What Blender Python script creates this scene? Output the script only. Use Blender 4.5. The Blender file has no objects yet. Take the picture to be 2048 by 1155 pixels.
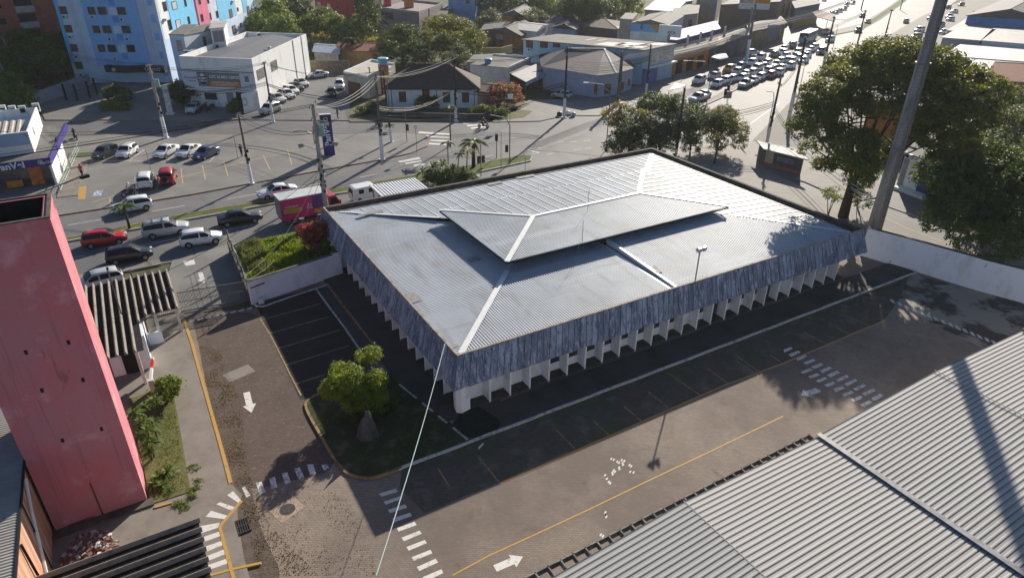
import bpy, bmesh, math, random
from mathutils import Vector, Matrix, noise as mnoise
random.seed(7)
SC = bpy.context.scene
COL = SC.collection
# ------------------------------------------------------------------ camera
F_PX = 1327.46
YAW, PITCH, ROLL = math.radians(59.136), math.radians(28.498), math.radians(.7283)
CAM = Vector((-14.753, -31.231, 28.03))
fw = Vector((math.cos(YAW)*math.cos(PITCH), math.sin(YAW)*math.cos(PITCH), -math.sin(PITCH)))
rt0 = Vector((math.sin(YAW), -math.cos(YAW), 0)); up0 = rt0.cross(fw)
rt = math.cos(ROLL)*rt0 + math.sin(ROLL)*up0
up = -math.sin(ROLL)*rt0 + math.cos(ROLL)*up0
cd = bpy.data.cameras.new('camera'); cam = bpy.data.objects.new('camera', cd); COL.objects.link(cam)
cd.sensor_width = 36; cd.lens = 36*F_PX/2048; cd.clip_end = 4000; cd.clip_start = .5
cam.matrix_world = Matrix.Translation(CAM) @ Matrix((rt, up, -fw)).transposed().to_4x4()
SC.camera = cam
# ------------------------------------------------------------------ sky, sun, exposure
SUN_AZ, SUN_EL = 39.2, 23.3
w = bpy.data.worlds.new('World'); SC.world = w; w.use_nodes = True
nt = w.node_tree; bg = nt.nodes['Background']
sky = nt.nodes.new('ShaderNodeTexSky'); sky.sky_type = 'NISHITA'; sky.sun_disc = False
sky.sun_elevation = math.radians(SUN_EL); sky.sun_rotation = math.radians(90-SUN_AZ)
sky.air_density = 1.0; sky.dust_density = 1.0; sky.ozone_density = 4
nt.links.new(sky.outputs[0], bg.inputs[0]); bg.inputs[1].default_value = 0.060
sd = bpy.data.lights.new('sun', 'SUN'); sun = bpy.data.objects.new('sun', sd); COL.objects.link(sun)
sd.energy = 5.0; sd.angle = math.radians(.5); sd.color = (1.0, .91, .78)
sv = Vector((math.cos(math.radians(SUN_AZ))*math.cos(math.radians(SUN_EL)), math.sin(math.radians(SUN_AZ))*math.cos(math.radians(SUN_EL)), math.sin(math.radians(SUN_EL))))
sun.rotation_euler = sv.to_track_quat('Z', 'Y').to_euler()
SC.view_settings.view_transform = 'Standard'; SC.view_settings.look = 'None'
SC.view_settings.exposure = 0.62; SC.view_settings.gamma = 1

# ------------------------------------------------------------------ surveying helpers: photograph pixel -> real place
def G(px, py, z=0.0):
    d = fw + rt*((px-1024)/F_PX) - up*((py-577.5)/F_PX)
    return CAM + d*((z-CAM.z)/d.z)
def PX(p):
    d = Vector(p)-CAM; zz = d.dot(fw)
    return (1024+F_PX*d.dot(rt)/zz, 577.5-F_PX*d.dot(up)/zz)
def HT(bx, by, ty, z=0.0):
    p = G(bx, by, z); lo, hi = z, z+60
    for _ in range(40):
        m = (lo+hi)/2
        if PX((p.x, p.y, m))[1] > ty: lo = m
        else: hi = m
    return lo-z
def V(*a): return Vector(a)

# ------------------------------------------------------------------ materials
MATS = {}
def mat(name, col, rough=.8, var=.18, scale=1.5, spec=.3, metal=0, col2=None, bump=0, stretch=(1, 1, 1), detail=6, thr=None, alpha=None):
    if name in MATS: return MATS[name]
    m = bpy.data.materials.new(name); m.use_nodes = True; n = m.node_tree; b = n.nodes['Principled BSDF']
    b.inputs['Roughness'].default_value = rough; b.inputs['Metallic'].default_value = metal
    b.inputs['Specular IOR Level'].default_value = spec
    if var or col2:
        tc = n.nodes.new('ShaderNodeTexCoord'); mp = n.nodes.new('ShaderNodeMapping'); mp.inputs['Scale'].default_value = stretch
        n.links.new(tc.outputs['Object'], mp.inputs[0])
        t = n.nodes.new('ShaderNodeTexNoise'); t.inputs['Scale'].default_value = scale; t.inputs['Detail'].default_value = detail; t.inputs['Roughness'].default_value = .62
        n.links.new(mp.outputs[0], t.inputs[0])
        r = n.nodes.new('ShaderNodeValToRGB'); n.links.new(t.outputs[0], r.inputs[0])
        c2 = col2 if col2 else tuple(min(1, c*(1+var)) for c in col)
        c1 = col if col2 else tuple(c*(1-var) for c in col)
        r.color_ramp.elements[0].color = (*c1, 1); r.color_ramp.elements[1].color = (*c2, 1)
        lo, hi = thr if thr else (.36, .64)
        r.color_ramp.elements[0].position = lo; r.color_ramp.elements[1].position = hi
        n.links.new(r.outputs[0], b.inputs['Base Color'])
        if bump:
            bp = n.nodes.new('ShaderNodeBump'); bp.inputs['Strength'].default_value = bump; bp.inputs['Distance'].default_value = .05
            n.links.new(t.outputs[0], bp.inputs['Height']); n.links.new(bp.outputs[0], b.inputs['Normal'])
    else: b.inputs['Base Color'].default_value = (*col, 1)
    MATS[name] = m; return m
def layered(name, rough, layers, spec=.25, base=(.3, .3, .3), bump=None, brick=None):
    """layers: (colour, noise scale, stretch, lo, hi, opacity, seed) laid one over another as stains and patches"""
    m = bpy.data.materials.new(name); m.use_nodes = True; n = m.node_tree; b = n.nodes['Principled BSDF']; L = n.links.new
    b.inputs['Roughness'].default_value = rough; b.inputs['Specular IOR Level'].default_value = spec
    tc = n.nodes.new('ShaderNodeTexCoord')
    rgb = n.nodes.new('ShaderNodeRGB'); rgb.outputs[0].default_value = (*base, 1); cur = rgb.outputs[0]
    if brick:
        c1, c2, cm, sc, bw, rh, ms, rot = brick
        mp = n.nodes.new('ShaderNodeMapping'); mp.inputs['Rotation'].default_value = (0, 0, rot); L(tc.outputs['Object'], mp.inputs[0])
        bt = n.nodes.new('ShaderNodeTexBrick'); L(mp.outputs[0], bt.inputs[0])
        bt.inputs['Color1'].default_value = (*c1, 1); bt.inputs['Color2'].default_value = (*c2, 1); bt.inputs['Mortar'].default_value = (*cm, 1)
        bt.inputs['Scale'].default_value = sc; bt.inputs['Brick Width'].default_value = bw; bt.inputs['Row Height'].default_value = rh; bt.inputs['Mortar Size'].default_value = ms
        cur = bt.outputs[0]
    last = None
    for (c, sc, st, lo, hi, op, seed) in layers:
        mp = n.nodes.new('ShaderNodeMapping'); mp.inputs['Scale'].default_value = st; mp.inputs['Location'].default_value = (seed*7.3, seed*3.1, seed*1.7)
        L(tc.outputs['Object'], mp.inputs[0])
        t = n.nodes.new('ShaderNodeTexNoise'); t.inputs['Scale'].default_value = sc; t.inputs['Detail'].default_value = 7; t.inputs['Roughness'].default_value = .65
        L(mp.outputs[0], t.inputs[0]); last = t
        mr = n.nodes.new('ShaderNodeMapRange'); mr.inputs[1].default_value = lo; mr.inputs[2].default_value = hi; mr.inputs[4].default_value = op
        L(t.outputs[0], mr.inputs[0])
        mx = n.nodes.new('ShaderNodeMix'); mx.data_type = 'RGBA'; L(mr.outputs[0], mx.inputs[0]); L(cur, mx.inputs[6]); mx.inputs[7].default_value = (*c, 1)
        cur = mx.outputs[2]
    L(cur, b.inputs['Base Color'])
    if bump and last:
        bp = n.nodes.new('ShaderNodeBump'); bp.inputs['Strength'].default_value = bump; bp.inputs['Distance'].default_value = .03
        L(last.outputs[0], bp.inputs['Height']); L(bp.outputs[0], b.inputs['Normal'])
    MATS[name] = m; return m
S1 = (1, 1, 1)

# ------------------------------------------------------------------ mesh builder
class MB:
    def __init__(s): s.v = []; s.f = []; s.sm = False; s.mi = []; s.cur = 0
    def face(s, pts):
        i = len(s.v); s.v += [tuple(p) for p in pts]; s.f.append(tuple(range(i, i+len(pts)))); s.mi.append(s.cur); return s
    def add(s, vs, fs):
        i = len(s.v); s.v += [tuple(p) for p in vs]; s.f += [tuple(a+i for a in f) for f in fs]; s.mi += [s.cur]*len(fs); return s
    def prism(s, poly, z0, z1):          # z0/z1: number or list per vertex
        n = len(poly)
        a = [(p[0], p[1], z0[k] if isinstance(z0, (list, tuple)) else z0) for k, p in enumerate(poly)]
        b = [(p[0], p[1], z1[k] if isinstance(z1, (list, tuple)) else z1) for k, p in enumerate(poly)]
        ar = sum(poly[k][0]*poly[(k+1) % n][1]-poly[(k+1) % n][0]*poly[k][1] for k in range(n))
        if ar < 0: a.reverse(); b.reverse()
        s.add(a+b, [tuple(reversed(range(n))), tuple(range(n, 2*n))]+[(k, (k+1) % n, n+(k+1) % n, n+k) for k in range(n)]); return s
    def sheet(s, poly, z):
        ar = sum(poly[k][0]*poly[(k+1) % len(poly)][1]-poly[(k+1) % len(poly)][0]*poly[k][1] for k in range(len(poly)))
        pts = [(p[0], p[1], z) for p in poly]
        if ar < 0: pts.reverse()
        return s.face(pts)
    def box(s, c, size, rz=0, M=None):
        x, y, z = [d/2 for d in size]
        pts = [Vector((i*x, j*y, k*z)) for k in (-1, 1) for j in (-1, 1) for i in (-1, 1)]
        R = Matrix.Rotation(rz, 3, 'Z') if M is None else M
        pts = [R @ p+Vector(c) for p in pts]
        return s.add(pts, [(0, 2, 3, 1), (4, 5, 7, 6), (0, 1, 5, 4), (2, 6, 7, 3), (0, 4, 6, 2), (1, 3, 7, 5)])
    def bar(s, a, b, w, h, upv=(0, 0, 1)):
        a = Vector(a); b = Vector(b); d = (b-a); L = d.length
        if L < 1e-5: return s
        d.normalize(); u = Vector(upv)
        if abs(d.dot(u)) > .98: u = Vector((1, 0, 0))
        r = d.cross(u).normalized(); u = r.cross(d)
        M = Matrix((d, -r, u)).transposed()
        return s.box((a+b)/2, (L, w, h), M=M)
    def tube(s, pts, r, n=6, cap=True):
        pts = [Vector(p) for p in pts]; rings = []; R = r if isinstance(r, (list, tuple)) else [r]*len(pts)
        base = len(s.v); fs = []
        for k, p in enumerate(pts):
            d = (pts[min(k+1, len(pts)-1)]-pts[max(k-1, 0)]).normalized()
            u = Vector((0, 0, 1)) if abs(d.z) < .95 else Vector((1, 0, 0))
            a = d.cross(u).normalized(); b = a.cross(d)
            for j in range(n):
                t = 2*math.pi*j/n; s.v.append(tuple(p+(a*math.cos(t)+b*math.sin(t))*R[k]))
        for k in range(len(pts)-1):
            for j in range(n):
                fs.append((base+k*n+j, base+k*n+(j+1) % n, base+(k+1)*n+(j+1) % n, base+(k+1)*n+j))
        if cap: fs.append(tuple(base+j for j in reversed(range(n)))); fs.append(tuple(base+(len(pts)-1)*n+j for j in range(n)))
        s.f += fs; s.mi += [s.cur]*len(fs); return s
    def ell(s, c, r, nu=10, nv=7):
        base = len(s.v); fs = []
        for i in range(nv+1):
            th = math.pi*i/nv
            for j in range(nu):
                ph = 2*math.pi*j/nu
                s.v.append((c[0]+r[0]*math.sin(th)*math.cos(ph), c[1]+r[1]*math.sin(th)*math.sin(ph), c[2]+r[2]*math.cos(th)))
        for i in range(nv):
            for j in range(nu):
                fs.append((base+i*nu+j, base+(i+1)*nu+j, base+(i+1)*nu+(j+1) % nu, base+i*nu+(j+1) % nu))
        s.f += fs; s.mi += [s.cur]*len(fs); return s
    def build(s, name, m, parent=None, smooth=False):
        me = bpy.data.meshes.new(name); me.from_pydata(s.v, [], s.f)
        ms = m if isinstance(m, (list, tuple)) else [m]
        for q in ms: me.materials.append(q)
        if len(ms) > 1: me.polygons.foreach_set('material_index', s.mi)
        if smooth or s.sm: me.polygons.foreach_set('use_smooth', [True]*len(me.polygons))
        me.update()
        o = bpy.data.objects.new(name, me); COL.objects.link(o)
        if parent is not None:
            o.parent = parent
            o.matrix_parent_inverse = parent.matrix_basis.inverted()
        return o
def tag(o, label=None, cat=None, group=None, kind=None):
    if label: o['label'] = label
    if cat: o['category'] = cat
    if group: o['group'] = group
    if kind: o['kind'] = kind
    return o
def thing(name, label, cat, loc=(0, 0, 0), rz=0, group=None):
    o = bpy.data.objects.new(name, None); COL.objects.link(o); o.location = loc; o.rotation_euler = (0, 0, rz)
    o.empty_display_size = .3
    return tag(o, label, cat, group)
def struct(o): o['kind'] = 'structure'; return o
def kids(o): return [c for c in COL.objects if c.parent == o]
KID = {}
def copy_tree(o, loc, rz=0, label=None, sub=None, par=None):
    """copy of a thing with copies of its parts and their sub-parts; sub swaps materials"""
    if o.name not in KID: KID[o.name] = [c for c in COL.objects if c.parent == o]
    c = o.copy(); COL.objects.link(c)
    if sub and c.data and any(m in sub for m in c.data.materials):
        key = (c.data.name, tuple(sorted((a.name, b.name) for a, b in sub.items())))
        if key not in SWAP:
            d = c.data.copy()
            for i, m in enumerate(d.materials):
                if m in sub: d.materials[i] = sub[m]
            SWAP[key] = d
        c.data = SWAP[key]
    if par is None:
        c.location = loc; c.rotation_euler = (0, 0, rz)
        if label: c['label'] = label
    else: c.parent = par
    for k in KID[o.name]: copy_tree(k, None, 0, None, sub, c)
    return c
SWAP = {}
def P2(*pts): return [tuple(G(*p))[:2] for p in pts]

# corrugated sheet lying on the plane through a convex 3-D polygon; run = 'x' or 'y' is the direction of the ribs
def corr(mb, poly, run, pitch, prof):
    poly = [Vector(p) for p in poly]
    nrm = Vector((0, 0, 0))
    for k in range(len(poly)): nrm += poly[k].cross(poly[(k+1) % len(poly)])
    nrm.normalize(); d0 = nrm.dot(poly[0])
    zf = lambda x, y: (d0-nrm.x*x-nrm.y*y)/nrm.z
    ui, vi = (1, 0) if run == 'x' else (0, 1)
    us = [p[ui] for p in poly]; u0, u1 = min(us), max(us)
    def span(u):
        r = []
        for k in range(len(poly)):
            a, b = poly[k], poly[(k+1) % len(poly)]
            if (a[ui]-u)*(b[ui]-u) <= 0 and abs(a[ui]-b[ui]) > 1e-9:
                t = (u-a[ui])/(b[ui]-a[ui]); r.append(a[vi]+t*(b[vi]-a[vi]))
        return (min(r), max(r)) if r else None
    seq = []; k = math.floor(u0/pitch)
    while k*pitch < u1:
        for (f, h) in prof:
            u = (k+f)*pitch
            if u0+1e-4 < u < u1-1e-4: seq.append((u, h))
        k += 1
    seq = [(u0+1e-4, 0)]+seq+[(u1-1e-4, 0)]
    base = len(mb.v); cnt = 0
    for (u, h) in seq:
        sp = span(u)
        if not sp: continue
        for vv in sp:
            x, y = (vv, u) if run == 'x' else (u, vv)
            mb.v.append((x, y, zf(x, y)+h))
        cnt += 1
    for k in range(cnt-1):
        a = base+2*k
        f = (a, a+1, a+3, a+2) if run == 'x' else (a, a+2, a+3, a+1)
        f = (a, a+1, a+3, a+2) if run == 'x' else (a+1, a, a+2, a+3)
        mb.f.append(f); mb.mi.append(mb.cur)
SINE = [(i/8, .5*(1+math.cos(2*math.pi*i/8))) for i in range(8)]
def prof(h, kind='sine'):
    if kind == 'sine': return [(f, a*h) for f, a in SINE]
    if kind == 'trap': return [(0, 0), (.3, 0), (.45, h), (.8, h), (.95, 0)]
def strip(mb, a, b, w, z, z1=None):   # painted line on the ground
    a = Vector((a[0], a[1], 0)); b = Vector((b[0], b[1], 0)); d = (b-a).normalized(); n = Vector((-d.y, d.x, 0))*w/2
    if z1 is None: mb.face([(q.x, q.y, z) for q in (a-n, b-n, b+n, a+n)])
    else: mb.prism([(a-n)[:2], (b-n)[:2], (b+n)[:2], (a+n)[:2]], z, z1)
# ================================================================== GROUND, ROADS, PAVING
M_earth = layered('urban_earth', .95, [((.06, .085, .03), .05, S1, .42, .6, .9, 1), ((.15, .13, .09), .3, S1, .55, .75, .6, 2)], base=(.10, .10, .06))
M_asph = layered('asphalt', .74, [((.20, .195, .19), .12, S1, .4, .65, .8, 1), ((.095, .095, .098), .35, (1, .25, 1), .52, .75, .6, 2), ((.24, .235, .23), 25, S1, .5, .8, .35, 3)], base=(.14, .14, .143), spec=.22, bump=.15)
M_asph2 = layered('worn_asphalt', .75, [((.27, .26, .24), .2, S1, .4, .65, .8, 4), ((.15, .145, .138), .5, S1, .52, .75, .6, 5), ((.33, .32, .29), 20, S1, .55, .8, .4, 3)], base=(.20, .193, .184), spec=.18, bump=.15)
M_pave = layered('interlocking_pavers', .85, [((.13, .105, .092), .11, S1, .42, .62, .7, 1), ((.35, .29, .23), .45, S1, .55, .78, .4, 7), ((.09, .075, .066), 1.3, S1, .60, .74, .5, 3), ((.06, .055, .05), .5, (1, .25, 1), .64, .72, .5, 13), ((.42, .36, .27), 9, S1, .64, .8, .5, 9)],
    brick=((.31, .255, .21), (.25, .205, .168), (.16, .13, .105), 1, .24, .12, .010, .5), bump=.25)
M_leaflit = layered('leaf_litter', .95, [((.085, .068, .055), 1.2, S1, .45, .6, .8, 1), ((.26, .205, .13), 11, (1, 2.5, 1), .56, .64, .8, 2), ((.07, .055, .045), 17, (2, 1, 1), .56, .64, .8, 4)], base=(.125, .10, .085), bump=.4)
M_conc = layered('old_concrete', .85, [((.16, .14, .12), .5, S1, .45, .65, .7, 1), ((.33, .30, .26), 2.5, S1, .55, .75, .5, 2), ((.10, .095, .085), 6, S1, .62, .75, .6, 5)], base=(.25, .225, .195), bump=.15)
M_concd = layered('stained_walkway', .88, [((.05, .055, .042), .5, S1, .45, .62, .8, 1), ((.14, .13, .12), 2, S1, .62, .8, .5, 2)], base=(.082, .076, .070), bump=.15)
M_grass = layered('lawn_grass', .95, [((.12, .15, .03), .8, S1, .42, .6, .8, 1), ((.16, .13, .07), 1.7, S1, .55, .72, .7, 2), ((.03, .05, .012), 9, S1, .5, .8, .7, 5)], base=(.07, .105, .025), bump=.5)
M_grassd = layered('thin_lawn', .95, [((.06, .072, .035), .8, S1, .42, .6, .8, 1), ((.16, .125, .09), 1.1, S1, .50, .66, .8, 2), ((.02, .03, .01), 9, S1, .5, .8, .6, 5)], base=(.05, .06, .028), bump=.5)
M_grasst = layered('trodden_lawn', .95, [((.17, .16, .06), .9, S1, .42, .6, .8, 1), ((.22, .19, .12), 1.7, S1, .55, .72, .8, 2), ((.06, .08, .02), 8, S1, .55, .8, .7, 5)], base=(.12, .13, .045), bump=.5)
M_white = layered('worn_white_paint', .7, [((.22, .20, .18), 5, S1, .56, .68, .8, 1)], base=(.68, .67, .63))
M_whiteth = layered('flaking_white_paint', .7, [((.16, .15, .13), 6, S1, .50, .62, .85, 1)], base=(.66, .65, .63))
M_yell = layered('worn_yellow_paint', .7, [((.20, .15, .10), 4, S1, .56, .70, .8, 1)], base=(.50, .30, .08))
M_yellf = layered('flaking_yellow_paint', .7, [((.13, .10, .08), 5, S1, .42, .62, .92, 1)], base=(.42, .28, .10))
M_kerb = layered('kerb_stone', .8, [((.16, .15, .13), 3, S1, .5, .7, .7, 1)], base=(.42, .39, .35))
M_kerbw = layered('whitewashed_kerb', .8, [((.14, .13, .12), 3.5, S1, .52, .66, .85, 1)], base=(.55, .54, .52))
M_kerby = layered('yellow_kerb', .8, [((.14, .10, .07), 2.5, S1, .46, .62, .85, 1)], base=(.36, .235, .10))

g = MB(); N = 24; X0, X1, Y0, Y1 = -900, 1500, -500, 1900
for i in range(N):
    for j in range(N):
        xs = [X0+(X1-X0)*k/N for k in (i, i+1)]; ys = [Y0+(Y1-Y0)*k/N for k in (j, j+1)]
        g.sheet([(xs[0], ys[0]), (xs[1], ys[0]), (xs[1], ys[1]), (xs[0], ys[1])], -.06)
struct(g.build('ground', M_earth))
# --- street along the back of the plot, the junction and the side street: one asphalt sheet
g = MB()
g.sheet([(-140, 33.4), (46, 33.4), (46, -90), (72, -90), (70, 20), (67, 33), (114, 55), (168, 79), (300, 138), (430, 196), (400, 262), (278, 200), (150, 130), (102, 100), (68, 72), (58, 63), (50, 66), (22, 79), (0, 96), (-140, 140)], 0)
struct(g.build('road', M_asph))
def slab(name, poly, z, m, z0=-.05):
    g = MB(); g.prism(poly, z0, z); return struct(g.build(name, m))
def flat(name, poly, z, m):
    g = MB(); g.sheet(poly, z); return struct(g.build(name, m))
# chemist forecourt between the two streets
slab('forecourt', [(-60, 51.7), (-9.6, 51.7), (6.4, 53.2), (15, 53.8), (19.5, 54.6), (23, 56.6), (25, 60), (24.6, 63), (22.5, 65.2), (14, 68.6), (4, 73.5), (-8, 80.5), (-16, 84.6), (-21, 86), (-60, 99)], .10, M_asph2)
slab('pavement_corner', P2((700, 283), (742, 268), (800, 290), (846, 300), (842, 292), (852, 288), (840, 270), (790, 285), (775, 318), (840, 312)), .11, M_conc) if False else None
# lawn and paths of the yards
slab('yard_paving', [(-70, -60), (46.2, -60), (47.2, -2), (45.5, 8), (44, 31.5), (-8.1, 26.5), (-8.1, 20.4), (-14.2, 22.6), (-14.2, 31), (-22, 33), (-70, 33)], .012, M_pave)
def curve(pts, n=6):     # Catmull-Rom through 2-D points
    pts = [Vector((p[0], p[1], 0)) for p in pts]; out = []
    for k in range(len(pts)-1):
        p0 = pts[max(k-1, 0)]; p1 = pts[k]; p2 = pts[k+1]; p3 = pts[min(k+2, len(pts)-1)]
        for i in range(n):
            t = i/n
            out.append(.5*((2*p1)+(p2-p0)*t+(2*p0-5*p1+4*p2-p3)*t*t+(3*p1-p0-3*p2+p3)*t**3))
    out.append(pts[-1]); return [(p.x, p.y) for p in out]
def ribbon(mb, pts, w, z0, z1):    # raised strip (kerb) or flat line along a polyline
    pts = [Vector((p[0], p[1], 0)) for p in pts]; L = []; Rr = []
    for k, p in enumerate(pts):
        d = (pts[min(k+1, len(pts)-1)]-pts[max(k-1, 0)]).normalized(); n = Vector((-d.y, d.x, 0))*w/2
        L.append(p+n); Rr.append(p-n)
    for k in range(len(pts)-1):
        a, b, c, d = Rr[k], Rr[k+1], L[k+1], L[k]
        mb.face([(q.x, q.y, z1) for q in (a, b, c, d)])
        if z1-z0 > .03:
            mb.face([(a.x, a.y, z0), (b.x, b.y, z0), (b.x, b.y, z1), (a.x, a.y, z1)])
            mb.face([(c.x, c.y, z0), (d.x, d.y, z0), (d.x, d.y, z1), (c.x, c.y, z1)])
    for k in (0, len(pts)-1):
        if z1-z0 > .03:
            a, c = Rr[k], L[k]; mb.face([(a.x, a.y, z0), (c.x, c.y, z0), (c.x, c.y, z1), (a.x, a.y, z1)])
YZ = .016     # top of the paint on the yard
# --- patch of leaf litter and dirt in the lane by the concrete path
flat('leaf_litter', curve(P2((395, 680), (430, 690), (470, 760), (480, 850), (500, 960), (520, 1050), (560, 1150), (500, 1155), (470, 990), (460, 940), (420, 800), (395, 680))), .0142, M_leaflit)
# --- concrete path and tower garden
slab('concrete_path', P2((262, 600), (368, 640), (420, 800), (462, 968), (484, 990), (468, 1040), (520, 1230), (0, 1400), (60, 1000), (300, 1010), (383, 985), (345, 780), (250, 800)), .10, M_conc)
slab('lawn', P2((258, 800), (345, 770), (383, 985), (304, 1010)), .14, M_grasst)
slab('gatehouse_path', P2((175, 610), (262, 560), (352, 560), (372, 640), (345, 790), (240, 810), (200, 700)), .105, M_conc)
# --- walkway round the office and planting island
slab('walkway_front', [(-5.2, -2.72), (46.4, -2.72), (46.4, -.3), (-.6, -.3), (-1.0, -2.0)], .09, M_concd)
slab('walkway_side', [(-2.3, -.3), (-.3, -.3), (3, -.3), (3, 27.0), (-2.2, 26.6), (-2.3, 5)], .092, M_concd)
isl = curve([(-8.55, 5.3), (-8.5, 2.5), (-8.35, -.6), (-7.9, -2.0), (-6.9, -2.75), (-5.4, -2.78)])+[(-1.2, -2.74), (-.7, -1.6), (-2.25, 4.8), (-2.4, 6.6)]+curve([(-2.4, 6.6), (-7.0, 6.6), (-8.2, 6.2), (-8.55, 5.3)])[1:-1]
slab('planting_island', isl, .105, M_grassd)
g = MB(); ribbon(g, curve([(-4.6, 6.65), (-7.0, 6.6), (-8.2, 6.2), (-8.55, 5.3), (-8.5, 2.5), (-8.35, -.6), (-7.9, -2.0), (-6.9, -2.75), (-5.2, -2.82)]), .16, -.02, .125); struct(g.build('yellow_kerb', M_kerby))
g = MB(); ribbon(g, [(-5.4+i*1.0, -2.82+.02*math.sin(i*1.3)) for i in range(53)], .17, -.02, .125)
ribbon(g, [(46.6, -2.82), (46.3, .8)], .12, -.02, .125)
struct(g.build('white_kerb', M_kerbw))
g = MB()
for (a, b) in ((0, .28), (.36, .52), (.60, .72), (.8, 1)):
    A = V(-2.25, 4.8, 0); B = V(-.72, -2.6, 0); ribbon(g, [(A.lerp(B, a))[:2], (A.lerp(B, b))[:2]], .13, 0, .125)
struct(g.build('broken_kerb', M_kerbw))
# left parking bays
slab('bay_strip', P2((636, 580), (655, 572), (745, 700), (740, 740)), .07, M_concd)
g = MB(); ribbon(g, P2((632, 578), (655, 610), (690, 657), (737, 725)), .12, -.02, .10); struct(g.build('white_kerb', M_kerbw))
g = MB(); ribbon(g, P2((655, 571), (690, 617), (740, 682), (757, 702)), .17, -.02, .12); ribbon(g, P2((655, 569), (632, 577)), .14, -.02, .12); struct(g.build('yellow_kerb', M_kerby))
g = MB(); ribbon(g, curve(P2((657, 570), (600, 588), (548, 606), (528, 613), (514, 612), (507, 606), (505, 600))), .15, -.02, .10); struct(g.build('white_kerb', M_kerbw))
flat('bay_surface', P2((510, 605), (636, 575), (737, 727), (640, 790), (600, 800)), .0148, layered('dark_left_bay', .9, [((.07, .062, .058), .8, S1, .5, .7, .6, 1)], base=(.040, .036, .034)))  # darker sheet laid over the left bay pavers
g = MB()
for a, b in (((522, 640), (641, 607)), ((538, 667), (658, 633)), ((555, 697), (680, 660)), ((572, 730), (698, 691)), ((590, 768), (650, 749))): strip(g, P2(a)[0], P2(b)[0], .09, YZ+.003)
ribbon(g, P2((520, 637), (540, 668), (560, 707), (580, 748), (602, 790)), .10, 0, YZ+.007)
struct(g.build('bay_lines', M_yellf))
# front bays: slanting lines between the white kerb and the long tan line
M_bay = layered('shade_dark_bay_pavers', .9, [((.085, .10, .05), .4, (.6, 1, 1), .46, .64, .8, 3), ((.21, .175, .145), .7, S1, .52, .70, .8, 1), ((.05, .043, .04), 3, S1, .5, .75, .6, 5)], brick=((.14, .118, .10), (.11, .095, .082), (.06, .05, .045), 1, .24, .12, .010, .5), bump=.4)  # pavers with real patches, darkened to carry the office shade in their colour
rb = random.Random(4)
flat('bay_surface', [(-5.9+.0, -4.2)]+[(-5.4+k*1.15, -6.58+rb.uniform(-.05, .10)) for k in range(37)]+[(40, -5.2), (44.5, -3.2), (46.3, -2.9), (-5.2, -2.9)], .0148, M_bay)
flat('lane_paving', curve(P2((385, 640), (520, 632), (612, 800), (668, 925), (560, 965), (505, 975), (462, 940), (425, 800), (385, 640))), .0135, layered('dark_lane_pavers', .9, [((.085, .066, .057), .45, S1, .42, .62, .6, 2), ((.235, .18, .14), 4, S1, .55, .68, .55, 6), ((.06, .05, .044), 13, S1, .56, .68, .7, 9), ((.27, .21, .15), 20, (1, 3, 1), .62, .68, .7, 12)], brick=((.155, .12, .10), (.125, .097, .082), (.06, .05, .042), 1, .24, .12, .010, .5), bump=.5))
flat('concrete_yard', P2((1765, 592), (1835, 545), (1880, 562), (2048, 604), (2140, 640), (2140, 720), (2000, 712), (1880, 655)), .0135, layered('stained_concrete_yard', .88, [((.055, .05, .045), .35, (1, 1, 1), .47, .56, .9, 2), ((.25, .22, .19), 2, S1, .6, .75, .5, 6)], base=(.30, .27, .23), bump=.2))
g = MB()
for k in range(17): x = 1778+k*14.5; y = 603+k*5.9; g.sheet(P2((x, y-6), (x+9, y-3), (x+14, y+5), (x+5, y+1)), .0185)
struct(g.build('hatched_marking', M_whiteth))
g = MB()
for a, b in (((876, 936), (901, 976)), ((956, 912), (1000, 966)), ((1112, 859), (1151, 898)), ((1186, 840), (1221, 873)), ((1248, 812), (1284, 843)), ((1297, 783), (1337, 815)), ((1335, 745), (1403, 792)), ((1413, 735), (1460, 770)), ((1470, 720), (1517, 752)), ((1475, 713), (1522, 745)), ((1540, 710), (1575, 733)), ((1607, 664), (1652, 687)), ((1672, 655), (1698, 668)), ((1690, 630), (1739, 652))):
    strip(g, P2(a)[0], P2(b)[0], .09, YZ+.003)
struct(g.build('bay_lines', M_yellf))
g = MB(); ribbon(g, P2((1000, 966), (1080, 932), (1160, 897), (1250, 858), (1340, 818), (1450, 770), (1566, 727), (1660, 687), (1770, 641)), .12, 0, YZ+.007); struct(g.build('yellow_line', M_yell))
g = MB(); ribbon(g, P2((905, 1150), (975, 1112), (1060, 1073), (1170, 1022), (1290, 964), (1400, 912), (1500, 864), (1566, 832)), .085, 0, YZ+.004)
struct(g.build('yellow_line', M_yell))
g = MB(); ribbon(g, P2((368, 640), (385, 690), (400, 745), (420, 815), (440, 885), (462, 968)), .2, 0, .125); struct(g.build('yellow_kerb', M_yell))
g = MB(); ribbon(g, P2((484, 1003), (440, 1055), (452, 1100), (470, 1165), (490, 1230)), .17, 0, .112); ribbon(g, P2((400, 1158), (465, 1140), (523, 1127)), .14, 0, .115); struct(g.build('yellow_line', M_yell))
g = MB(); ribbon(g, P2((310, 1017), (345, 1007)), .14, 0, .155); struct(g.build('yellow_line', M_yell))
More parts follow.
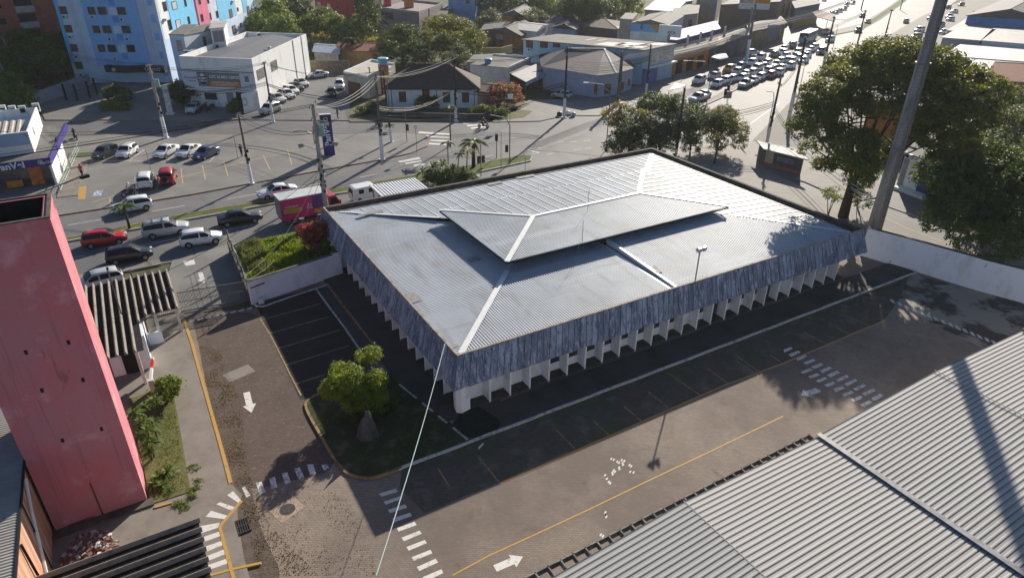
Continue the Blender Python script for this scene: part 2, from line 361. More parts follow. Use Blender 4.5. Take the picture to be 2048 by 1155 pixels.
# white hatching on the concrete apron
g = MB()
for q in (((455, 992), (467, 984), (484, 1003), (478, 1008)), ((433, 1010), (441, 1006), (470, 1016), (464, 1023)), ((412, 1035), (423, 1023), (456, 1033), (450, 1040)), ((394, 1055), (440, 1047), (437, 1057), (398, 1070)), ((400, 1078), (441, 1064), (443, 1073), (403, 1088)), ((404, 1097), (445, 1083), (448, 1091), (407, 1108)), ((408, 1116), (450, 1100), (453, 1109), (411, 1126)), ((413, 1133), (456, 1118), (457, 1128), (417, 1142))):
    g.sheet(P2(*q), .106)
struct(g.build('hatched_marking', M_white))
def zebra(quads, m, z=YZ): 
    g = MB()
    for q in quads: g.sheet(P2(*q), z)
    return struct(g.build('zebra_crossing', m))
C1 = lambda ox, oy, s, q: [tuple((ox+x*s, oy+y*s)) for x, y in q]
z1 = [((40, 500), (80, 492), (108, 565), (65, 580)), ((132, 470), (172, 457), (190, 530), (150, 540)), ((218, 435), (258, 428), (282, 497), (245, 510)), ((305, 402), (345, 393), (373, 460), (335, 478)), ((392, 375), (435, 370), (455, 435), (415, 447)), ((492, 378), (530, 372), (548, 400), (510, 415))]
zebra([C1(500, 820, .29, q) for q in z1]+[P for P in (((484, 975), (490, 972), (501, 990), (493, 995)),)], M_whiteth)
z2 = [((890, 575), (1005, 540), (1020, 560), (905, 595)), ((922, 630), (1040, 590), (1050, 610), (935, 650)), ((950, 687), (1070, 648), (1085, 670), (968, 708)), ((980, 745), (1105, 705), (1118, 728), (993, 772)), ((1012, 812), (1135, 768), (1150, 790), (1025, 836)), ((1045, 878), (1170, 828), (1185, 850), (1062, 902)), ((1078, 942), (1205, 893), (1220, 915), (1095, 967)), ((1115, 1012), (1245, 960), (1258, 985), (1130, 1037)), ((1150, 1080), (1280, 1022), (1297, 1048), (1167, 1107)), ((1190, 1150), (1320, 1095), (1335, 1120), (1210, 1180)), ((1225, 1225), (1360, 1165), (1377, 1190), (1245, 1255))]
zebra([C1(500, 820, .29, q) for q in z2], M_white)
s7 = 548/1918
z3 = [((235, 695), (285, 678), (300, 692), (240, 717)), ((265, 730), (335, 703), (357, 715), (290, 747)), ((320, 752), (385, 732), (400, 745), (335, 775)), ((372, 788), (440, 762), (460, 772), (395, 802)), ((425, 815), (495, 790), (515, 800), (450, 832)), ((482, 843), (555, 815), (577, 827), (505, 860)), ((538, 873), (610, 843), (632, 857), (560, 892)), ((600, 905), (675, 873), (693, 888), (620, 920)), ((658, 935), (735, 900), (753, 913), (680, 952)), ((720, 970), (795, 935), (815, 948), (742, 985)), ((782, 1003), (860, 967), (880, 983), (805, 1020)), ((845, 1037), (910, 1003), (935, 1020), (870, 1055)),
      ((350, 855), (420, 825), (440, 840), (370, 865)), ((405, 885), (470, 860), (490, 875), (425, 897)), ((460, 913), (525, 888), (545, 900), (480, 927)), ((518, 942), (585, 917), (603, 932), (545, 957)), ((578, 973), (645, 950), (668, 965), (600, 992)), ((640, 1010), (705, 983), (730, 998), (662, 1025)), ((705, 1045), (775, 1017), (795, 1033), (725, 1062)), ((768, 1080), (835, 1050), (857, 1067), (790, 1098))]
zebra([C1(1500, 500, s7, q) for q in z3], M_whiteth)
def arrow(tip, tail, wpx, name='arrow_marking', z=YZ, m=None, hl=.38):
    g = MB(); A = G(*tip); B = G(*tail); d = (A-B); L = d.length; d.normalize(); n = V(-d.y, d.x, 0)
    H = A-d*L*hl
    g.sheet([tuple((B-n*wpx*.5))[:2], tuple((H-n*wpx*.5))[:2], tuple((H+n*wpx*.5))[:2], tuple((B+n*wpx*.5))[:2]], z)
    g.sheet([tuple((H-n*wpx))[:2], tuple(A)[:2], tuple((H+n*wpx))[:2]], z)
    return struct(g.build(name, m or M_white))
arrow((503, 825), (493, 784), .42)
arrow((1046, 1112), (990, 1136), .42)
arrow((1603, 790), (1638, 779), .5, m=M_whiteth)
arrow((408, 566), (401, 545), .42)
g = MB(); g.sheet(P2((366, 523), (388, 519), (391, 528), (372, 532)), YZ); g.sheet(P2((255, 535), (275, 530), (280, 536), (258, 542)), .004); struct(g.build('faded_marking', M_white))
# broken white marks on the pavers
g = MB()
for x, y, l in ((225, 920, 7), (1227, 919, 5), (1238, 925, 6), (1248, 928, 7), (1241, 937, 7), (1232, 942, 5), (1226, 948, 5), (1214, 952, 7), (1213, 957, 6), (1262, 932, 5), (1265, 945, 6), (1247, 922, 4), (1222, 965, 4), (1212, 1028, 7), (1214, 1032, 6), (1205, 1072, 5)):
    p = P2((x, y))[0]
    for k in range(2):
        o = random.uniform(-.08, .08); g.box((p[0]+o, p[1]+k*.13, YZ-.004), (.2, .09, .01), rz=.5)
struct(g.build('flaked_marking', M_white))
# driveway in front of the gate
slab('driveway', P2((335, 548), (345, 520), (470, 485), (486, 520), (500, 600), (365, 635), (352, 600)), .0145, M_asph2)
g = MB()
for k in range(9):
    x = 384+k*16.5; y = 642-k*3.6-(.18*(k-4)**2*.3)
    p = P2((x, y))[0]; g.box((p[0], p[1], .011), (.42, .22, .012), rz=.2+random.uniform(-.2, .2))
struct(g.build('flaked_marking', M_white))
# garden between street and plot wall, street edge pavement
slab('pavement', [(-140, 33.2), (-14.5, 33.2), (-14.5, 34.4), (-140, 34.4)], .12, M_conc, -.06)
slab('garden_bed', [(-7.9, 26.7), (.5, 28.8), (2.0, 32.0), (-6.0, 32.6), (-7.6, 32.2)], .5, M_grass)
slab('pavement', [(-7.8, 32.3), (-5, 32.7), (44, 32.9), (44, 34.6), (2.4, 35.2), (-5.8, 34.8)], .12, M_conc, -.06)
# right of the office: pavement, verge
slab('pavement', [(44, 32.9), (44.2, 20), (45.2, 9), (47.5, 2), (50.5, -12), (54, -60), (56.5, -60), (53, -10), (53.5, 4), (55.8, 15), (58.5, 25), (62, 33), (66, 35.5), (64, 37.4), (57, 37), (50, 35.5)], .12, layered('paved_footway', .8, [((.2, .19, .17), .5, S1, .45, .65, .7, 1), ((.12, .11, .1), 3, S1, .55, .75, .6, 2)], base=(.26, .24, .22), spec=.25, bump=.2), -.06)
g = MB(); ribbon(g, [(57, -60), (55.6, -10), (56, 4), (58.5, 15)], .12, 0, .006); struct(g.build('road_edge_line', M_yell))
g = MB(); ribbon(g, [(61.8, -60), (60.2, -10), (60, 4), (60.3, 15)], .12, -.02, .1); struct(g.build('white_kerb', M_kerbw))
# median of the near street
def strip_poly(name, left, right, z, m, kerb=True):
    poly = left+right[::-1]; slab(name, poly, z, m)
    if kerb:
        g = MB(); ribbon(g, poly+[poly[0]], .16, -.02, z+.006); struct(g.build('kerb', M_kerb))
slab('median_grass', [(-140, 43.1), (-21, 43.45), (-10.7, 43.75), (0, 44.1), (8, 43.6), (24, 42.7), (32.5, 43.5), (33.8, 45.0), (33.1, 45.9), (24, 45.4), (17, 45.2), (-1, 45.0), (-11, 45.2), (-21, 44.0), (-140, 44.4)], .13, M_grass)
g = MB(); ribbon(g, [(-140, 43.0), (-21, 43.35), (-10.7, 43.65), (0, 44.0), (8, 43.5), (24, 42.6), (32.5, 43.4), (33.9, 45.0)], .22, -.03, .16); struct(g.build('kerb', M_kerb))
g = MB(); ribbon(g, [(-140, 44.5), (-21, 44.1), (-11, 45.3), (-1, 45.1), (17, 45.3), (24, 45.5), (33.2, 46.0)], .18, -.03, .16); struct(g.build('kerb', M_kerby))
g = MB(); ribbon(g, [(-60, 51.6), (-9.6, 51.6), (6.4, 53.1), (15, 53.7), (19.5, 54.5), (23, 56.5), (25.1, 60), (24.7, 63), (22.5, 65.3), (14, 68.7), (4, 73.6), (-8, 80.6), (-16, 84.7), (-21, 86.1), (-60, 99.1)], .17, -.03, .125); struct(g.build('kerb', layered('reddish_kerb', .8, [((.10, .07, .06), 3, S1, .5, .7, .6, 1)], base=(.32, .22, .17))))
# lane dashes, stop lines, side street centre
g = MB()
for x in range(-56, 34, 8): strip(g, (x, 38.9), (x+3.4, 38.95), .1, .004); strip(g, (x+2, 48.2), (x+5.4, 48.3), .1, .004)
for a, b in (((1115, 285), (1128, 283)), ((1139, 284), (1153, 283)), ((1167, 282), (1181, 280)), ((1094, 309), (1108, 306)), ((1147, 300), (1161, 298)), ((1170, 297), (1183, 296)), ((1062, 308), (1080, 305))): strip(g, P2(a)[0], P2(b)[0], .12, .004)
for a, b in (((1425, 240), (1470, 215)), ((1500, 248), (1560, 205)), ((1380, 222), (1445, 190))): strip(g, P2(a)[0], P2(b)[0], .13, .004)
strip(g, P2((1055, 300))[0], P2((1078, 305))[0], .3, .004)
struct(g.build('lane_markings', M_white))
zebra([((833+q*1.5, 284-q*7), (903-q, 288-q*7), (905-q, 291-q*7), (832+q*1.5, 287.5-q*7)) for q in range(4)]+[((795, 322), (838, 314), (842, 318), (800, 325)), ((826, 330), (846, 326), (850, 329), (830, 333)), ((810, 326), (842, 321), (844, 323), (812, 328))], M_white, .005)
zebra([((925+q*8, 245+q*5), (955+q*8, 244+q*4), (957+q*8, 246+q*4), (927+q*8, 248+q*5)) for q in range(3)], M_white, .005)
# forecourt: parking lines
g = MB()
FZ = .104
ribbon(g, P2((184, 406), (300, 372), (420, 341), (520, 318), (600, 300)), .12, 0, FZ)
for a, b in (((220, 395), (221, 360+52)), ((270, 355), (272, 378)), ((362, 338), (366, 368)), ((405, 332), (411, 361)), ((448, 324), (456, 353)), ((527, 312), (540, 340)), ((575, 300), (584, 331)), ((492, 316), (500, 343))): strip(g, P2(a)[0], P2(b)[0], .12, FZ)
struct(g.build('bay_lines', layered('pale_yellow_paint', .7, [((.2, .18, .14), 4, S1, .5, .7, .8, 1)], base=(.55, .42, .2))))
g = MB()
ribbon(g, P2((182, 322), (300, 324), (420, 325)), .12, 0, FZ)
for a, b in (((182, 322), (214, 302)), ((258, 323), (290, 300)), ((333, 324), (358, 303)), ((420, 325), (434, 308)), ((385, 324), (405, 306))): strip(g, P2(a)[0], P2(b)[0], .12, FZ)
struct(g.build('bay_lines', M_whiteth))
flat('yellow_patch', P2((160, 375), (174, 373), (171, 400), (156, 400)), FZ, M_yell)
flat('blue_patch', P2((190, 384), (208, 381), (203, 392), (184, 395)), FZ, mat('pale_blue_paint', (.25, .34, .48), .8, .2, 3))
g = MB()   # wheelchair symbol
def pl(pts, w): ribbon(g, P2(*pts), w, 0, FZ+.004)
pl([(196, 383), (195, 387), (200, 389), (203, 392)], .12); pl([(192, 386), (189, 389), (192, 392), (197, 391)], .1); pl([(195, 386), (200, 386)], .1)
struct(g.build('wheelchair_marking', M_white))
# big avenue: median, kerbs, car parks along it
slab('avenue_median', P2((1370, 228), (1440, 196), (1550, 134), (1642, 75), (1727, 58), (1760, 40), (1800, 12), (1822, -8), (1806, -8), (1780, 12), (1722, 48), (1640, 68), (1545, 128), (1430, 192)), .12, M_conc)
slab('avenue_median_grass', P2((1728, 57), (1760, 38), (1800, 11), (1822, -6), (1809, -6), (1785, 11), (1740, 42), (1722, 53)), .14, M_grass)
g = MB(); ribbon(g, P2((1368, 229), (1440, 197.5), (1550, 135.5), (1642, 76.5), (1727, 59)), .25, -.02, .17); struct(g.build('kerb', M_kerb))
slab('shop_pavement', P2((1130, 232), (1200, 232), (1262, 200), (1330, 196), (1385, 140), (1480, 72), (1560, 25), (1630, -20), (1560, -20), (1400, 60), (1230, 160), (1125, 200), (1060, 200), (985, 245), (1080, 243)), .11, M_asph2)
slab('shop_pavement', P2((1497, 290), (1580, 205), (1700, 116), (1850, 30), (1990, -20), (2100, 60), (1900, 180), (1700, 330), (1560, 310)), .11, layered('pale_forecourt', .85, [((.2, .19, .17), .5, S1, .45, .65, .7, 1), ((.14, .13, .12), 3, S1, .55, .75, .6, 2)], base=(.22, .21, .19), spec=.2, bump=.2))
slab('corner_verge', P2((985, 222), (1020, 218), (1065, 224), (1048, 236), (985, 244), (962, 236)), .13, M_grasst)
slab('corner_pavement', P2((850, 243), (985, 243), (985, 232), (850, 232)), .12, M_conc)
slab('house_garden', P2((700, 245), (985, 243), (1060, 210), (1000, 190), (760, 190), (690, 225)), .13, layered('garden_ground', .95, [((.09, .1, .04), .5, S1, .45, .6, .8, 1), ((.2, .16, .12), 1, S1, .55, .7, .7, 2)], base=(.16, .13, .10), bump=.4))
slab('car_park', P2((425, 240), (700, 242), (700, 200), (760, 165), (640, 110), (480, 200)), .11, M_asph)
slab('footway', P2((90, 240), (430, 242), (520, 200), (330, 160), (60, 180)), .115, M_asph2)
slab('sunlit_path', P2((85, 218), (250, 155), (262, 160), (100, 232)), .12, M_conc)
g = MB(); ribbon(g, P2((90, 241), (250, 240), (428, 243)), .16, -.02, .13); struct(g.build('kerb', M_kerby))
slab('pavement', P2((1478, 292), (1500, 284), (1600, 296), (1710, 335), (1775, 392), (1700, 405), (1610, 365), (1540, 345), (1500, 318)), .116, MATS['paved_footway'])
# manholes and drains
def manhole(px, py, r, sq):
    p = G(px, py); g = MB()
    if sq: g.box((p.x, p.y, .008), (sq, sq*.8, .022), rz=.35)
    o = g.build('manhole_cover', mat('pinkish_concrete', (.38, .29, .23), .9, .15, 3)) if sq else None
    h = MB(); h.prism([(p.x+r*math.cos(k*.349), p.y+r*math.sin(k*.349)) for k in range(18)], .0, .024)
    for k in range(3): h.prism([(p.x+r*(.3+.2*k)*math.cos(a*.349), p.y+r*(.3+.2*k)*math.sin(a*.349)) for a in range(18)], .024, .027+.002*k)
    if o: 
        h.build('lid', mat('dark_iron', (.06, .055, .05), .6, .3, 9), o); tag(o, 'square concrete pad with a round iron manhole lid among the pavers', 'manhole')
manhole(575, 1018, .42, 1.5)
g = MB(); p = G(478, 746)
g.box((p.x, p.y, .010), (1.9, 1.2, .02), rz=.25); o = g.build('concrete_patch', M_conc); struct(o)
g = MB(); c = G(468, 1058, .02)
for k in range(14): g.box((c.x-.75+k*.115, c.y, .06), (.05, .95, .06))
g.box((c.x, c.y+.48, .06), (1.65, .06, .07)); g.box((c.x, c.y-.48, .06), (1.65, .06, .07)); g.box((c.x, c.y, .07), (1.65, .05, .05))
tag(g.build('drain_grate', mat('dark_iron', (.06, .055, .05), .6, .3, 9)), 'rusty iron drain grate beside the striped concrete apron', 'grate')
flat('damp_stain', curve(P2((930, 800), (975, 825), (1000, 845), (990, 865), (960, 878), (925, 870), (905, 852), (915, 838), (920, 825), (930, 800))), .0965, mat('mossy_stain', (.02, .03, .02), .9, .3, 3))
# ================================================================== THE OFFICE IN THE MIDDLE
M_fascia = layered('weathered_skylit_fascia', .8, [((.12, .15, .22), 1.3, (1.2, 1.2, .10), .45, .55, .85, 1), ((.50, .56, .68), 3.0, (1.6, 1.6, .05), .54, .62, .7, 3), ((.03, .04, .09), 5, (1.5, 1.5, .07), .56, .64, .8, 5), ((.66, .74, .86), 14, (1.4, 1.4, .02), .62, .68, .8, 8), ((.025, .025, .04), 9, (1.2, 1.2, .12), .62, .68, .8, 11)], base=(.28, .32, .41))  # blue skylight of the shaded side put into board and streak colours
M_rim = layered('mossy_concrete', .9, [((.07, .06, .055), 1.2, S1, .42, .62, .9, 1), ((.24, .21, .18), 4, S1, .6, .75, .6, 2)], base=(.13, .115, .10))
M_wallw = layered('whitewashed_wall', .85, [((.42, .39, .34), 1.2, (1, 1, .5), .5, .7, .6, 1), ((.25, .22, .18), 3, (1, 1, .4), .62, .75, .6, 4)], base=(.84, .85, .88))
M_sheet = layered('metal_roof_sheet', .58, [((.44, .46, .48), .18, S1, .42, .62, .7, 1), ((.36, .355, .34), .9, (1, .15, 1), .54, .70, .65, 2), ((.40, .39, .37), .8, (.15, 1, 1), .58, .70, .5, 12), ((.36, .33, .29), 3.5, S1, .66, .76, .6, 7), ((.68, .70, .72), .5, (.12, 1.4, 1), .6, .64, .5, 9)], base=(.56, .595, .64), spec=.3)
M_cap = mat('ridge_capping', (.72, .73, .72), .45, .06, 2, .5)
M_dark = mat('dark_interior', (.018, .018, .02), .9, 0)
M_glass = mat('window_glass', (.03, .035, .045), .12, 0, spec=.8)
LX, LY, RZ = 40.74, 28.64, 4.58
off = thing('office_building', 'low office block with wide corrugated hipped roof, sloping stained fascia and white fins', 'building', (0, 0, 0))
def zl(d): return 4.20+.034*d
def zh(d): return 4.22+.070*d
# lower roof
CAPX = 18.55
r = MB()
I = .18
cx, cy = LX/2, LY/2
P3 = lambda x, y, z: (x, y, z)
pr = [(0, 0), (.38, 0), (.42, .088), (.88, .088), (.92, 0)]; PIT = .205
pr5 = [((f+k)/5, h*(1.4 if k == 0 else 1)) for k in range(5) for f, h in pr]
# left facet + front-left use the low slope; the others the steeper one
corr(r, [P3(I, I, zl(0)), P3(cy, cy, zl(cy)), P3(I, LY-I, zl(0))], 'x', PIT, pr)
corr(r, [P3(I, I, zl(0)), P3(CAPX-.35, I, zl(0)), P3(CAPX-.35, cy, zl(cy)), P3(cy, cy, zl(cy))], 'y', PIT, pr)
corr(r, [P3(CAPX, I, zh(0)), P3(LX-1.0, I, zh(0)), P3(LX-1.0-cy, cy, zh(cy)), P3(CAPX, cy, zh(cy))], 'y', PIT, pr)
corr(r, [P3(LX-1.0, I, zh(0)), P3(LX-1.0, LY-1.0, zh(0)), P3(LX-1.0-cy, cy+.5, zh(cy)), P3(LX-1.0-cy, cy, zh(cy))], 'x', PIT*5, pr5)
corr(r, [P3(1.2, LY-1.2, zh(0)), P3(cy, cy, zh(cy)), P3(LX-1.0-cy, cy, zh(cy)), P3(LX-1.0, LY-1.2, zh(0))], 'y', PIT*5, pr5)
ro = r.build('lower_roof', M_sheet, off)
# hips of the lower roof
for a_, b_, w_ in (((I+.3, I+.3, zl(.3)+.11), (8.6, 8.6, zl(8.6)+.11), .42), ((1.2, LY-1.3, zh(0)+.12), (8.3, LY-8.3, zh(7.4)+.12), .22), ((LX-7.6, 7.2, zh(6.8)+.11), (LX-1.1, .5, zh(0)+.11), .26), ((LX-8.0, LY-8.2, zh(7)+.11), (LX-1.1, LY-1.3, zh(0)+.11), .5)):
    h = MB(); h.bar(a_, b_, w_, .05); h.build('hip_capping', M_cap, ro)
# gutter slot: dark channel and side wall of the raised sheets

s = MB(); s.prism([(CAPX-.03, .2), (CAPX+.02, .2), (CAPX+.02, 8.9), (CAPX-.03, 8.9)], 4.0, [zh(0)+.12, zh(0)+.12, zh(8.7)+.12, zh(8.7)+.12])
s.bar((CAPX+.08, .2, zh(0)+.12), (CAPX+.08, 8.9, zh(8.7)+.12), .26, .05)
s.build('flashing_wall', M_cap, ro)
s = MB(); s.bar((CAPX-.42, .2, zl(0)+.07), (CAPX-.42, 9, zl(9)+.07), .16, .05); s.build('edge_strip', M_cap, ro)
s = MB(); s.prism([(.1, .1), (LX, .1), (LX, LY-.1), (.1, LY-.1)], 3.4, 4.02); s.build('roof_slab', M_rim, off)
for (px, py, w_, l_) in ((826, 592, .9, 1.4), (742, 428, 2.4, .5), (1052, 352, 2.2, .6), (990, 366, 1.6, .5), (948, 520, .9, .8), (905, 690, .8, .25), (1310, 540, .6, 1.2)):
    pt = G(px, py, 4.45); s = MB(); dd = min(pt.x, pt.y, LX-pt.x, LY-pt.y); s.box((pt.x, pt.y, (zl(dd) if px < 960 and py > 500 else zh(dd))+.105), (w_, l_, .012)); s.build('patched_sheet', mat('darker_sheet', (.24, .23, .22), .7, .3, 3), ro)
# upper roof, floating over the lower one on a dark wall
EZ, RGZ = 5.48, 5.82
ux0, ux1, uy0, uy1 = 8.35, LX-8.1-.6, 8.25, LY-8.25
ra, rb = (14.55, cy+.02, RGZ), (26.5, cy+.02, RGZ)
u = MB()
c00, c10, c11, c01 = (ux0, uy0, EZ), (32.2, uy0, EZ), (32.2, uy1, EZ), (ux0, uy1, EZ)
corr(u, [c00, ra, c01], 'x', PIT, pr)
corr(u, [c00, c10, rb, ra], 'y', PIT, pr)
corr(u, [c10, c11, rb], 'x', PIT*5, pr5)
corr(u, [c01, ra, rb, c11], 'y', PIT*5, pr5)
uo = u.build('upper_roof', M_sheet, off)
h = MB()
for a, b, wd in ((c00, ra, .42), (c01, ra, .26), (c10, rb, .26), (c11, rb, .42), (ra, rb, .34)):
    h.bar((a[0], a[1], a[2]+.11), (b[0], b[1], b[2]+.115), wd, .05)
h.build('ridge_capping', M_cap, uo)
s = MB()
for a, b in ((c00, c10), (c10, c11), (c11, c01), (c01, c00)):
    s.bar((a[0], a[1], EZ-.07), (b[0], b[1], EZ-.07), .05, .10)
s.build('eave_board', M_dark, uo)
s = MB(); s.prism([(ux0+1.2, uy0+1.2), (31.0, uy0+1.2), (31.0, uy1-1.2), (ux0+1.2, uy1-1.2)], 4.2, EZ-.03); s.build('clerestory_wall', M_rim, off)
# stay brackets at the upper roof tips
# fascia: four sloping faces with thickness, panel joints as shallow grooves
OUT, BZ = .60, 2.42
def fas(p0, p1, n, q0, q1):   # outer top p0-p1, outward n, corner mitre q0 q1 (x/y signs)
    m_ = MB(); return m_
f = MB(); T = .10
top = [(0, 0), (LX, 0), (LX, LY), (0, LY)]; bot = [(-OUT, -OUT), (LX+OUT, -OUT), (LX+OUT, LY+OUT), (-OUT, LY+OUT)]
topi = [(T, T), (LX-T, T), (LX-T, LY-T), (T, LY-T)]; boti = [(-OUT+T, -OUT+T), (LX+OUT-T, -OUT+T), (LX+OUT-T, LY+OUT-T), (-OUT+T, LY+OUT-T)]
for k in range(4):
    j = (k+1) % 4
    NS = 82 if k in (0, 2) else 58
    for i in range(NS):
        a, b = i/NS, (i+1)/NS; L_ = lambda A, B, t: (A[0]+(B[0]-A[0])*t, A[1]+(B[1]-A[1])*t)
        e = .006/(1 if 1 else 1)
        jz = random.uniform(-.02, .03); f.cur = random.choice((0, 0, 0, 1, 2)) if i % 3 else random.choice((0, 1, 2))
        B0, B1 = L_(bot[k], bot[j], a+.0006), L_(bot[k], bot[j], b-.0006); T0, T1 = L_(top[k], top[j], a+.0006), L_(top[k], top[j], b-.0006)
        f.face([(*B0, BZ+jz), (*B1, BZ+jz), (*T1, RZ), (*T0, RZ)])
        Bi0, Bi1 = L_(boti[k], boti[j], a), L_(boti[k], boti[j], b); Ti0, Ti1 = L_(topi[k], topi[j], a), L_(topi[k], topi[j], b)
        f.face([(*Bi1, BZ+jz), (*Bi0, BZ+jz), (*Ti0, RZ), (*Ti1, RZ)])
        f.face([(*B0, BZ+jz), (*Bi0, BZ+jz), (*Bi1, BZ+jz), (*B1, BZ+jz)])
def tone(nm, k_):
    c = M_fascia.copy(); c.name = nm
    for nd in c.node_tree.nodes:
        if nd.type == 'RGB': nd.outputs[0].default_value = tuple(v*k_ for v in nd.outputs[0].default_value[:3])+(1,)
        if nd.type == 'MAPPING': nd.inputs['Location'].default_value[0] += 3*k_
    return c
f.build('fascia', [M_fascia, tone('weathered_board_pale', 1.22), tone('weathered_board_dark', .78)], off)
f = MB()    # coping on top: thin at front and left, thick parapet at back and right
f.bar((-.02, .04, RZ+.02), (LX+.02, .04, RZ+.02), .15, .05)
f.bar((.04, .115, RZ+.02), (.04, LY-.1, RZ+.02), .15, .05)
f.build('coping', mat('rusty_coping', (.22, .17, .13), .8, .35, 2, col2=(.42, .37, .31)), off)
f = MB()
f.prism([(.12, LY-.3), (LX, LY-.3), (LX, LY+.02), (.12, LY+.02)], 3.9, RZ+.03)
f.prism([(LX-.3, .12), (LX+.02, .12), (LX+.02, LY-.302), (LX-.3, LY-.302)], 3.9, RZ+.03)
f.build('parapet', M_rim, off)
f = MB(); f.bar((1, LY-.95, 4.2), (LX-1, LY-.95, 4.2), .1, .22); f.bar((LX-.85, .4, 4.2), (LX-.85, LY-1, 4.2), .1, .22)
f.build('gutter', mat('grey_gutter', (.28, .28, .30), .5, .3, 2), off)
# walls, fins, windows
WD = .85
wl = MB(); wl.prism([(WD+.1, WD), (39.6, WD), (39.6, LY-1), (WD+.1, LY-1)], 0, 3.9); wl.build('wall', M_wallw, off)
sp = MB(); sp.prism([(.0, 0), (39.4, 0), (39.4, WD-.01), (.0, WD-.01)], .0, .16); sp.prism([(0, WD), (WD, WD), (WD, LY-1), (0, LY-1)], 0, .16); sp.build('plinth', M_concd, off)
def fin(x, y, dx, dy, h0=3.8):
    m = MB(); m.prism([(x, y), (x+dx, y), (x+dx, y+dy), (x, y+dy)], 0, h0); m.build('fin', M_wallw, off)
fx = .75
k = 0
while fx < 39.5:
    fin(fx-.06, -.02, .12, WD)
    if k not in (0, 1):
        pass
    fx += 1.563; k += 1
# solid corner column, turned 45 degrees
m = MB(); m.prism([(.75, -.02), (.12, -.15), (-.15, .12), (-.02, .75), (.6, .7)], 0, 3.8); m.build('corner_column', M_wallw, off)
fy = 2.3
while fy < LY-1.5:
    fin(-.02, fy-.06, WD, .12); fy += 1.563
# windows: high strip under the fascia in most bays
wn = 0; fx = .75; k = 0
while fx+1.563 < 39.6:
    if k >= 4 and k not in (12, 18, 19):
        wf = MB(); wf.prism([(fx+.10, WD-.05), (fx+1.42, WD-.05), (fx+1.42, WD-.005), (fx+.10, WD-.005)], .85, 1.75); wo = wf.build('window', mat('dark_frame', (.05, .05, .055), .6, 0), off)
        wp = MB(); wp.prism([(fx+.16, WD-.07), (fx+1.36, WD-.07), (fx+1.36, WD-.052), (fx+.16, WD-.052)], .91, 1.7); wp.build('pane', M_glass, wo)
    fx += 1.563; k += 1
for fx_ in (23.2, 29.6):
    d = MB(); d.prism([(fx_, WD-.06), (fx_+.9, WD-.06), (fx_+.9, WD-.008), (fx_, WD-.008)], .17, 2.3); d.build('door', mat('dark_frame', (.05, .05, .055), .6, 0), off)
# flood lamp on its pole by the front rim
def floodlight(x, y, z, h, label):
    t = thing('floodlight', label, 'lamp', (x, y, z))
    p = MB(); p.tube([(x, y, z), (x, y, z+h)], .05, 8); p.bar((x-.2, y, z+h-.1), (x+.5, y, z+h-.1), .05, .05); p.build('pole', mat('galvanised_pole', (.2, .2, .2), .5, .2, 3, metal=.4), t)
    for dx in (-.16, .3):
        q = MB(); rr = [.26, .24, .17, .07]; q.tube([(x+dx, y-.05, z+h+.12), (x+dx+.03, y-.04, z+h+.06), (x+dx+.1, y, z+h-.0), (x+dx+.16, y, z+h-.03)], rr, 14)
        q.build('lamp_head', mat('lamp_aluminium', (.55, .55, .55), .35, .1, 5, metal=.7), t, smooth=True)
floodlight(20.5, .35, 4.05, 2.95, 'double round floodlight on a thin pole at the edge of the office roof')
# tripod antenna and guy wires on the upper roof
an = thing('roof_antenna', 'thin wire antenna with stays standing on the raised roof', 'antenna', tuple(G(1175, 470, 5.5)))
a0 = G(1182, 515, 4.5); a1 = G(1172, 462, 5.7)
p = MB(); p.tube([(15.6, 8.4, 4.5), (15.6, 8.5, 7.4)], .022, 5); p.build('mast', mat('galvanised_pole', (.2, .2, .2), .5, .2, 3), an)
p = MB(); p.tube([(15.6, 8.5, 6.6), (18.6, 8.9, 5.3)], .012, 4); p.tube([(15.6, 8.5, 6.6), (13.2, 6.2, 4.6)], .012, 4); p.build('stay', mat('stay_wire', (.5, .5, .5), .5, 0), an)
an2 = thing('roof_antenna', 'short antenna with crossed rods near the middle of the roof', 'antenna', (19.6, 13.2, 5.7))
p = MB(); p.tube([(19.6, 13.2, 5.6), (19.6, 13.2, 7.9)], .02, 5); p.tube([(19.3, 13.0, 7.3), (19.9, 13.4, 7.3)], .012, 4); p.tube([(19.35, 13.3, 7.6), (19.85, 13.1, 7.6)], .012, 4); p.build('mast', mat('galvanised_pole', (.2, .2, .2), .5, .2, 3), an2)

# ================================================================== NEAR SHED WITH CORRUGATED ROOF (bottom right)
shed = thing('warehouse', 'large shed roofed in wide grey corrugated sheets in the near corner', 'building', (12.4, -17, 0))
M_near = layered('weathered_zinc_sheet', .65, [((.37, .36, .34), .18, (.3, 1, 1), .45, .65, .7, 1), ((.28, .26, .23), 2.2, (.15, 1, 1), .55, .75, .5, 2), ((.5, .5, .48), .6, (.2, 2, 1), .6, .75, .5, 3), ((.22, .17, .12), .7, (.05, 3, 1), .66, .74, .5, 9)], base=(.44, .43, .41), spec=.25)
EY = -16.95; pz = [(0, 0), (.12, 0), (.20, .055), (.42, .058), (.55, .048), (.92, .055)]
VX, RX, VZ, RZ2 = 11.85, 2.7, 5.72, 6.0
secs = [(-16.5, 4.55, 2.7, 6.0), (2.7, 6.0, 11.85, 5.75), (11.85, 5.83, 21.7, 6.22), (21.7, 6.22, 31.4, 5.92), (31.4, 6.1, 41, 6.4), (41, 6.4, 46, 6.25)]
Y1_ = -46
for i, (xa, za, xb, zb) in enumerate(secs):
    m = MB(); corr(m, [(xa, Y1_, za), (xb, Y1_, zb), (xb, EY, zb), (xa, EY, za)], 'x', .262, pz)
    m.build('roof_sheets', M_near, shed, smooth=False)
m = MB(); 
m.bar((11.86, EY+.05, 5.90), (11.86, Y1_, 5.90), .30, .04); m.build('gutter', mat('grey_gutter', (.28, .28, .30), .5, .3, 2), shed)
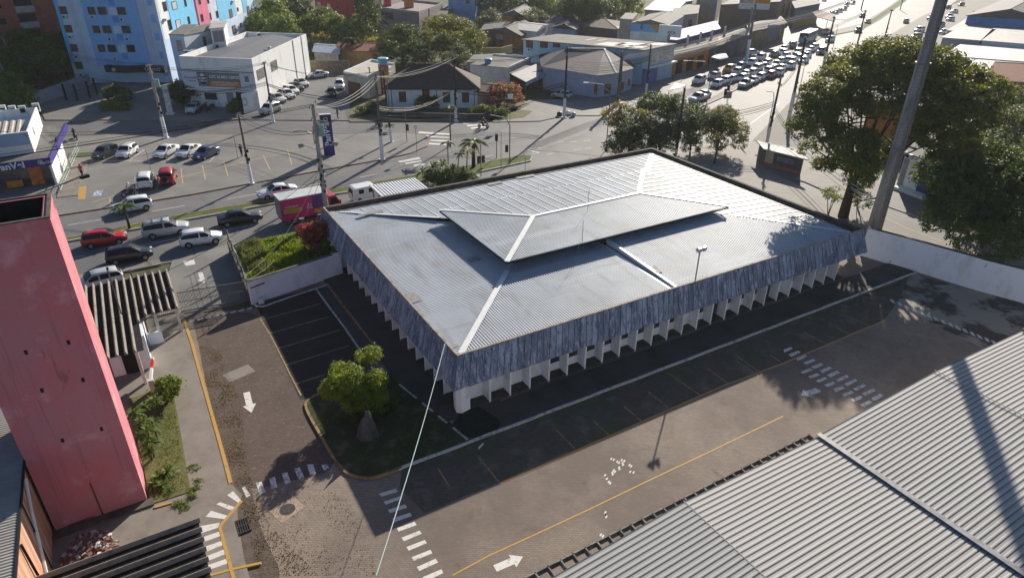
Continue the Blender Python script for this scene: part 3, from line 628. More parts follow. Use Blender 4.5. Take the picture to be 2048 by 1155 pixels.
for (xa, za) in ((2.7, 6.05), (21.7, 6.36)): m = MB(); m.bar((xa, EY+.02, za), (xa, Y1_, za), .04, .03); m.build('sheet_overlap', mat('overlap_shadow', (.3, .3, .3), .7, 0), shed)
m = MB(); m.prism([(-16.3, EY-.6), (45.5, EY-.6), (45.5, Y1_+.5), (-16.3, Y1_+.5)], 0, [4.3, 5.5, 5.5, 4.3]); m.build('wall', M_wallw, shed)
M_conb = mat('dark_concrete_beams', (.10, .095, .09), .9, .3, 3, col2=(.3, .29, .27))
m = MB(); x = -12.0
while x < 12.3:
    m.box((x, EY-.15, 5.1), (.07, 1.7, .30)); x += .62
m.build('louvre_fins', M_conb, shed)
m = MB(); m.bar((-12, EY+.68, 5.1), (12.2, EY+.68, 5.1), .06, .30); m.prism([(-12, EY-.9), (12.2, EY-.9), (12.2, EY+.5), (-12, EY+.5)], 4.55, 4.62); m.build('louvre_frame', M_conb, shed)

# ================================================================== RED TOWER
M_red = layered('red_limewash', .9, [((.48, .20, .235), .30, S1, .42, .58, .9, 1), ((.66, .34, .38), .5, S1, .54, .68, .8, 2), ((.42, .09, .11), .5, (1, 1, .5), .52, .70, .6, 3), ((.34, .12, .14), 2.6, (1.6, 1.6, .07), .56, .68, .55, 23), ((.36, .14, .16), 5, S1, .55, .75, .4, 4), ((.12, .085, .085), 1.1, (1.4, 1.4, .22), .62, .70, .85, 16), ((.72, .5, .5), 3, (1.5, 1.5, .1), .7, .76, .5, 19)], base=(.55, .17, .20))
M_redside = M_red
tw = thing('red_tower', 'tall hollow red plastered tower with stained walls and an open top', 'tower', (-20.3, 3.2, 0))
tx0, tx1, ty0, ty1, tH, tT = -22.6, -18.3, 1.75, 5.15, 16.85, .28
m = MB()
m.prism([(tx0, ty0), (tx1, ty0), (tx1, ty0+tT), (tx0, ty0+tT)], 0, tH)
m.prism([(tx0, ty1-tT), (tx1, ty1-tT), (tx1, ty1), (tx0, ty1)], 0, tH)
m.prism([(tx1-tT, ty0+tT), (tx1, ty0+tT), (tx1, ty1-tT), (tx1-tT, ty1-tT)], 0, tH)
m.prism([(tx0, ty0+tT), (tx0+tT, ty0+tT), (tx0+tT, ty1-tT), (tx0, ty1-tT)], 0, tH)
m.build('wall', M_red, tw)
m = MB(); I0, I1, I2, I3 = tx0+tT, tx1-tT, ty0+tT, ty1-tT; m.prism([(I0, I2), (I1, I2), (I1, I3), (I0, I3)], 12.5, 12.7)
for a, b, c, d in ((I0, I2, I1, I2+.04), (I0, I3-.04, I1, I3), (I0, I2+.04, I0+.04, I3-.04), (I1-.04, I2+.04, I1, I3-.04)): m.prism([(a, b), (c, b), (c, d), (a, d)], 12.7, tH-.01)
m.build('inner_lining', mat('shade_dark_lining', (.03, .022, .02), .95, .3, 2), tw)  # shade inside the open top put into a near-black colour
m = MB()
for (a, b, c, d) in ((tx0-.03, ty0-.02, tx1+.02, ty0+.14), (tx1-.14, ty0+.142, tx1+.02, ty1+.02), (tx0-.03, ty1-.12, tx1-.142, ty1+.02)):
    m.prism([(a, b), (c, b), (c, d), (a, d)], tH+.002, tH+.06)
m.build('coping', M_rim, tw)
m = MB(); m.box(((tx0+tx1)/2+.1, ty0-.28, .1), (4.7, .55, .2)); m.build('plinth', M_rim, tw)
def on_face(px, py):   # point on the tower face turned to the yard
    d = fw+rt*((px-1024)/F_PX)-up*((py-577.5)/F_PX); t = (ty0-CAM.y)/d.y; return CAM+d*t
for (x, y) in ((137, 684), (52, 704), (84, 780), (166, 759), (203, 857), (125, 880)):
    p = on_face(x, y); m = MB(); m.box((p.x, ty0-.004, p.z), (.13, .02, .24)); m.build('vent_hole', M_dark, tw)
m = MB()
a, b, c = on_face(180, 965), on_face(203, 1020), on_face(212, 1043)
m.tube([(a.x, ty0-.02, a.z), (b.x, ty0-.02, b.z), (c.x, ty0-.02, c.z)], .035, 5)
a, b = on_face(135, 1050), on_face(190, 1030); m.tube([(a.x, ty0-.02, a.z), (b.x, ty0-.02, b.z)], .03, 5); m.build('rusty_pipe', mat('rust', (.12, .05, .03), .8, .3, 5), tw)
p = on_face(222, 1038); m = MB(); m.box((p.x, ty0-.08, p.z), (.16, .14, .42)); m.build('pipe_stub', mat('white_pipe', (.75, .75, .72), .5, 0), tw)
lp = thing('street_lamp', 'long-armed lamp fixed to the rim of the red tower', 'lamp', (-19, 5, tH))
a = V(-18.6, ty1-.1, tH+.1); m = MB(); m.tube([tuple(a+V(-.6, 0, -.1)), tuple(a+V(.3, .3, .05)), tuple(a+V(1.6, 1.0, .25))], .03, 6); m.build('arm', mat('galvanised_pole', (.2, .2, .2), .5, .2, 3), lp)
m = MB(); m.box(tuple(a+V(1.75, 1.05, .2)), (.4, .22, .14), rz=.5); m.build('lamp_head', M_dark, lp)
# ================================================================== YARD OBJECTS
M_lime = layered('limewashed_wall', .9, [((.56, .57, .60), .9, (1, 1, .5), .5, .68, .6, 1), ((.14, .13, .11), 2.4, (1, 1, .4), .64, .74, .8, 4), ((.22, .2, .18), 9, S1, .66, .74, .7, 6)], base=(.82, .86, .93))
M_post = mat('white_concrete_post', (.62, .61, .58), .8, .15, 3)
M_steel = mat('grey_steel', (.17, .17, .16), .55, .25, 4, metal=.3)
M_galv = MATS['galvanised_pole']
def wall_run(name, label, pts, th, h, m=M_lime, cap=None, cat='wall'):
    t = thing(name, label, cat, (pts[0][0], pts[0][1], 0))
    for k in range(len(pts)-1):
        a, b = V(*pts[k], 0), V(*pts[k+1], 0); d = (b-a).normalized(); n = V(-d.y, d.x, 0)*th/2
        hh = h if not isinstance(h, (list, tuple)) else h[k]
        q = MB(); q.prism([(a-n)[:2], (b-n)[:2], (b+n)[:2], (a+n)[:2]], 0, hh); q.build('wall_panel', m, t)
        if cap:
            q = MB(); n2 = n*1.25; q.prism([(a-n2)[:2], (b-n2)[:2], (b+n2)[:2], (a+n2)[:2]], hh+.002, hh+.07); q.build('coping', cap, t)
    return t
wall_run('boundary_wall', 'low whitewashed wall between the parked bays and the weedy garden bed', [(-8.75, 21.5), (-1.1, 23.15), (-.35, 23.3)], .25, [2.15, 2.3], cap=M_rim)
wall_run('boundary_wall', 'long stained white wall behind the yard on the side of the tall mast', [(45.35, 2.2), (46.75, -2.5), (48.0, -7.6), (49.2, -11.0), (58, -38)], .25, 2.95, cap=M_rim)
# crack of weeds in the wall joint, water box, pipe
t = thing('water_meter_box', 'small white box at the foot of the whitewashed wall by the gate', 'meter box', (-8.2, 20.9, 0))
q = MB(); q.box((-8.0, 21.2, .28), (.42, .3, .5), rz=.2); q.build('cabinet', M_post, t); q = MB(); q.box((-8.03, 21.04, .3), (.3, .02, .34), rz=.2); q.build('door', M_lime, t)
q = MB(); q.tube([(-8.6, 21.37, 1.55), (-7.4, 21.6, 1.65)], .05, 6); tag(q.build('wall_pipe', M_dark), 'dark pipe running along the whitewashed wall', 'pipe')
# raised garden behind the wall
M_soil = MATS['lawn_grass']
slab('garden_bed', [(-8.5, 21.9), (-.3, 23.6), (.2, 27), (.6, 31.6), (-2, 32.2), (-6.4, 32.0), (-8.0, 31.6), (-8.4, 27)], 1.15, layered('weedy_bed', .95, [((.10, .17, .025), .6, S1, .42, .58, .9, 1), ((.16, .14, .09), 1.3, S1, .56, .7, .8, 2), ((.03, .06, .01), 7, S1, .52, .8, .7, 5)], base=(.13, .2, .03), bump=.5), -.02)
t = thing('wire_fence', 'short wire fence of concrete posts beside the garden bed', 'fence', (-8.3, 26, 0))
P_ = [(-8.75, 21.7), (-8.6, 24.5), (-8.5, 27.5), (-8.4, 30.5), (-8.3, 33)]
for x, y in P_:
    q = MB(); q.box((x, y, 1.1), (.12, .12, 2.2)); q.box((x-.12, y, 2.3), (.08, .08, .5), M=Matrix.Rotation(-.6, 3, 'Y')); q.build('post', M_rim, t)
for z in (.5, 1.1, 1.7, 2.1, 2.35):
    q = MB(); q.tube([(x, y, z) for x, y in P_], .012, 4); q.build('wire', M_steel, t)
q = MB(); q.prism([(-8.85, 21.6), (-8.65, 21.6), (-8.3, 33), (-8.5, 33)], 0, 1.2); q.build('base_wall', M_rim, t)
# sliding gate
t = thing('sliding_gate', 'grey barred metal gate across the driveway', 'gate', (-11.3, 22.5, 0))
A, B = V(-14.0, 22.85, 0), V(-8.85, 22.25, 0)
q = MB(); q.bar(A+V(0, 0, .12), B+V(0, 0, .12), .06, .10); q.bar(A+V(0, 0, 1.85), B+V(0, 0, 1.85), .05, .07); q.bar(A+V(0, 0, 1.0), B+V(0, 0, 1.0), .04, .05); q.build('gate_frame', M_steel, t)
q = MB()
for k in range(48):
    p = A.lerp(B, (k+.5)/48); q.box((p.x, p.y, .98), (.028, .028, 1.7))
q.build('bars', M_steel, t)
t = thing('side_gate', 'narrow barred gate beside the small roofed gatehouse', 'gate', (-15.3, 22.9, 0))
q = MB()
for k in range(14): q.box((-16.2+k*.15, 22.95, .95), (.025, .025, 1.7))
q.bar((-16.25, 22.95, 1.8), (-14.2, 22.95, 1.8), .05, .06); q.bar((-16.25, 22.95, .15), (-14.2, 22.95, .15), .05, .06); q.build('bars', M_steel, t)
# gatehouse
gh = thing('gatehouse', 'small gatehouse under a heavily blackened ribbed cement roof', 'hut', (-17, 19, 0))
M_black = layered('blackened_cement', .95, [((.045, .042, .038), 2, S1, .5, .7, .7, 1)], base=(.014, .013, .013))
M_ribl = layered('weathered_rib', .9, [((.10, .09, .08), 3, (1, .5, 1), .5, .7, .7, 1)], base=(.26, .23, .20))
def ribbed(t, x0, x1, y0f, y1, z, along, n, h=.26):
    q = MB()
    for k in range(n):
        a = x0+(x1-x0)*k/n; b = x0+(x1-x0)*(k+1)/n
        w_ = (b-a); st = y0f(k) if callable(y0f) else y0f
        if along == 'y':
            q.prism([(a, st), (b+.01, st), (b+.01, y1), (a, y1)], z, z+.03)
        else:
            q.prism([(st, a), (y1, a), (y1, b+.01), (st, b+.01)], z, z+.03)
    o = q.build('roof_channels', M_black, t)
    q = MB()
    for k in range(n+1):
        a = x0+(x1-x0)*k/n; st = y0f(min(k, n-1)) if callable(y0f) else y0f
        e = .022*(x1-x0)/n+.04
        if along == 'y': 
            q.add([(a-e*2.2, st-.08, z+.02), (a-e*.35, st-.08, z+h), (a+e*.35, st-.08, z+h), (a+e*2.2, st-.08, z+.02), (a-e*2.2, y1+.08, z+.02), (a-e*.35, y1+.08, z+h), (a+e*.35, y1+.08, z+h), (a+e*2.2, y1+.08, z+.02)], [(0, 1, 2, 3), (7, 6, 5, 4), (1, 0, 4, 5), (2, 1, 5, 6), (3, 2, 6, 7)])
        else:
            q.add([(st-.08, a-e*2.2, z+.02), (st-.08, a-e*.35, z+h), (st-.08, a+e*.35, z+h), (st-.08, a+e*2.2, z+.02), (y1+.08, a-e*2.2, z+.02), (y1+.08, a-e*.35, z+h), (y1+.08, a+e*.35, z+h), (y1+.08, a+e*2.2, z+.02)], [(3, 2, 1, 0), (4, 5, 6, 7), (5, 4, 0, 1), (6, 5, 1, 2), (7, 6, 2, 3)])
    q.build('roof_ribs', M_ribl, o)
ribbed(gh, -20.6, -14.3, lambda k: 13.3 if k < 7 else (18.2 if k > 7 else 17.4), 25.2, 2.85, 'y', 12)
q = MB(); q.prism([(-19.2, 15.4), (-16.75, 15.4), (-16.75, 21.4), (-19.2, 21.4)], 0, 2.8); q.prism([(-16.7, 18.6), (-15.7, 18.6), (-15.7, 18.75), (-16.7, 18.75)], .1, 1.1); q.build('wall', M_lime, gh)
q = MB(); q.box((-16.73, 16.6, 1.5), (.06, 1.5, 1.0)); w_ = q.build('window', mat('dark_frame', (.05, .05, .055), .6, 0), gh)
q = MB(); q.box((-16.69, 16.6, 1.5), (.03, 1.3, .85)); q.build('pane', M_glass, w_)
q = MB(); q.box((-18, 15.37, 1.0), (.9, .06, 2.0)); q.build('door', M_dark, gh)
for x, y in ((-14.35, 19.75), (-15.85, 19.1), (-14.35, 24.8), (-17.4, 13.6)):
    q = MB(); q.box((x, y, 1.42), (.2, .2, 2.84)); q.build('pillar', M_post, gh)
t = thing('boom_barrier', 'red and white barrier arm standing upright beside the gatehouse', 'barrier', (-16.6, 12.6, 0))
q = MB(); q.box((-17.0, 12.3, .55), (.35, .35, 1.1)); q.build('cabinet', M_post, t)
q = MB(); q.cur = 0
a = V(-17.0, 12.4, 1.0); b = V(-16.6, 14.6, 1.35)
q.bar(a, a.lerp(b, .5), .16, .22); q.cur = 1; q.bar(a.lerp(b, .5), a.lerp(b, .9), .16, .225); q.cur = 0; q.bar(a.lerp(b, .9), b, .16, .22)
q.build('arm', [mat('barrier_white', (.7, .7, .68), .6, .1), mat('barrier_red', (.5, .03, .02), .6, .1)], t)
# pole with lamp over the gatehouse, second thin pole
t = thing('lamp_post', 'thin leaning grey pole rising through the gatehouse roof', 'pole', tuple(G(282, 690, 0)))
q = MB(); q.tube([(-17.9, 19.0, 0), (-17.9, 19.1, 6.6)], .05, 6); q.build('pole', M_galv, t)
q = MB(); q.box((-17.9, 19.15, 6.65), (.14, .3, .12)); q.build('lamp_head', M_dark, t)
t = thing('lamp_post', 'rusty thin pole with a small camera beside the gatehouse roof', 'pole', (-16.6, 19.4, 0))
q = MB(); q.tube([(-16.6, 19.4, 0), (-16.6, 19.5, 6.1)], .04, 6); q.build('pole', mat('rust', (.12, .05, .03), .8, .3, 5), t)
q = MB(); q.box((-16.5, 19.5, 6.0), (.3, .14, .12)); q.build('camera_housing', M_galv, t)
# ribbed canopy in the bottom-left corner
cn = thing('canopy', 'wide blackened ribbed cement canopy over the concrete apron', 'canopy', (-19, -8, 0))
ribbed(cn, -15.2, -4.35, -22.4, -15.95, 3.0, 'x', 17, .24)
for x, y in ((-16.6, -5), (-16.6, -9.5), (-21.5, -5), (-21.5, -9.5)):
    q = MB(); q.box((x, y, 1.5), (.18, .18, 3.0)); q.build('pillar', M_post, cn)
# brick outbuilding with grey sheet roof on the far left
lb = thing('side_building', 'narrow building with grey sheet roof and pink tiled wall left of the tower', 'building', (-26, -4, 0))
q = MB(); corr(q, [(-32, -22, 5.6), (-22.62, -22, 4.95), (-22.62, 7.6, 4.95), (-32, 7.6, 5.6)], 'x', .18, prof(.04)); q.build('roof_sheets', layered('dusty_sheet', .7, [((.26, .25, .23), .5, S1, .45, .65, .7, 1), ((.14, .13, .12), 3, (.3, 1, 1), .6, .75, .5, 2)], base=(.36, .34, .31)), lb)
M_pink = layered('pink_tiles', .8, [((.5, .22, .13), .5, S1, .45, .65, .6, 2), ((.2, .1, .08), 1.5, S1, .6, .75, .7, 4)], brick=((.62, .36, .25), (.56, .28, .19), (.4, .25, .18), 1, .35, .35, .01, 0))
q = MB(); q.prism([(-32, -22), (-22.75, -22), (-22.75, 7.2), (-32, 7.2)], 0, 4.9); q.build('wall', M_pink, lb)
q = MB(); q.tube([(-22.68, 1.0, 4.5), (-22.68, -.3, 3.4), (-22.68, -2.6, .5)], .085, 8); q.build('drain_pipe', mat('white_pipe', (.75, .75, .72), .5, 0), lb)
q = MB(); q.tube([(-22.7, -.9, 4.6), (-22.7, -.9, .2)], .03, 5); q.tube([(-22.68, -3.4, 4.4), (-22.6, -3.2, .1)], .06, 5); q.build('wall_cable', M_dark, lb)
q = MB(); q.bar((-22.6, 7.6, 4.98), (-22.6, -22, 4.98), .08, .12); q.build('roof_edge', M_dark, lb)
# rubble
q = MB(); rnd = random.Random(3)
for k in range(750):
    rr = rnd.random()**.6; a = rnd.uniform(0, 6.28)
    x = -21.15+rr*1.35*math.cos(a); y = -1.2+rr*2.1*math.sin(a); z = .1+.3*(1-rr)*rnd.random()
    s_ = rnd.uniform(.04, .16); q.cur = rnd.choice((0, 0, 0, 1, 2))
    M = Matrix.Rotation(rnd.uniform(0, 3), 3, 'Z') @ Matrix.Rotation(rnd.uniform(-.6, .6), 3, 'X')
    q.box((x, y, z), (s_*1.5, s_, s_*.6), M=M)
tag(q.build('rubble', [mat('broken_brick', (.22, .10, .07), .9, .3, 4), mat('broken_plaster', (.3, .26, .24), .9, .3, 4), mat('pale_debris', (.5, .5, .52), .9, .2, 4)]), 'heap of broken bricks and plaster at the foot of the red tower', 'rubble', kind='stuff')
# pointed rock on the island
bm = bmesh.new(); bmesh.ops.create_icosphere(bm, subdivisions=4, radius=1)
c = G(740, 872, .1)
for v in bm.verts:
    n_ = mnoise.noise(v.co*1.7)*.45+mnoise.noise(v.co*4)*.22+mnoise.noise(v.co*9)*.08
    z = v.co.z; r_ = (1+n_)*(.95-.62*max(0, z)); v.co = Vector((v.co.x*r_*.75, v.co.y*r_*.62, z*(1.9 if z > 0 else .3)*(1+n_*.3)))+V(c.x, c.y+.2, .1)
me = bpy.data.meshes.new('rock'); bm.to_mesh(me); bm.free(); me.materials.append(layered('grey_rock', .95, [((.06, .055, .05), 2, S1, .45, .65, .8, 1), ((.25, .24, .23), 6, S1, .6, .75, .6, 2)], base=(.10, .098, .10), bump=.9))
o = bpy.data.objects.new('pointed_rock', me); COL.objects.link(o); tag(o, 'pointed grey boulder standing on the planting island', 'rock')
# little rectangular post lying by the kerb
q = MB(); p = G(962, 892); q.box((p.x, p.y, .05), (.55, .09, .08), rz=.5); tag(q.build('white_stick', M_post), 'short white stick lying beside the white kerb', 'stick')
# antenna cable running down from the office corner over the yard
def cable(name, label, a, b, sag, r, m, n=14, group=None):
    a, b = V(*a), V(*b); pts = []
    for k in range(n+1):
        t_ = k/n; p = a.lerp(b, t_); p.z -= sag*4*t_*(1-t_); pts.append(p)
    q = MB(); q.tube(pts, r, 4, cap=False); return tag(q.build(name, m), label, 'cable', group)
M_cab = mat('pale_cable', (.35, .45, .45), .6, 0)
cable('overhead_cable', 'pale thin cable dropping from the office fascia across the yard towards the camera', (-.1, 1.6, 4.6), tuple(CAM.lerp(G(752, 1150, 3.0), .82)), .35, .022, M_cab)
# ================================================================== TREES AND PLANTS
import numpy as np
def leafmat(name, col, col2, trans=.35):
    if name in MATS: return MATS[name]
    m = bpy.data.materials.new(name); m.use_nodes = True; n = m.node_tree; n.nodes.clear(); L = n.links.new; col = tuple(c*1.5 for c in col); col2 = tuple(c*1.5 for c in col2)
    o = n.nodes.new('ShaderNodeOutputMaterial'); mx = n.nodes.new('ShaderNodeMixShader'); d = n.nodes.new('ShaderNodeBsdfPrincipled'); t = n.nodes.new('ShaderNodeBsdfTranslucent')
    tc = n.nodes.new('ShaderNodeTexCoord'); ns = n.nodes.new('ShaderNodeTexNoise'); ns.inputs['Scale'].default_value = .8; ns.inputs['Detail'].default_value = 5
    r = n.nodes.new('ShaderNodeValToRGB'); r.color_ramp.elements[0].position = .38; r.color_ramp.elements[1].position = .62
    r.color_ramp.elements[0].color = (*col, 1); r.color_ramp.elements[1].color = (*col2, 1)
    L(tc.outputs['Object'], ns.inputs[0]); L(ns.outputs[0], r.inputs[0]); L(r.outputs[0], d.inputs['Base Color']); d.inputs['Roughness'].default_value = .55; d.inputs['Specular IOR Level'].default_value = .3
    g_ = n.nodes.new('ShaderNodeMix'); g_.data_type = 'RGBA'; g_.blend_type = 'MULTIPLY'; g_.inputs[0].default_value = 1; g_.inputs[7].default_value = (1.5, 1.35, .55, 1)
    L(r.outputs[0], g_.inputs[6]); L(g_.outputs[2], t.inputs['Color'])
    mx.inputs[0].default_value = trans; L(d.outputs[0], mx.inputs[1]); L(t.outputs[0], mx.inputs[2]); L(mx.outputs[0], o.inputs[0]); MATS[name] = m; return m
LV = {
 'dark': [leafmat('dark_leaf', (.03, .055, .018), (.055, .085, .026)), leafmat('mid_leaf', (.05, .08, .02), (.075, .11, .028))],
 'gold': [leafmat('olive_leaf', (.045, .068, .02), (.08, .105, .028)), leafmat('golden_sunlit_leaf', (.10, .118, .018), (.14, .135, .02), .45)],
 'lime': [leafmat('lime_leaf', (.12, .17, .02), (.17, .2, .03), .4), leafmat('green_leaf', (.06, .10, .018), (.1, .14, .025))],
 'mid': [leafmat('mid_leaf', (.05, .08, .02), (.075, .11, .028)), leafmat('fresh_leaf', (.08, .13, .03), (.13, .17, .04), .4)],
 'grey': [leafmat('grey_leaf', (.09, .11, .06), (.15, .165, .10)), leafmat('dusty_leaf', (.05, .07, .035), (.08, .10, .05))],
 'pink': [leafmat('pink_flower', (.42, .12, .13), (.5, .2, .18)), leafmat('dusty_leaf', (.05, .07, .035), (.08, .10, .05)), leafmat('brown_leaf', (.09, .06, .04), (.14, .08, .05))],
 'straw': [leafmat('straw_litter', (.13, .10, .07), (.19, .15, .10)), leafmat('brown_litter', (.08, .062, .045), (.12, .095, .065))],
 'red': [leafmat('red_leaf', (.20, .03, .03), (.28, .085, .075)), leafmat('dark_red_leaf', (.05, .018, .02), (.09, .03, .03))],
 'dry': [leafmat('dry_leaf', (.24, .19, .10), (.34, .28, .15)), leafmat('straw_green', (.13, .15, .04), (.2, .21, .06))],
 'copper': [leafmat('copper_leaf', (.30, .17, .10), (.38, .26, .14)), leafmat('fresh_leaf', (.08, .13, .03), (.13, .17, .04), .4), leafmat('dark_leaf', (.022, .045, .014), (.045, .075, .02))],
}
M_bark = mat('bark', (.055, .042, .032), .95, .35, 4, bump=.5)
M_barkp = mat('pale_bark', (.16, .135, .11), .95, .3, 4, bump=.4)
def leaves(lobes, n, size, seed, sub=14, fill=.35, gap=-1.35):
    """leaf quads gathered in clumps through the volume of the lobes (x, y, z, rx, ry, rz)"""
    R = np.random.RandomState(seed); lob = np.array(lobes, float)
    wgt = (lob[:, 3]*lob[:, 4]*lob[:, 5])**(2/3); wgt /= wgt.sum()
    nc = max(8, n//sub); idx = R.choice(len(lob), nc, p=wgt); lb = lob[idx]
    d = R.normal(size=(nc, 3)); d /= np.linalg.norm(d, axis=1)[:, None]
    d[:, 2] = np.where(d[:, 2] < -.72, -d[:, 2]*.6, d[:, 2])
    rad = np.where(R.rand(nc) < fill, R.rand(nc)**.5, .82+.24*R.rand(nc))
    ctr = lb[:, :3]+d*lb[:, 3:6]*rad[:, None]
    # gaps: drop clumps where a coarse pattern is low
    ph = np.sin(ctr[:, 0]*1.9/size*.12+seed)+np.sin(ctr[:, 1]*2.3/size*.12+seed*2)+np.sin(ctr[:, 2]*2.9/size*.12+seed*3)
    keep = ph > gap; ctr = ctr[keep]; d = d[keep]; nc = len(ctr)
    cs = size*2.6
    P = np.repeat(ctr, sub, 0)+R.normal(size=(nc*sub, 3))*np.array([cs, cs, cs*.55])*.55
    N = np.repeat(d, sub, 0)*.7+R.normal(size=(nc*sub, 3))*.7+np.array([0, 0, .5]); N /= np.linalg.norm(N, axis=1)[:, None]
    A = np.cross(N, R.normal(size=N.shape)); A /= np.linalg.norm(A, axis=1)[:, None]; B = np.cross(N, A)
    s = size*(.6+.8*R.rand(len(P)))[:, None]
    v = np.stack([P-A*s, P-B*s*.45, P+A*s, P+B*s*.45], 1).reshape(-1, 3)
    mi = np.repeat(R.rand(nc), sub)+R.rand(nc*sub)*.25
    return v, mi, np.repeat(d[:, 2], sub)
def crown(name, parent, lobes, n, size, mats, seed, lit=.5, top=0., **k):
    v, mi, dz = leaves(lobes, n, size, seed, **k); nf = len(v)//4
    me = bpy.data.meshes.new(name); me.vertices.add(len(v)); me.vertices.foreach_set('co', v.ravel())
    me.loops.add(nf*4); me.loops.foreach_set('vertex_index', np.arange(nf*4)); me.polygons.add(nf)
    me.polygons.foreach_set('loop_start', np.arange(nf)*4); me.polygons.foreach_set('loop_total', np.full(nf, 4))
    for m in mats: me.materials.append(m)
    sel = ((mi/1.25+top*dz) > lit).astype(np.int32)  # top moves upward clumps to another leaf tone: sunlit tops put into colour
    if len(mats) == 3: sel = np.clip(((mi/1.25)*3).astype(np.int32), 0, 2)
    me.polygons.foreach_set('material_index', sel); me.update(calc_edges=True)
    o = bpy.data.objects.new(name, me); COL.objects.link(o)
    if parent: o.parent = parent; o.matrix_parent_inverse = parent.matrix_basis.inverted()
    return o
def tree(name, label, base, lobes, n, size, kind, seed=1, tr=.2, th=None, group=None, cat='tree', bark=None, lit=.5, top=0., grow=True, **k):
    if grow: lobes = [(x, y, z, a*1.22, b*1.22, c*1.4) for x, y, z, a, b, c in lobes]
    thin_ = .6 if len(lobes) < 9 else .34
    t = thing(name, label, cat, (base[0], base[1], 0), 0, group)
    crown('crown', t, lobes, n, size, LV[kind], seed, lit, top, **k)
    rnd = random.Random(seed); q = MB()
    cz = min(l[2] for l in lobes); th = th or max(.6, cz*.75); cx_ = sum(l[0] for l in lobes)/len(lobes); cy_ = sum(l[1] for l in lobes)/len(lobes)
    F = V(base[0]+(cx_-base[0])*.15, base[1]+(cy_-base[1])*.15, th)
    q.tube([(base[0], base[1], -.05), (base[0]+rnd.uniform(-.1, .1), base[1]+rnd.uniform(-.1, .1), th*.5), tuple(F)], [tr*1.25, tr, tr*.85], 8)
    for l in lobes:
        e = V(l[0], l[1], l[2]+l[5]*.3); m_ = F.lerp(e, .5)+V(rnd.uniform(-.2, .2), rnd.uniform(-.2, .2), (e.z-F.z)*-.08)
        q.tube([tuple(F-V(0, 0, .1)), tuple(m_), tuple(e)], [tr*thin_, tr*thin_*.6, tr*.08], 6)
        for _ in range(3):
            f_ = m_.lerp(e, rnd.uniform(.1, .7)); g_ = f_+V(rnd.uniform(-1, 1)*l[3]*.7, rnd.uniform(-1, 1)*l[4]*.7, rnd.uniform(0, .8)*l[5])
            q.tube([tuple(f_), tuple(g_)], [tr*.25, tr*.06], 4)
    q.build('trunk', bark or M_bark, t, smooth=True); return t
def Lb(px, py, z, r, rz=None, ry=None):     # a lobe placed where the photograph shows it, at height z
    p = G(px, py, z); return (p.x, p.y, z, r, ry or r, rz or r*.75)
def bush(name, label, lobes, n, size, kind, seed, cat='shrub', group=None, **k):
    t = thing(name, label, cat, (lobes[0][0], lobes[0][1], 0), 0, group); crown('foliage', t, lobes, n, size, LV[kind], seed, **k)
    q = MB()
    for l in lobes: q.tube([(lobes[0][0], lobes[0][1], 0), (l[0], l[1], l[2])], [.06, .02], 5)
    q.build('stem', M_bark, t); return t
# shrub on the island
tree('round_shrub', 'bushy yellow-green shrub with rounded cushions of leaves on the planting island', (-5.0, 4.6),
     [Lb(692, 752, 2.9, 1.0, .8), Lb(737, 708, 3.0, .8, .65), Lb(664, 778, 2.3, .75, .6), Lb(750, 758, 2.4, .7, .55), Lb(712, 795, 1.5, 1.0, .8), Lb(745, 795, 1.1, .95, .8), Lb(676, 735, 2.7, .5, .4)], 22000, .075, 'lime', 11, .12, .9, cat='shrub', lit=.62, top=-.15, grow=False)
bush('low_shrub', 'dark low shrub beside the pointed boulder on the island', [Lb(735, 815, .6, 1.1, .7), Lb(765, 800, .5, .9, .6), Lb(715, 825, .4, .7, .5)], 6000, .09, 'dark', 12)
# tower garden plants
bush('broadleaf_shrub', 'yellow-topped leafy shrub at the top of the strip of grass by the tower', [Lb(335, 772, 1.2, .75, .6), Lb(350, 770, 1.1, .5, .45), Lb(318, 790, 1.0, .7, .5), Lb(305, 800, .8, .5, .4)], 5000, .10, 'lime', 13)
def rosette(x, y, z, r, n, seed, q, w=.05, droop=.9):
    rnd = random.Random(seed)
    for k in range(n):
        a = rnd.uniform(0, 6.28); el = rnd.uniform(.05, 1.3); d = V(math.cos(a), math.sin(a), 0); pts = []
        for i in range(5):
            t_ = i/4; pts.append(V(x, y, z)+d*r*t_*math.cos(el)+V(0, 0, r*(math.sin(el)*t_-droop*.5*t_*t_)))
        s = V(-d.y, d.x, 0); W = [.4, 1, 1, .7, .05]
        for i in range(4):
            q.cur = rnd.choice((0, 1)) if i == 0 else q.cur
            q.face([pts[i]-s*w*W[i], pts[i]+s*w*W[i], pts[i+1]+s*w*W[i+1], pts[i+1]-s*w*W[i+1]])
def rosettes(name, label, spots, kind, seed, w=.05, cat='plant', n=46):
    t = thing(name, label, cat, (spots[0][0], spots[0][1], 0)); q = MB(); s_ = MB()
    for i, (x, y, z, r) in enumerate(spots):
        rosette(x, y, z, r, n, seed+i, q, w); s_.tube([(x, y, 0), (x, y, z)], .05, 5)
    q.build('leaves', LV[kind], t); s_.build('stem', M_bark, t)
g1 = lambda px, py, z: tuple(G(px, py, z))
rosettes('dracaena', 'clump of long-leaved green plants growing against the sunlit side of the tower', [(*g1(282, 845, 1.9), .75), (*g1(295, 862, 1.7), .8), (*g1(300, 885, 1.2), .75), (*g1(280, 870, 1.2), .7), (*g1(305, 845, 1.5), .7), (*g1(268, 825, 1.6), .7), (*g1(300, 905, .7), .6), (*g1(310, 800, 1.4), .6), (*g1(290, 812, 1.4), .6)], 'mid', 21)
rosettes('dracaena', 'low spiky rosette plant near the lower end of the grass strip', [(*g1(318, 955, .3), .8), (*g1(335, 945, .35), .75), (*g1(308, 968, .3), .6), (*g1(325, 970, .2), .7)], 'mid', 31)
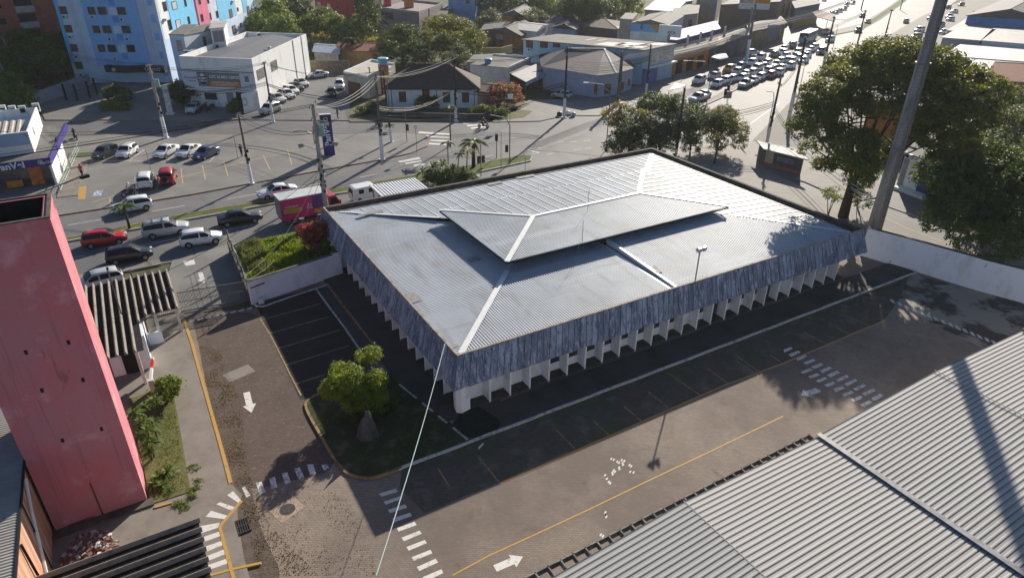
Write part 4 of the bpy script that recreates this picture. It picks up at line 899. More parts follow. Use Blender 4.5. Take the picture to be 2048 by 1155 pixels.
for i, (px, py, r) in enumerate(((388, 935, .35), (395, 960, .3), (390, 975, .25), (385, 990, .25), (355, 1008, .35), (372, 1012, .25), (340, 985, .25))):
    bush('weed', ['weeds spilling over the edge of the concrete path', 'weed tuft on the concrete path', 'small weed tuft below the others on the path', 'lowest weed tuft of the row on the path', 'weed clump at the bottom corner of the grass strip', 'weed beside the yellow line end', 'low weed inside the corner of the grass strip'][i], [Lb(px, py, .12, r, .1)], 260, .05, 'mid', 40+i, cat='weed')
# weeds and red shrub in the garden bed
def tuft(poly, n, z, h, kind, seed, name, label, cat, size=.02):
    rnd = random.Random(seed); q = MB(); xs = [p[0] for p in poly]; ys = [p[1] for p in poly]; c = 0
    def ins(x, y):
        r_ = False
        for k in range(len(poly)):
            x1, y1 = poly[k]; x2, y2 = poly[(k+1) % len(poly)]
            if (y1 > y) != (y2 > y) and x < (x2-x1)*(y-y1)/(y2-y1)+x1: r_ = not r_
        return r_
    while c < n:
        x, y = rnd.uniform(min(xs), max(xs)), rnd.uniform(min(ys), max(ys))
        if not ins(x, y): continue
        f = .35+.9*(mnoise.noise(V(x*.7, y*.7, seed))+.5)
        if rnd.random() > f: continue
        c += 1; a = rnd.uniform(0, 6.28); hh = h*rnd.uniform(.4, 1.3)*min(1, f); s = V(math.cos(a), math.sin(a), 0)*size*rnd.uniform(.7, 1.6); l = V(rnd.uniform(-1, 1), rnd.uniform(-1, 1), 0)*hh*.5
        p = V(x, y, z); q.cur = 0 if rnd.random() < .6 else 1
        q.face([p-s, p+s, p+l*.6+V(0, 0, hh*.7)+s*.6, p+l+V(0, 0, hh)])
    return tag(q.build(name, LV[kind]), label, cat, kind='stuff')
tuft([(-8.2, 22.2), (-.5, 23.8), (.2, 31.3), (-6.4, 31.8), (-7.8, 31.4)], 9000, 1.13, .38, 'lime', 5, 'weeds', 'bright weeds and grass covering the raised garden bed', 'weeds', .05)
tuft([(-8.1, 24), (-6, 24.5), (-5.8, 31.8), (-7.8, 31.4)], 2500, 1.13, .6, 'grey', 6, 'dry_stalks', 'dry grey stalks at the left end of the garden bed', 'weeds', .04)
tree('red_leaf_shrub', 'shrub with dark trunk and red leaves against the office corner', (-.9, 28.2), [Lb(625, 470, 2.6, .9, .8), Lb(640, 450, 3.3, .7, .6), Lb(607, 462, 3.0, .55, .5), Lb(628, 485, 2.0, .9, .7), Lb(650, 462, 3.2, .5, .5)], 7000, .09, 'red', 51, .07, 1.6, cat='shrub', lit=.5, top=-.5)
bush('leafy_plant', 'light green leafy plant beside the red shrub at the office corner', [Lb(648, 482, 1.9, .7, .5), Lb(657, 476, 2.0, .4, .4)], 1600, .11, 'lime', 52)
# palm clump behind the office
def palm(name, label, x, y, h, fr, nf, kind, seed, tr=.13, lean=(0, 0), droop=1.0, group=None, lw=.045, parent=None):
    t = parent or thing(name, label, 'palm', (x, y, 0), 0, group); rnd = random.Random(seed)
    q = MB(); top = V(x+lean[0], y+lean[1], h); q.tube([(x, y, 0), (x+lean[0]*.4, y+lean[1]*.4, h*.5), tuple(top)], [tr*1.2, tr, tr*.8], 7); q.build('trunk', M_barkp if tr < .12 else M_bark, t, smooth=True)
    q = MB()
    for k in range(nf):
        a = 6.283*k/nf+rnd.uniform(-.2, .2); el = rnd.uniform(.25, 1.15); d = V(math.cos(a), math.sin(a), 0); s = V(-d.y, d.x, 0); pts = []
        for i in range(9):
            t_ = i/8; pts.append(top+d*fr*t_*(.55+.45*math.cos(el*.8))+V(0, 0, fr*(math.sin(el)*t_*.75-droop*.75*t_*t_)))
        q.cur = 0
        for i in range(8):
            q.face([pts[i]-s*.03, pts[i]+s*.03, pts[i+1]+s*.02, pts[i+1]-s*.02])
            for j in range(3):
                p = pts[i].lerp(pts[i+1], j/3); L = fr*.30*(1-abs((i+j/3)/8-.42)*1.35)+.05
                q.cur = 0 if rnd.random() < .55 else 1
                for sg in (-1, 1):
                    e = p+(s*sg*.85+d*.5)*L+V(0, 0, -L*.5*rnd.uniform(.3, 1.2)); n_ = d*lw
                    q.face([p-n_, p+n_, e])
    q.build('fronds', LV[kind], t); return t
palm('palm_tree', 'stout short palm with curled blue-green fronds on the grass median', 24.45, 44.7, 3.5, 2.1, 17, 'mid', 61, .24, lw=.09)
palm('palm_tree', 'slender palm with a small yellowish crown left of the stout palm', 19.3, 41.6, 4.9, 1.0, 9, 'mid', 62, .07, lw=.06)
palm('palm_tree', 'middle slender palm leaning in the clump behind the office', 21.2, 40.4, 4.0, 1.2, 9, 'dry', 63, .08, (.3, .2), lw=.06)
palm('palm_tree', 'short slender palm with drooping fronds between two taller palms', 20.2, 41.2, 3.4, .9, 8, 'mid', 64, .07, (.5, 0), lw=.06)
palm('palm_tree', 'tall palm with yellow and withered fronds beside the white pole foot', 26.2, 55.3, 5.6, 1.4, 11, 'mid', 65, .1, lw=.06)
palm('palm_tree', 'little palm growing on the median between the moving cars', -16.4, 43.7, 2.6, 1.5, 12, 'mid', 66, .12, lw=.06)
palm('palm_tree', 'dark shaggy palm in front of the ochre shed', 35.5, 126.0, 5.4, 3.0, 22, 'dark', 67, .45, droop=1.3, lw=.14)
palm('palm_tree', 'small palm just outside the corner wall of the white cottage', 21.2, 66.5, 1.0, 1.0, 9, 'mid', 68, .08, lw=.05)
t = thing('palm_clump', 'dense clump of arching palm fronds behind the office parapet', 'palm', (18.5, 39, 0))
q = MB()
for i, (px, py, z, r) in enumerate(((845, 345, 1.6, 1.5), (865, 335, 2.0, 1.5), (885, 330, 2.2, 1.6), (905, 340, 2.1, 1.6), (925, 345, 1.9, 1.6), (940, 350, 1.7, 1.4), (870, 355, 1.3, 1.5), (900, 362, 1.0, 1.5), (925, 360, 1.2, 1.5), (855, 360, .9, 1.3), (890, 345, 1.8, 1.7), (880, 365, .8, 1.4), (950, 360, 1.0, 1.1))):
    p = G(px, py, z); rosette(p.x, p.y, z, r, 60, 300+i, q, .06, 1.0)
q.build('fronds', LV['mid'], t)
crown('undergrowth', t, [Lb(870, 355, 1.0, 1.6, 1.0), Lb(905, 360, 1.0, 1.7, 1.0), Lb(930, 355, 1.0, 1.4, .9)], 6000, .12, LV['dark'], 71)
# trees behind the right half of the office
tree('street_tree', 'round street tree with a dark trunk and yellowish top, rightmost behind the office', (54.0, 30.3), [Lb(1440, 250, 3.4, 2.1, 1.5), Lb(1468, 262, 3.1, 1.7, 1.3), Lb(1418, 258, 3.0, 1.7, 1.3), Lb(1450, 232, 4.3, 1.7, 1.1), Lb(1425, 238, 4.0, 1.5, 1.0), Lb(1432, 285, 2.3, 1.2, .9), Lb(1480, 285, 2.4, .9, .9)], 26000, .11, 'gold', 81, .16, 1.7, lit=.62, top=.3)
tree('street_tree', 'narrow street tree standing between two rounder trees behind the office', (53.2, 34.2), [Lb(1380, 240, 4.4, 1.5, 1.2), Lb(1378, 265, 3.2, 1.4, 1.3), Lb(1384, 288, 2.1, 1.1, 1.1), Lb(1395, 225, 4.6, 1.4, 1.0), Lb(1372, 250, 3.9, 1.2, 1.0)], 18000, .11, 'dark', 82, .13, 1.2, lit=.62)
tree('street_tree', 'tallest street tree behind the office beside the dark pole', (50.5, 37.5), [Lb(1330, 215, 5.4, 2.0, 1.3), Lb(1305, 205, 5.6, 1.7, 1.1), Lb(1350, 210, 5.6, 1.5, 1.1), Lb(1335, 245, 3.9, 1.6, 1.4), Lb(1325, 270, 2.7, 1.5, 1.4), Lb(1345, 260, 3.2, 1.1, 1.0), Lb(1290, 212, 5.2, 1.2, .8)], 26000, .11, 'dark', 83, .17, 1.8, lit=.66)
tree('copper_leaf_tree', 'loose broad-leaved tree with copper and green leaves behind the office corner', (46.5, 39.5), [Lb(1240, 222, 4.8, 1.2, .9), Lb(1262, 228, 4.6, 1.3, .9), Lb(1285, 238, 4.4, 1.3, .9), Lb(1225, 238, 4.0, 1.0, .8), Lb(1250, 245, 3.7, 1.3, .9), Lb(1300, 250, 3.8, 1.1, .9), Lb(1215, 225, 4.6, .6, .5)], 5200, .17, 'copper', 84, .12, 1.8, bark=M_barkp, fill=.5)
bush('dense_hedge', 'very dark dense hedge mound behind the far corner of the office', [Lb(1245, 283, 1.9, 2.1, 1.9), Lb(1275, 276, 2.3, 2.3, 2.1), Lb(1305, 276, 2.2, 2.2, 2.0), Lb(1255, 266, 2.7, 1.7, 1.5), Lb(1330, 283, 1.9, 1.7, 1.7), Lb(1228, 292, 1.5, 1.4, 1.4)], 24000, .12, 'dark', 85, lit=.8, fill=.2)
# the great tree on the right
gt = [Lb(int(a), int(b), z*1.12+1.6, r*.95, c) for a, b, z, r, c in [(1790, 118, 13.0, 3.8, 1.6), (1730, 128, 12.2, 3.4, 1.5), (1850, 130, 12.6, 3.6, 1.5), (1905, 155, 12.0, 3.2, 1.4), (1950, 185, 11.4, 2.8, 1.3), (1690, 165, 11.2, 2.9, 1.3), (1655, 190, 10.6, 2.4, 1.1), (1750, 165, 11.2, 3.2, 1.3), (1820, 165, 11.2, 3.2, 1.3), (1880, 200, 10.3, 3.0, 1.3), (1925, 230, 9.6, 2.8, 1.3), (1700, 215, 9.2, 2.0, .9), (1630, 225, 9.2, 1.9, .9), (1610, 255, 8.4, 1.5, .8), (1655, 245, 8.4, 1.8, .9), (1765, 215, 9.6, 2.0, .9), (1850, 255, 8.4, 2.4, 1.1), (1900, 275, 7.8, 2.4, 1.2), (1690, 265, 7.6, 1.6, .8), (1660, 295, 6.6, 1.6, .8), (1720, 280, 7.0, 1.6, .9), (1625, 300, 6.4, 1.1, .6), (1730, 330, 5.2, 1.3, .8), (1690, 320, 5.4, 1.3, .7), (1745, 300, 6.0, 1.2, .8), (1650, 330, 4.6, 1.0, .6), (1700, 350, 3.6, .9, .6), (1775, 300, 5.6, 1.1, .7)]]
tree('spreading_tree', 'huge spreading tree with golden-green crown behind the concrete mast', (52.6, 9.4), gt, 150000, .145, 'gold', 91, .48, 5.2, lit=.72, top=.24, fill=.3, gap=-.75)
tree('dark_tree', 'dark green tree over the road in front of the white shop with blue door', (60, -1.5), [Lb(1900, 345, 7.2, 2.6, 1.8), Lb(1950, 320, 7.8, 2.8, 1.8), Lb(1985, 380, 6.4, 2.8, 2.0), Lb(1930, 400, 5.6, 2.6, 2.0), Lb(1905, 300, 7.6, 2.0, 1.3), Lb(2020, 420, 5.4, 2.6, 2.0), Lb(1900, 430, 4.4, 2.0, 1.6)], 52000, .15, 'dark', 92, .3, 3.0, lit=.55, fill=.3)
tree('dark_tree', 'drooping dark tree at the right edge hanging over the stained wall', (60.5, -8), [Lb(2030, 350, 7.4, 2.8, 2.0), Lb(2050, 460, 4.6, 2.8, 2.0), Lb(1975, 470, 3.6, 2.4, 1.8), Lb(2040, 400, 6.0, 2.6, 1.8), Lb(2090, 400, 6.5, 2.8, 2.2)], 34000, .15, 'dark', 93, .25, 3.0, lit=.5)
tree('grey_leaf_tree', 'pale grey-green tree at the right edge beside the great tree', (84, 7), [Lb(1990, 215, 8.6, 2.6, 1.6), Lb(2030, 205, 9.0, 2.8, 1.6), Lb(2000, 255, 7.8, 2.8, 1.8), Lb(2045, 255, 7.6, 3.0, 2.0), Lb(1960, 275, 7.4, 2.2, 1.4), Lb(2000, 300, 6.8, 2.4, 1.5)], 26000, .16, 'grey', 94, .25, 3.5)
bush('fern_clump', 'light green ferny plant on the verge below the great tree', [Lb(1665, 395, 2.2, .9, .5), Lb(1680, 370, 2.6, .8, .4), Lb(1655, 380, 2.4, .7, .4)], 900, .12, 'lime', 95)
bush('climber', 'climbing plant hugging the lower trunk of the great tree', [Lb(1735, 335, 4.6, 1.0, 1.2), Lb(1730, 360, 3.4, .9, 1.2), Lb(1715, 385, 2.4, .9, 1.0), Lb(1725, 400, 1.8, 1.0, .9), Lb(1740, 350, 4.0, .8, .7)], 6500, .12, 'mid', 96)
# background trees on the left
tree('leafy_tree', 'broad leafy green tree in front of the brick flats at top left', (-25.5, 121), [Lb(55, 95, 6.2, 3.6, 2.4), Lb(25, 100, 6.2, 3.0, 2.2), Lb(80, 120, 5.0, 3.2, 2.2), Lb(40, 125, 5.0, 3.2, 2.2), Lb(60, 75, 7.2, 2.6, 1.6), Lb(95, 105, 5.2, 1.8, 1.5), Lb(10, 125, 5.2, 2.2, 2.0)], 20000, .28, 'mid', 101, .3, 2.5, lit=.55)
tree('leafy_tree', 'green tree at the left edge behind the chemist shop roof', (-31, 104), [Lb(20, 180, 3.4, 2.4, 1.8), Lb(40, 195, 2.8, 2.0, 1.5), Lb(5, 200, 2.8, 2.2, 1.8), Lb(15, 165, 4.2, 2.0, 1.4)], 9000, .22, 'mid', 102, .2, 1.2)
tree('dark_tree', 'very dark tree squeezed between the brick flats and the blue flats', (-22, 138), [Lb(115, 75, 6.0, 3.0, 3), Lb(128, 105, 4.5, 2.6, 3), Lb(110, 120, 4, 2.6, 2.6)], 9000, .26, 'dark', 103, .25, 2)
bk = [
 ('leafy_tree', 'yellow-green tree just right of the blue flats', (25.5, 172), [(545, 35, 6, 4.2, 3.2), (525, 55, 4.5, 3.4, 2.6), (565, 60, 4.5, 3.2, 2.6), (540, 15, 8, 3.2, 2.4)], 11000, .34, 'mid', .5),
 ('leafy_tree', 'light green round tree in front of the red flats', (41, 163), [(645, 38, 5.5, 3.0, 2.2), (665, 50, 4.5, 2.8, 2.2), (625, 50, 4.5, 2.6, 2.0), (680, 58, 3.5, 2.2, 1.8)], 9000, .32, 'mid', .35),
 ('dark_tree', 'dark tree mass behind the light green tree near the red flats', (33, 190), [(590, 12, 7, 4, 3.2), (600, 30, 5, 4, 3), (575, 28, 5.5, 3.6, 3), (690, 70, 3.5, 3, 2), (720, 60, 4, 3, 2.4)], 9000, .36, 'dark', .8),
 ('conifer', 'tall dark tree between the red flats and the grey house', (60, 165), [(735, 20, 8, 2.4, 3.0), (738, 45, 4.5, 2.4, 3.0), (742, 10, 10, 1.8, 2.4), (728, 5, 10, 2.2, 2.4)], 7000, .3, 'dark', .7),
 ('bamboo', 'bright yellow-green bamboo clump in the middle of the overgrown lot', (47, 152), [(700, 60, 3.6, 2.6, 1.8), (725, 52, 4.2, 2.0, 2.0), (735, 35, 6, 1.6, 1.8), (680, 68, 3.0, 2.4, 1.4), (716, 40, 5.2, 1.4, 1.6)], 7000, .24, 'lime', .6),
 ('dense_tree', 'dense round dark tree with pale trailing leaves behind the dark roof', (45.6, 121), [(790, 90, 4.2, 3.4, 3.2), (815, 85, 4.4, 3.2, 3.0), (830, 105, 3.2, 2.6, 2.4), (780, 112, 2.6, 3.0, 2.4), (805, 70, 6.0, 2.6, 1.8), (845, 92, 3.6, 1.8, 2.0)], 22000, .2, 'dark', .62),
 ('dense_tree', 'wide golden-green tree right of the round dark tree', (58, 120), [(880, 60, 6.2, 3.8, 2.4), (915, 62, 6.0, 3.6, 2.2), (945, 78, 5.0, 2.8, 1.8), (870, 90, 4.0, 3.4, 2.6), (905, 95, 3.6, 3.4, 2.6), (935, 100, 3.2, 2.4, 2.0), (895, 45, 7.4, 2.6, 1.4)], 24000, .22, 'gold', .5),
 ('leafy_tree', 'small green tree with grey crown just behind the cottage ridge', (51, 103), [(915, 105, 3.4, 1.8, 1.4), (925, 118, 2.6, 1.8, 1.4), (900, 118, 2.8, 1.6, 1.2)], 5000, .2, 'grey', .5),
 ('leafy_tree', 'grey-green leafy tree beside the blue painted house', (78, 135), [(980, 38, 5.0, 2.4, 2.0), (970, 50, 3.8, 2.2, 1.8), (990, 52, 3.6, 1.8, 1.6)], 5000, .26, 'grey', .5),
 ('leafy_tree', 'pale loose tree in front of the low houses in the middle', (88, 128), [(1050, 40, 3.8, 2.6, 1.8), (1075, 38, 3.8, 2.6, 1.8), (1065, 30, 4.6, 2.2, 1.6), (1090, 45, 3.0, 1.8, 1.4)], 6500, .28, 'grey', .4),
 ('dark_tree', 'large dark tree at the top edge in the middle', (112, 140), [(1150, 20, 6.5, 4.4, 3.6), (1190, 25, 6, 4.2, 3.4), (1170, 5, 9, 4, 3), (1215, 20, 6, 3.0, 2.8), (1135, 38, 4, 3.2, 2.4)], 16000, .36, 'dark', .7),
 ('leafy_tree', 'yellow-green tree at the top edge beside the large dark tree', (126, 138), [(1250, 8, 6.5, 3.2, 2.4), (1270, 15, 5.8, 2.6, 2.2), (1240, 30, 4, 2.2, 2)], 7000, .3, 'lime', .4),
 ('dark_tree', 'dark trees along the top edge left of the middle', (92, 200), [(1000, 5, 7, 5, 3.4), (1030, 8, 6, 4.4, 3.2), (970, 2, 7, 4.4, 3.2), (1060, 12, 5, 4, 3)], 9000, .4, 'dark', .7),
 ('leafy_tree', 'green tree beyond the roofs left of the large dark tree', (100, 165), [(1095, 15, 5, 3.4, 2.6), (1115, 22, 4.2, 2.8, 2.2), (1075, 10, 5.5, 3.0, 2.4)], 6000, .34, 'mid', .5),
 ('red_flower_shrub', 'broad shrub covered in pink flowers at the corner of the cottage garden', (44, 72), [(1000, 190, 2.0, 2.2, 1.5), (1020, 188, 2.0, 1.8, 1.4), (985, 200, 1.5, 1.6, 1.2), (1032, 195, 1.5, 1.2, 1.1)], 9000, .15, 'pink', .5),
]
for i, (nm, lab, base, lbs, n, sz, kd, lit) in enumerate(bk):
    tree(nm, lab, base, [Lb(a, b, z, r, rz) for a, b, z, r, rz in lbs], n, sz, kd, 120+i, .3 if 'tree' in nm else .15, None, lit=lit)
tree('leafy_tree', 'small dark leafy tree in front of the white driving school', (-3.6, 92.5), [Lb(365, 182, 2.4, 1.9, 1.5), Lb(350, 190, 2.0, 1.6, 1.3), Lb(378, 192, 1.8, 1.5, 1.3)], 6000, .17, 'dark', 141, .15, 1.0, lit=.7)
bush('hedge', 'clipped green hedge in front of the tattoo shop', [Lb(215, 212, .7, 1.4, .7), Lb(232, 212, .7, 1.4, .7), Lb(250, 213, .7, 1.2, .7)], 4000, .13, 'lime', 142)
bush('hedge', 'dark bush behind the clipped hedge by the flats', [Lb(228, 185, 1.6, 1.8, 1.3), Lb(245, 190, 1.4, 1.6, 1.2)], 3500, .16, 'dark', 143)
bush('low_shrub', 'bushy green plant at the foot of the driving school sign wall', [Lb(465, 215, .9, 1.0, .9), Lb(475, 205, 1.1, .8, .8)], 2600, .13, 'mid', 144)
bush('low_shrub', 'dark round bush against the white wall of the cottage', [Lb(845, 205, 1.1, 1.6, 1.1), Lb(868, 203, 1.2, 1.5, 1.1), Lb(858, 198, 1.5, 1.4, .9)], 6000, .13, 'dark', 145, lit=.75)
bush('low_shrub', 'dark ragged shrubs at the left end of the cottage garden', [Lb(745, 215, .8, 1.5, .9), Lb(725, 222, .6, 1.3, .7), Lb(770, 222, .7, 1.2, .8)], 4500, .13, 'dark', 146)
bush('low_shrub', 'olive shrubs along the street side of the corner garden', [Lb(985, 222, .9, 1.4, .8), Lb(965, 220, 1.0, 1.2, .9), Lb(1005, 224, .7, 1.1, .7), Lb(945, 222, .8, 1.0, .7)], 5000, .13, 'mid', 147)
bush('low_shrub', 'bushes behind the white parked car lot wall', [Lb(640, 108, 2.0, 2.0, 1.5), Lb(660, 112, 1.8, 1.8, 1.4), Lb(625, 115, 1.6, 1.5, 1.2)], 5000, .18, 'mid', 148)
bush('low_shrub', 'yellow flowering bush behind the cottage ridge', [Lb(835, 118, 1.6, 1.6, 1.0), Lb(855, 117, 1.6, 1.5, 1.0)], 2600, .18, 'lime', 149)
tree('column_shrub', 'clipped green column shrub with sunlit rim behind the cottage', (66, 112), [Lb(958, 92, 1.8, .9, 1.5)], 2500, .14, 'mid', 150, .1)
tuft(P2((625, 75), (690, 62), (760, 55), (770, 88), (700, 95), (630, 100)), 14000, 0, 1.7, 'dry', 8, 'overgrown_lot', 'dry overgrown lot of tall weeds behind the white car park', 'weeds', .16)
struct(flat('overgrown_ground', P2((600, 60), (700, 45), (790, 40), (775, 110), (620, 125)), .02, M_grasst)) if False else None
tuft(P2((60, 178), (155, 150), (158, 162), (70, 190)), 2500, 0, .7, 'lime', 9, 'verge_grass', 'sunlit grass on the bank beside the flats', 'grass', .1)
tuft(isl, 4200, .105, .10, 'dark', 15, 'grass', 'short dark grass on the planting island', 'grass', .02)
tuft(P2((258, 805), (343, 775), (380, 980), (306, 1005)), 3200, .14, .09, 'mid', 16, 'grass', 'short green grass in the strip beside the tower', 'grass', .018)
tuft([(-5, -3.6), (45, -3.6), (45, -2.95), (-5, -2.95)], 1500, .015, .08, 'dark', 17, 'grass', 'thin grass growing along the white kerb', 'grass', .02)
# dry grass and litter scattered over the lane
tuft(P2((400, 690), (440, 700), (480, 800), (500, 950), (540, 1050), (640, 1150), (520, 1150), (470, 960), (440, 870), (410, 780)), 4200, .015, .05, 'straw', 10, 'dry_grass_litter', 'dry grass cuttings scattered over the paved lane', 'litter', .03)
tuft(P2((600, 950), (700, 1000), (760, 1150), (560, 1150), (520, 1000)), 1300, .015, .04, 'straw', 14, 'dry_grass_litter', 'thin scatter of dry grass in the near left part of the yard', 'litter', .025)
# ================================================================== VEHICLES
def paint(name, col, rough=.28, metal=0.0):
    m = mat(name, col, rough, 0, spec=.6, metal=metal); b = m.node_tree.nodes['Principled BSDF']
    b.inputs['Coat Weight'].default_value = .5; b.inputs['Coat Roughness'].default_value = .08; return m
PNT = {'white': paint('white_car_paint', (.80, .81, .82)), 'silver': paint('silver_car_paint', (.52, .53, .55), .35, .2), 'black': paint('black_car_paint', (.012, .012, .014)), 'red': paint('red_car_paint', (.42, .010, .018)), 'navy': paint('navy_car_paint', (.03, .06, .14)), 'grey': paint('grey_car_paint', (.12, .13, .14), .3, .4), 'orange': paint('orange_car_paint', (.55, .22, .03)), 'blue': paint('blue_car_paint', (.12, .22, .45))}
M_cglass = mat('car_glass', (.012, .014, .020), .3, 0, spec=.2); M_tyre = mat('tyre_rubber', (.018, .018, .018), .9, 0); M_rimm = mat('wheel_rim', (.38, .38, .39), .35, 0, metal=.7)
M_hl = mat('headlight_glass', (.7, .72, .75), .1, 0, spec=.8); M_tl = mat('tail_light', (.35, .01, .01), .2, 0, spec=.6); M_plas = mat('black_plastic', (.025, .025, .027), .6, 0); M_plate = mat('number_plate', (.55, .55, .52), .5, 0)
# station: x, belt half width, sill z, belt z, roof half width, roof z    (x forward)
SH = {
 'hatch': dict(L=3.95, W=.84, st=[(-1.97, .60, .42, .80, .50, .86), (-1.93, .74, .30, .88, .60, .95), (-1.78, .80, .24, .93, .66, 1.22), (-1.55, .82, .22, .94, .63, 1.44), (-.9, .84, .20, .92, .63, 1.50), (-.1, .84, .20, .90, .63, 1.51), (.35, .84, .20, .90, .62, 1.46), (.62, .84, .20, .90, .66, 1.28), (1.0, .83, .22, .90, .72, .98), (1.12, .82, .22, .87, .66, .94), (1.55, .79, .24, .80, .58, .86), (1.85, .70, .28, .70, .48, .74), (1.97, .56, .36, .60, .40, .62)], cab=(2, 8), wb=(-1.22, 1.25)),
 'sedan': dict(L=4.5, W=.87, st=[(-2.25, .60, .44, .84, .48, .88), (-2.2, .76, .32, .93, .58, .99), (-1.75, .84, .25, .96, .66, 1.03), (-1.42, .86, .23, .95, .70, 1.08), (-.95, .87, .21, .93, .63, 1.38), (-.35, .87, .20, .91, .62, 1.46), (.25, .87, .20, .90, .62, 1.45), (.55, .87, .20, .90, .65, 1.30), (1.05, .86, .22, .90, .74, .98), (1.2, .85, .22, .87, .66, .94), (1.75, .80, .24, .80, .58, .85), (2.12, .70, .28, .70, .48, .74), (2.25, .56, .36, .60, .40, .62)], cab=(3, 8), wb=(-1.38, 1.38)),
 'suv': dict(L=4.4, W=.90, st=[(-2.2, .66, .52, .95, .56, 1.0), (-2.16, .80, .38, 1.02, .64, 1.12), (-2.0, .86, .32, 1.06, .70, 1.40), (-1.8, .88, .28, 1.06, .70, 1.64), (-1.0, .90, .26, 1.04, .70, 1.70), (-.1, .90, .26, 1.02, .70, 1.71), (.45, .90, .26, 1.02, .68, 1.66), (.72, .90, .26, 1.02, .72, 1.46), (1.1, .89, .28, 1.02, .78, 1.12), (1.22, .88, .28, 1.0, .72, 1.08), (1.75, .85, .30, .94, .64, 1.01), (2.08, .76, .34, .84, .54, .90), (2.2, .62, .44, .72, .46, .76)], cab=(2, 8), wb=(-1.32, 1.32)),
 'pickup': dict(L=4.9, W=.90, st=[(-2.45, .84, .50, .98, .80, 1.0), (-2.4, .88, .40, 1.02, .82, 1.04), (-1.6, .90, .36, 1.02, .82, 1.04), (-.82, .90, .32, 1.03, .80, 1.06), (-.7, .90, .30, 1.03, .68, 1.58), (-.2, .90, .30, 1.02, .68, 1.68), (.35, .90, .30, 1.02, .68, 1.66), (.7, .90, .30, 1.02, .72, 1.42), (1.12, .89, .30, 1.02, .78, 1.12), (1.25, .88, .30, 1.0, .72, 1.08), (1.95, .86, .32, .95, .66, 1.02), (2.35, .78, .36, .84, .56, .90), (2.45, .66, .46, .74, .5, .78)], cab=(4, 8), wb=(-1.45, 1.55)),
}
def car_proto(kind, pname, label):
    S = SH[kind]; st = S['st']; L2 = S['L']/2
    t = thing(kind+'_car', label, 'car'); q = MB()
    def ring(s):
        x, w, zs, zb, wr, zr = s
        return [(x, w*.93, zs), (x, w, zs+(zb-zs)*.42), (x, w*.985, zb), (x, wr, zr-.03), (x, wr*.5, zr+.01), (x, 0, zr+.025)]
    rings = []
    for s in st:
        r = ring(s); rings.append(r+[(x, -y, z) for x, y, z in reversed(r[:-1])])
    n = len(rings[0]); base = []
    vs = [p for r in rings for p in r]; fs = []
    for k in range(len(rings)-1):
        for j in range(n-1): fs.append((k*n+j, k*n+j+1, (k+1)*n+j+1, (k+1)*n+j))
        fs.append((k*n+n-1, k*n, (k+1)*n, (k+1)*n+n-1))
    fs.append(tuple(range(n))); fs.append(tuple(reversed(range((len(rings)-1)*n, len(rings)*n))))
    fs = [tuple(reversed(f)) for f in fs]
    q.add(vs, fs); b = q.build('body', PNT[pname], t); b.data.polygons.foreach_set('use_smooth', [len(f) == 4 for f in fs])
    # windows: side panes between belt and roof, windscreen, rear screen, each lifted off the body
    c0, c1 = S['cab']
    def lerp(a, b_, k): return tuple(a[i]+(b_[i]-a[i])*k for i in range(3))
    for sg in (1, -1):
        mid = (c0+c1)//2
        for (a, e) in ((c0, mid), (mid, c1)):
            m = MB()
            for k in range(a, e):
                A, B, Cc, D = rings[k][2], rings[k+1][2], rings[k+1][3], rings[k][3]
                ia = .10 if k == a else 0; ib = .10 if k == e-1 else 0
                p = [lerp(lerp(A, B, ia), lerp(D, Cc, ia), .10), lerp(lerp(A, B, 1-ib), lerp(D, Cc, 1-ib), .10), lerp(lerp(A, B, 1-ib), lerp(D, Cc, 1-ib), .84), lerp(lerp(A, B, ia), lerp(D, Cc, ia), .84)]
                m.face([(x, (y+.014)*sg, z+.004) for x, y, z in p])
            m.build('side_window', M_cglass, t)
    def screen(k0, k1, nm, sx, lo, hi):
        m = MB()
        for k in range(k0, k1):
            A, B = rings[k], rings[k+1]
            f0 = lo if k == k0 else 0; f1 = hi if k == k1-1 else 1
            rowA = [lerp(A[j], B[j], f0) for j in range(3, n-3)]; rowB = [lerp(A[j], B[j], f1) for j in range(3, n-3)]
            tr_ = lambda row: [(x+sx*.012, y*.94, z+.016) for x, y, z in row]
            rowA, rowB = tr_(rowA), tr_(rowB)
            for j in range(len(rowA)-1): m.face([rowA[j], rowB[j], rowB[j+1], rowA[j+1]])
        m.build(nm, M_cglass, t, smooth=True)
    screen(c1-2, c1, 'windscreen', 1, .12, .9)
    if kind == 'sedan': screen(3, 4, 'rear_window', -1, .12, .92)
    elif kind == 'pickup': screen(3, 4, 'rear_window', -1, .2, .85)
    else: screen(1, 3, 'rear_window', -1, .45, .72)
    # wheels
    rr = .33 if kind in ('suv', 'pickup') else .30
    for xw in S['wb']:
        for sg in (1, -1):
            y = (S['W'] if kind in ('hatch', 'sedan') else .9)*sg
            m = MB(); m.tube([(xw, y*.985-.20*sg, rr), (xw, y*.985+.012*sg, rr)], rr, 18); wo = m.build('wheel', M_tyre, t)
            m = MB(); m.tube([(xw, y*.985+.006*sg, rr), (xw, y*.985+.022*sg, rr)], [rr*.64, rr*.6], 14); m.build('rim', M_rimm, wo)
            m = MB(); pts = [(xw+(rr+.07)*math.cos(a*math.pi/10), y*.99+.004*sg, max(.2, rr+(rr+.07)*math.sin(a*math.pi/10))) for a in range(11)]
            m.add([(xw, y*.99+.004*sg, .24)]+pts, [(0, i+1, i+2) if sg < 0 else (0, i+2, i+1) for i in range(10)]); m.build('wheel_arch', M_plas, t)
    zl_ = st[-2][3]; zb_ = st[1][3]
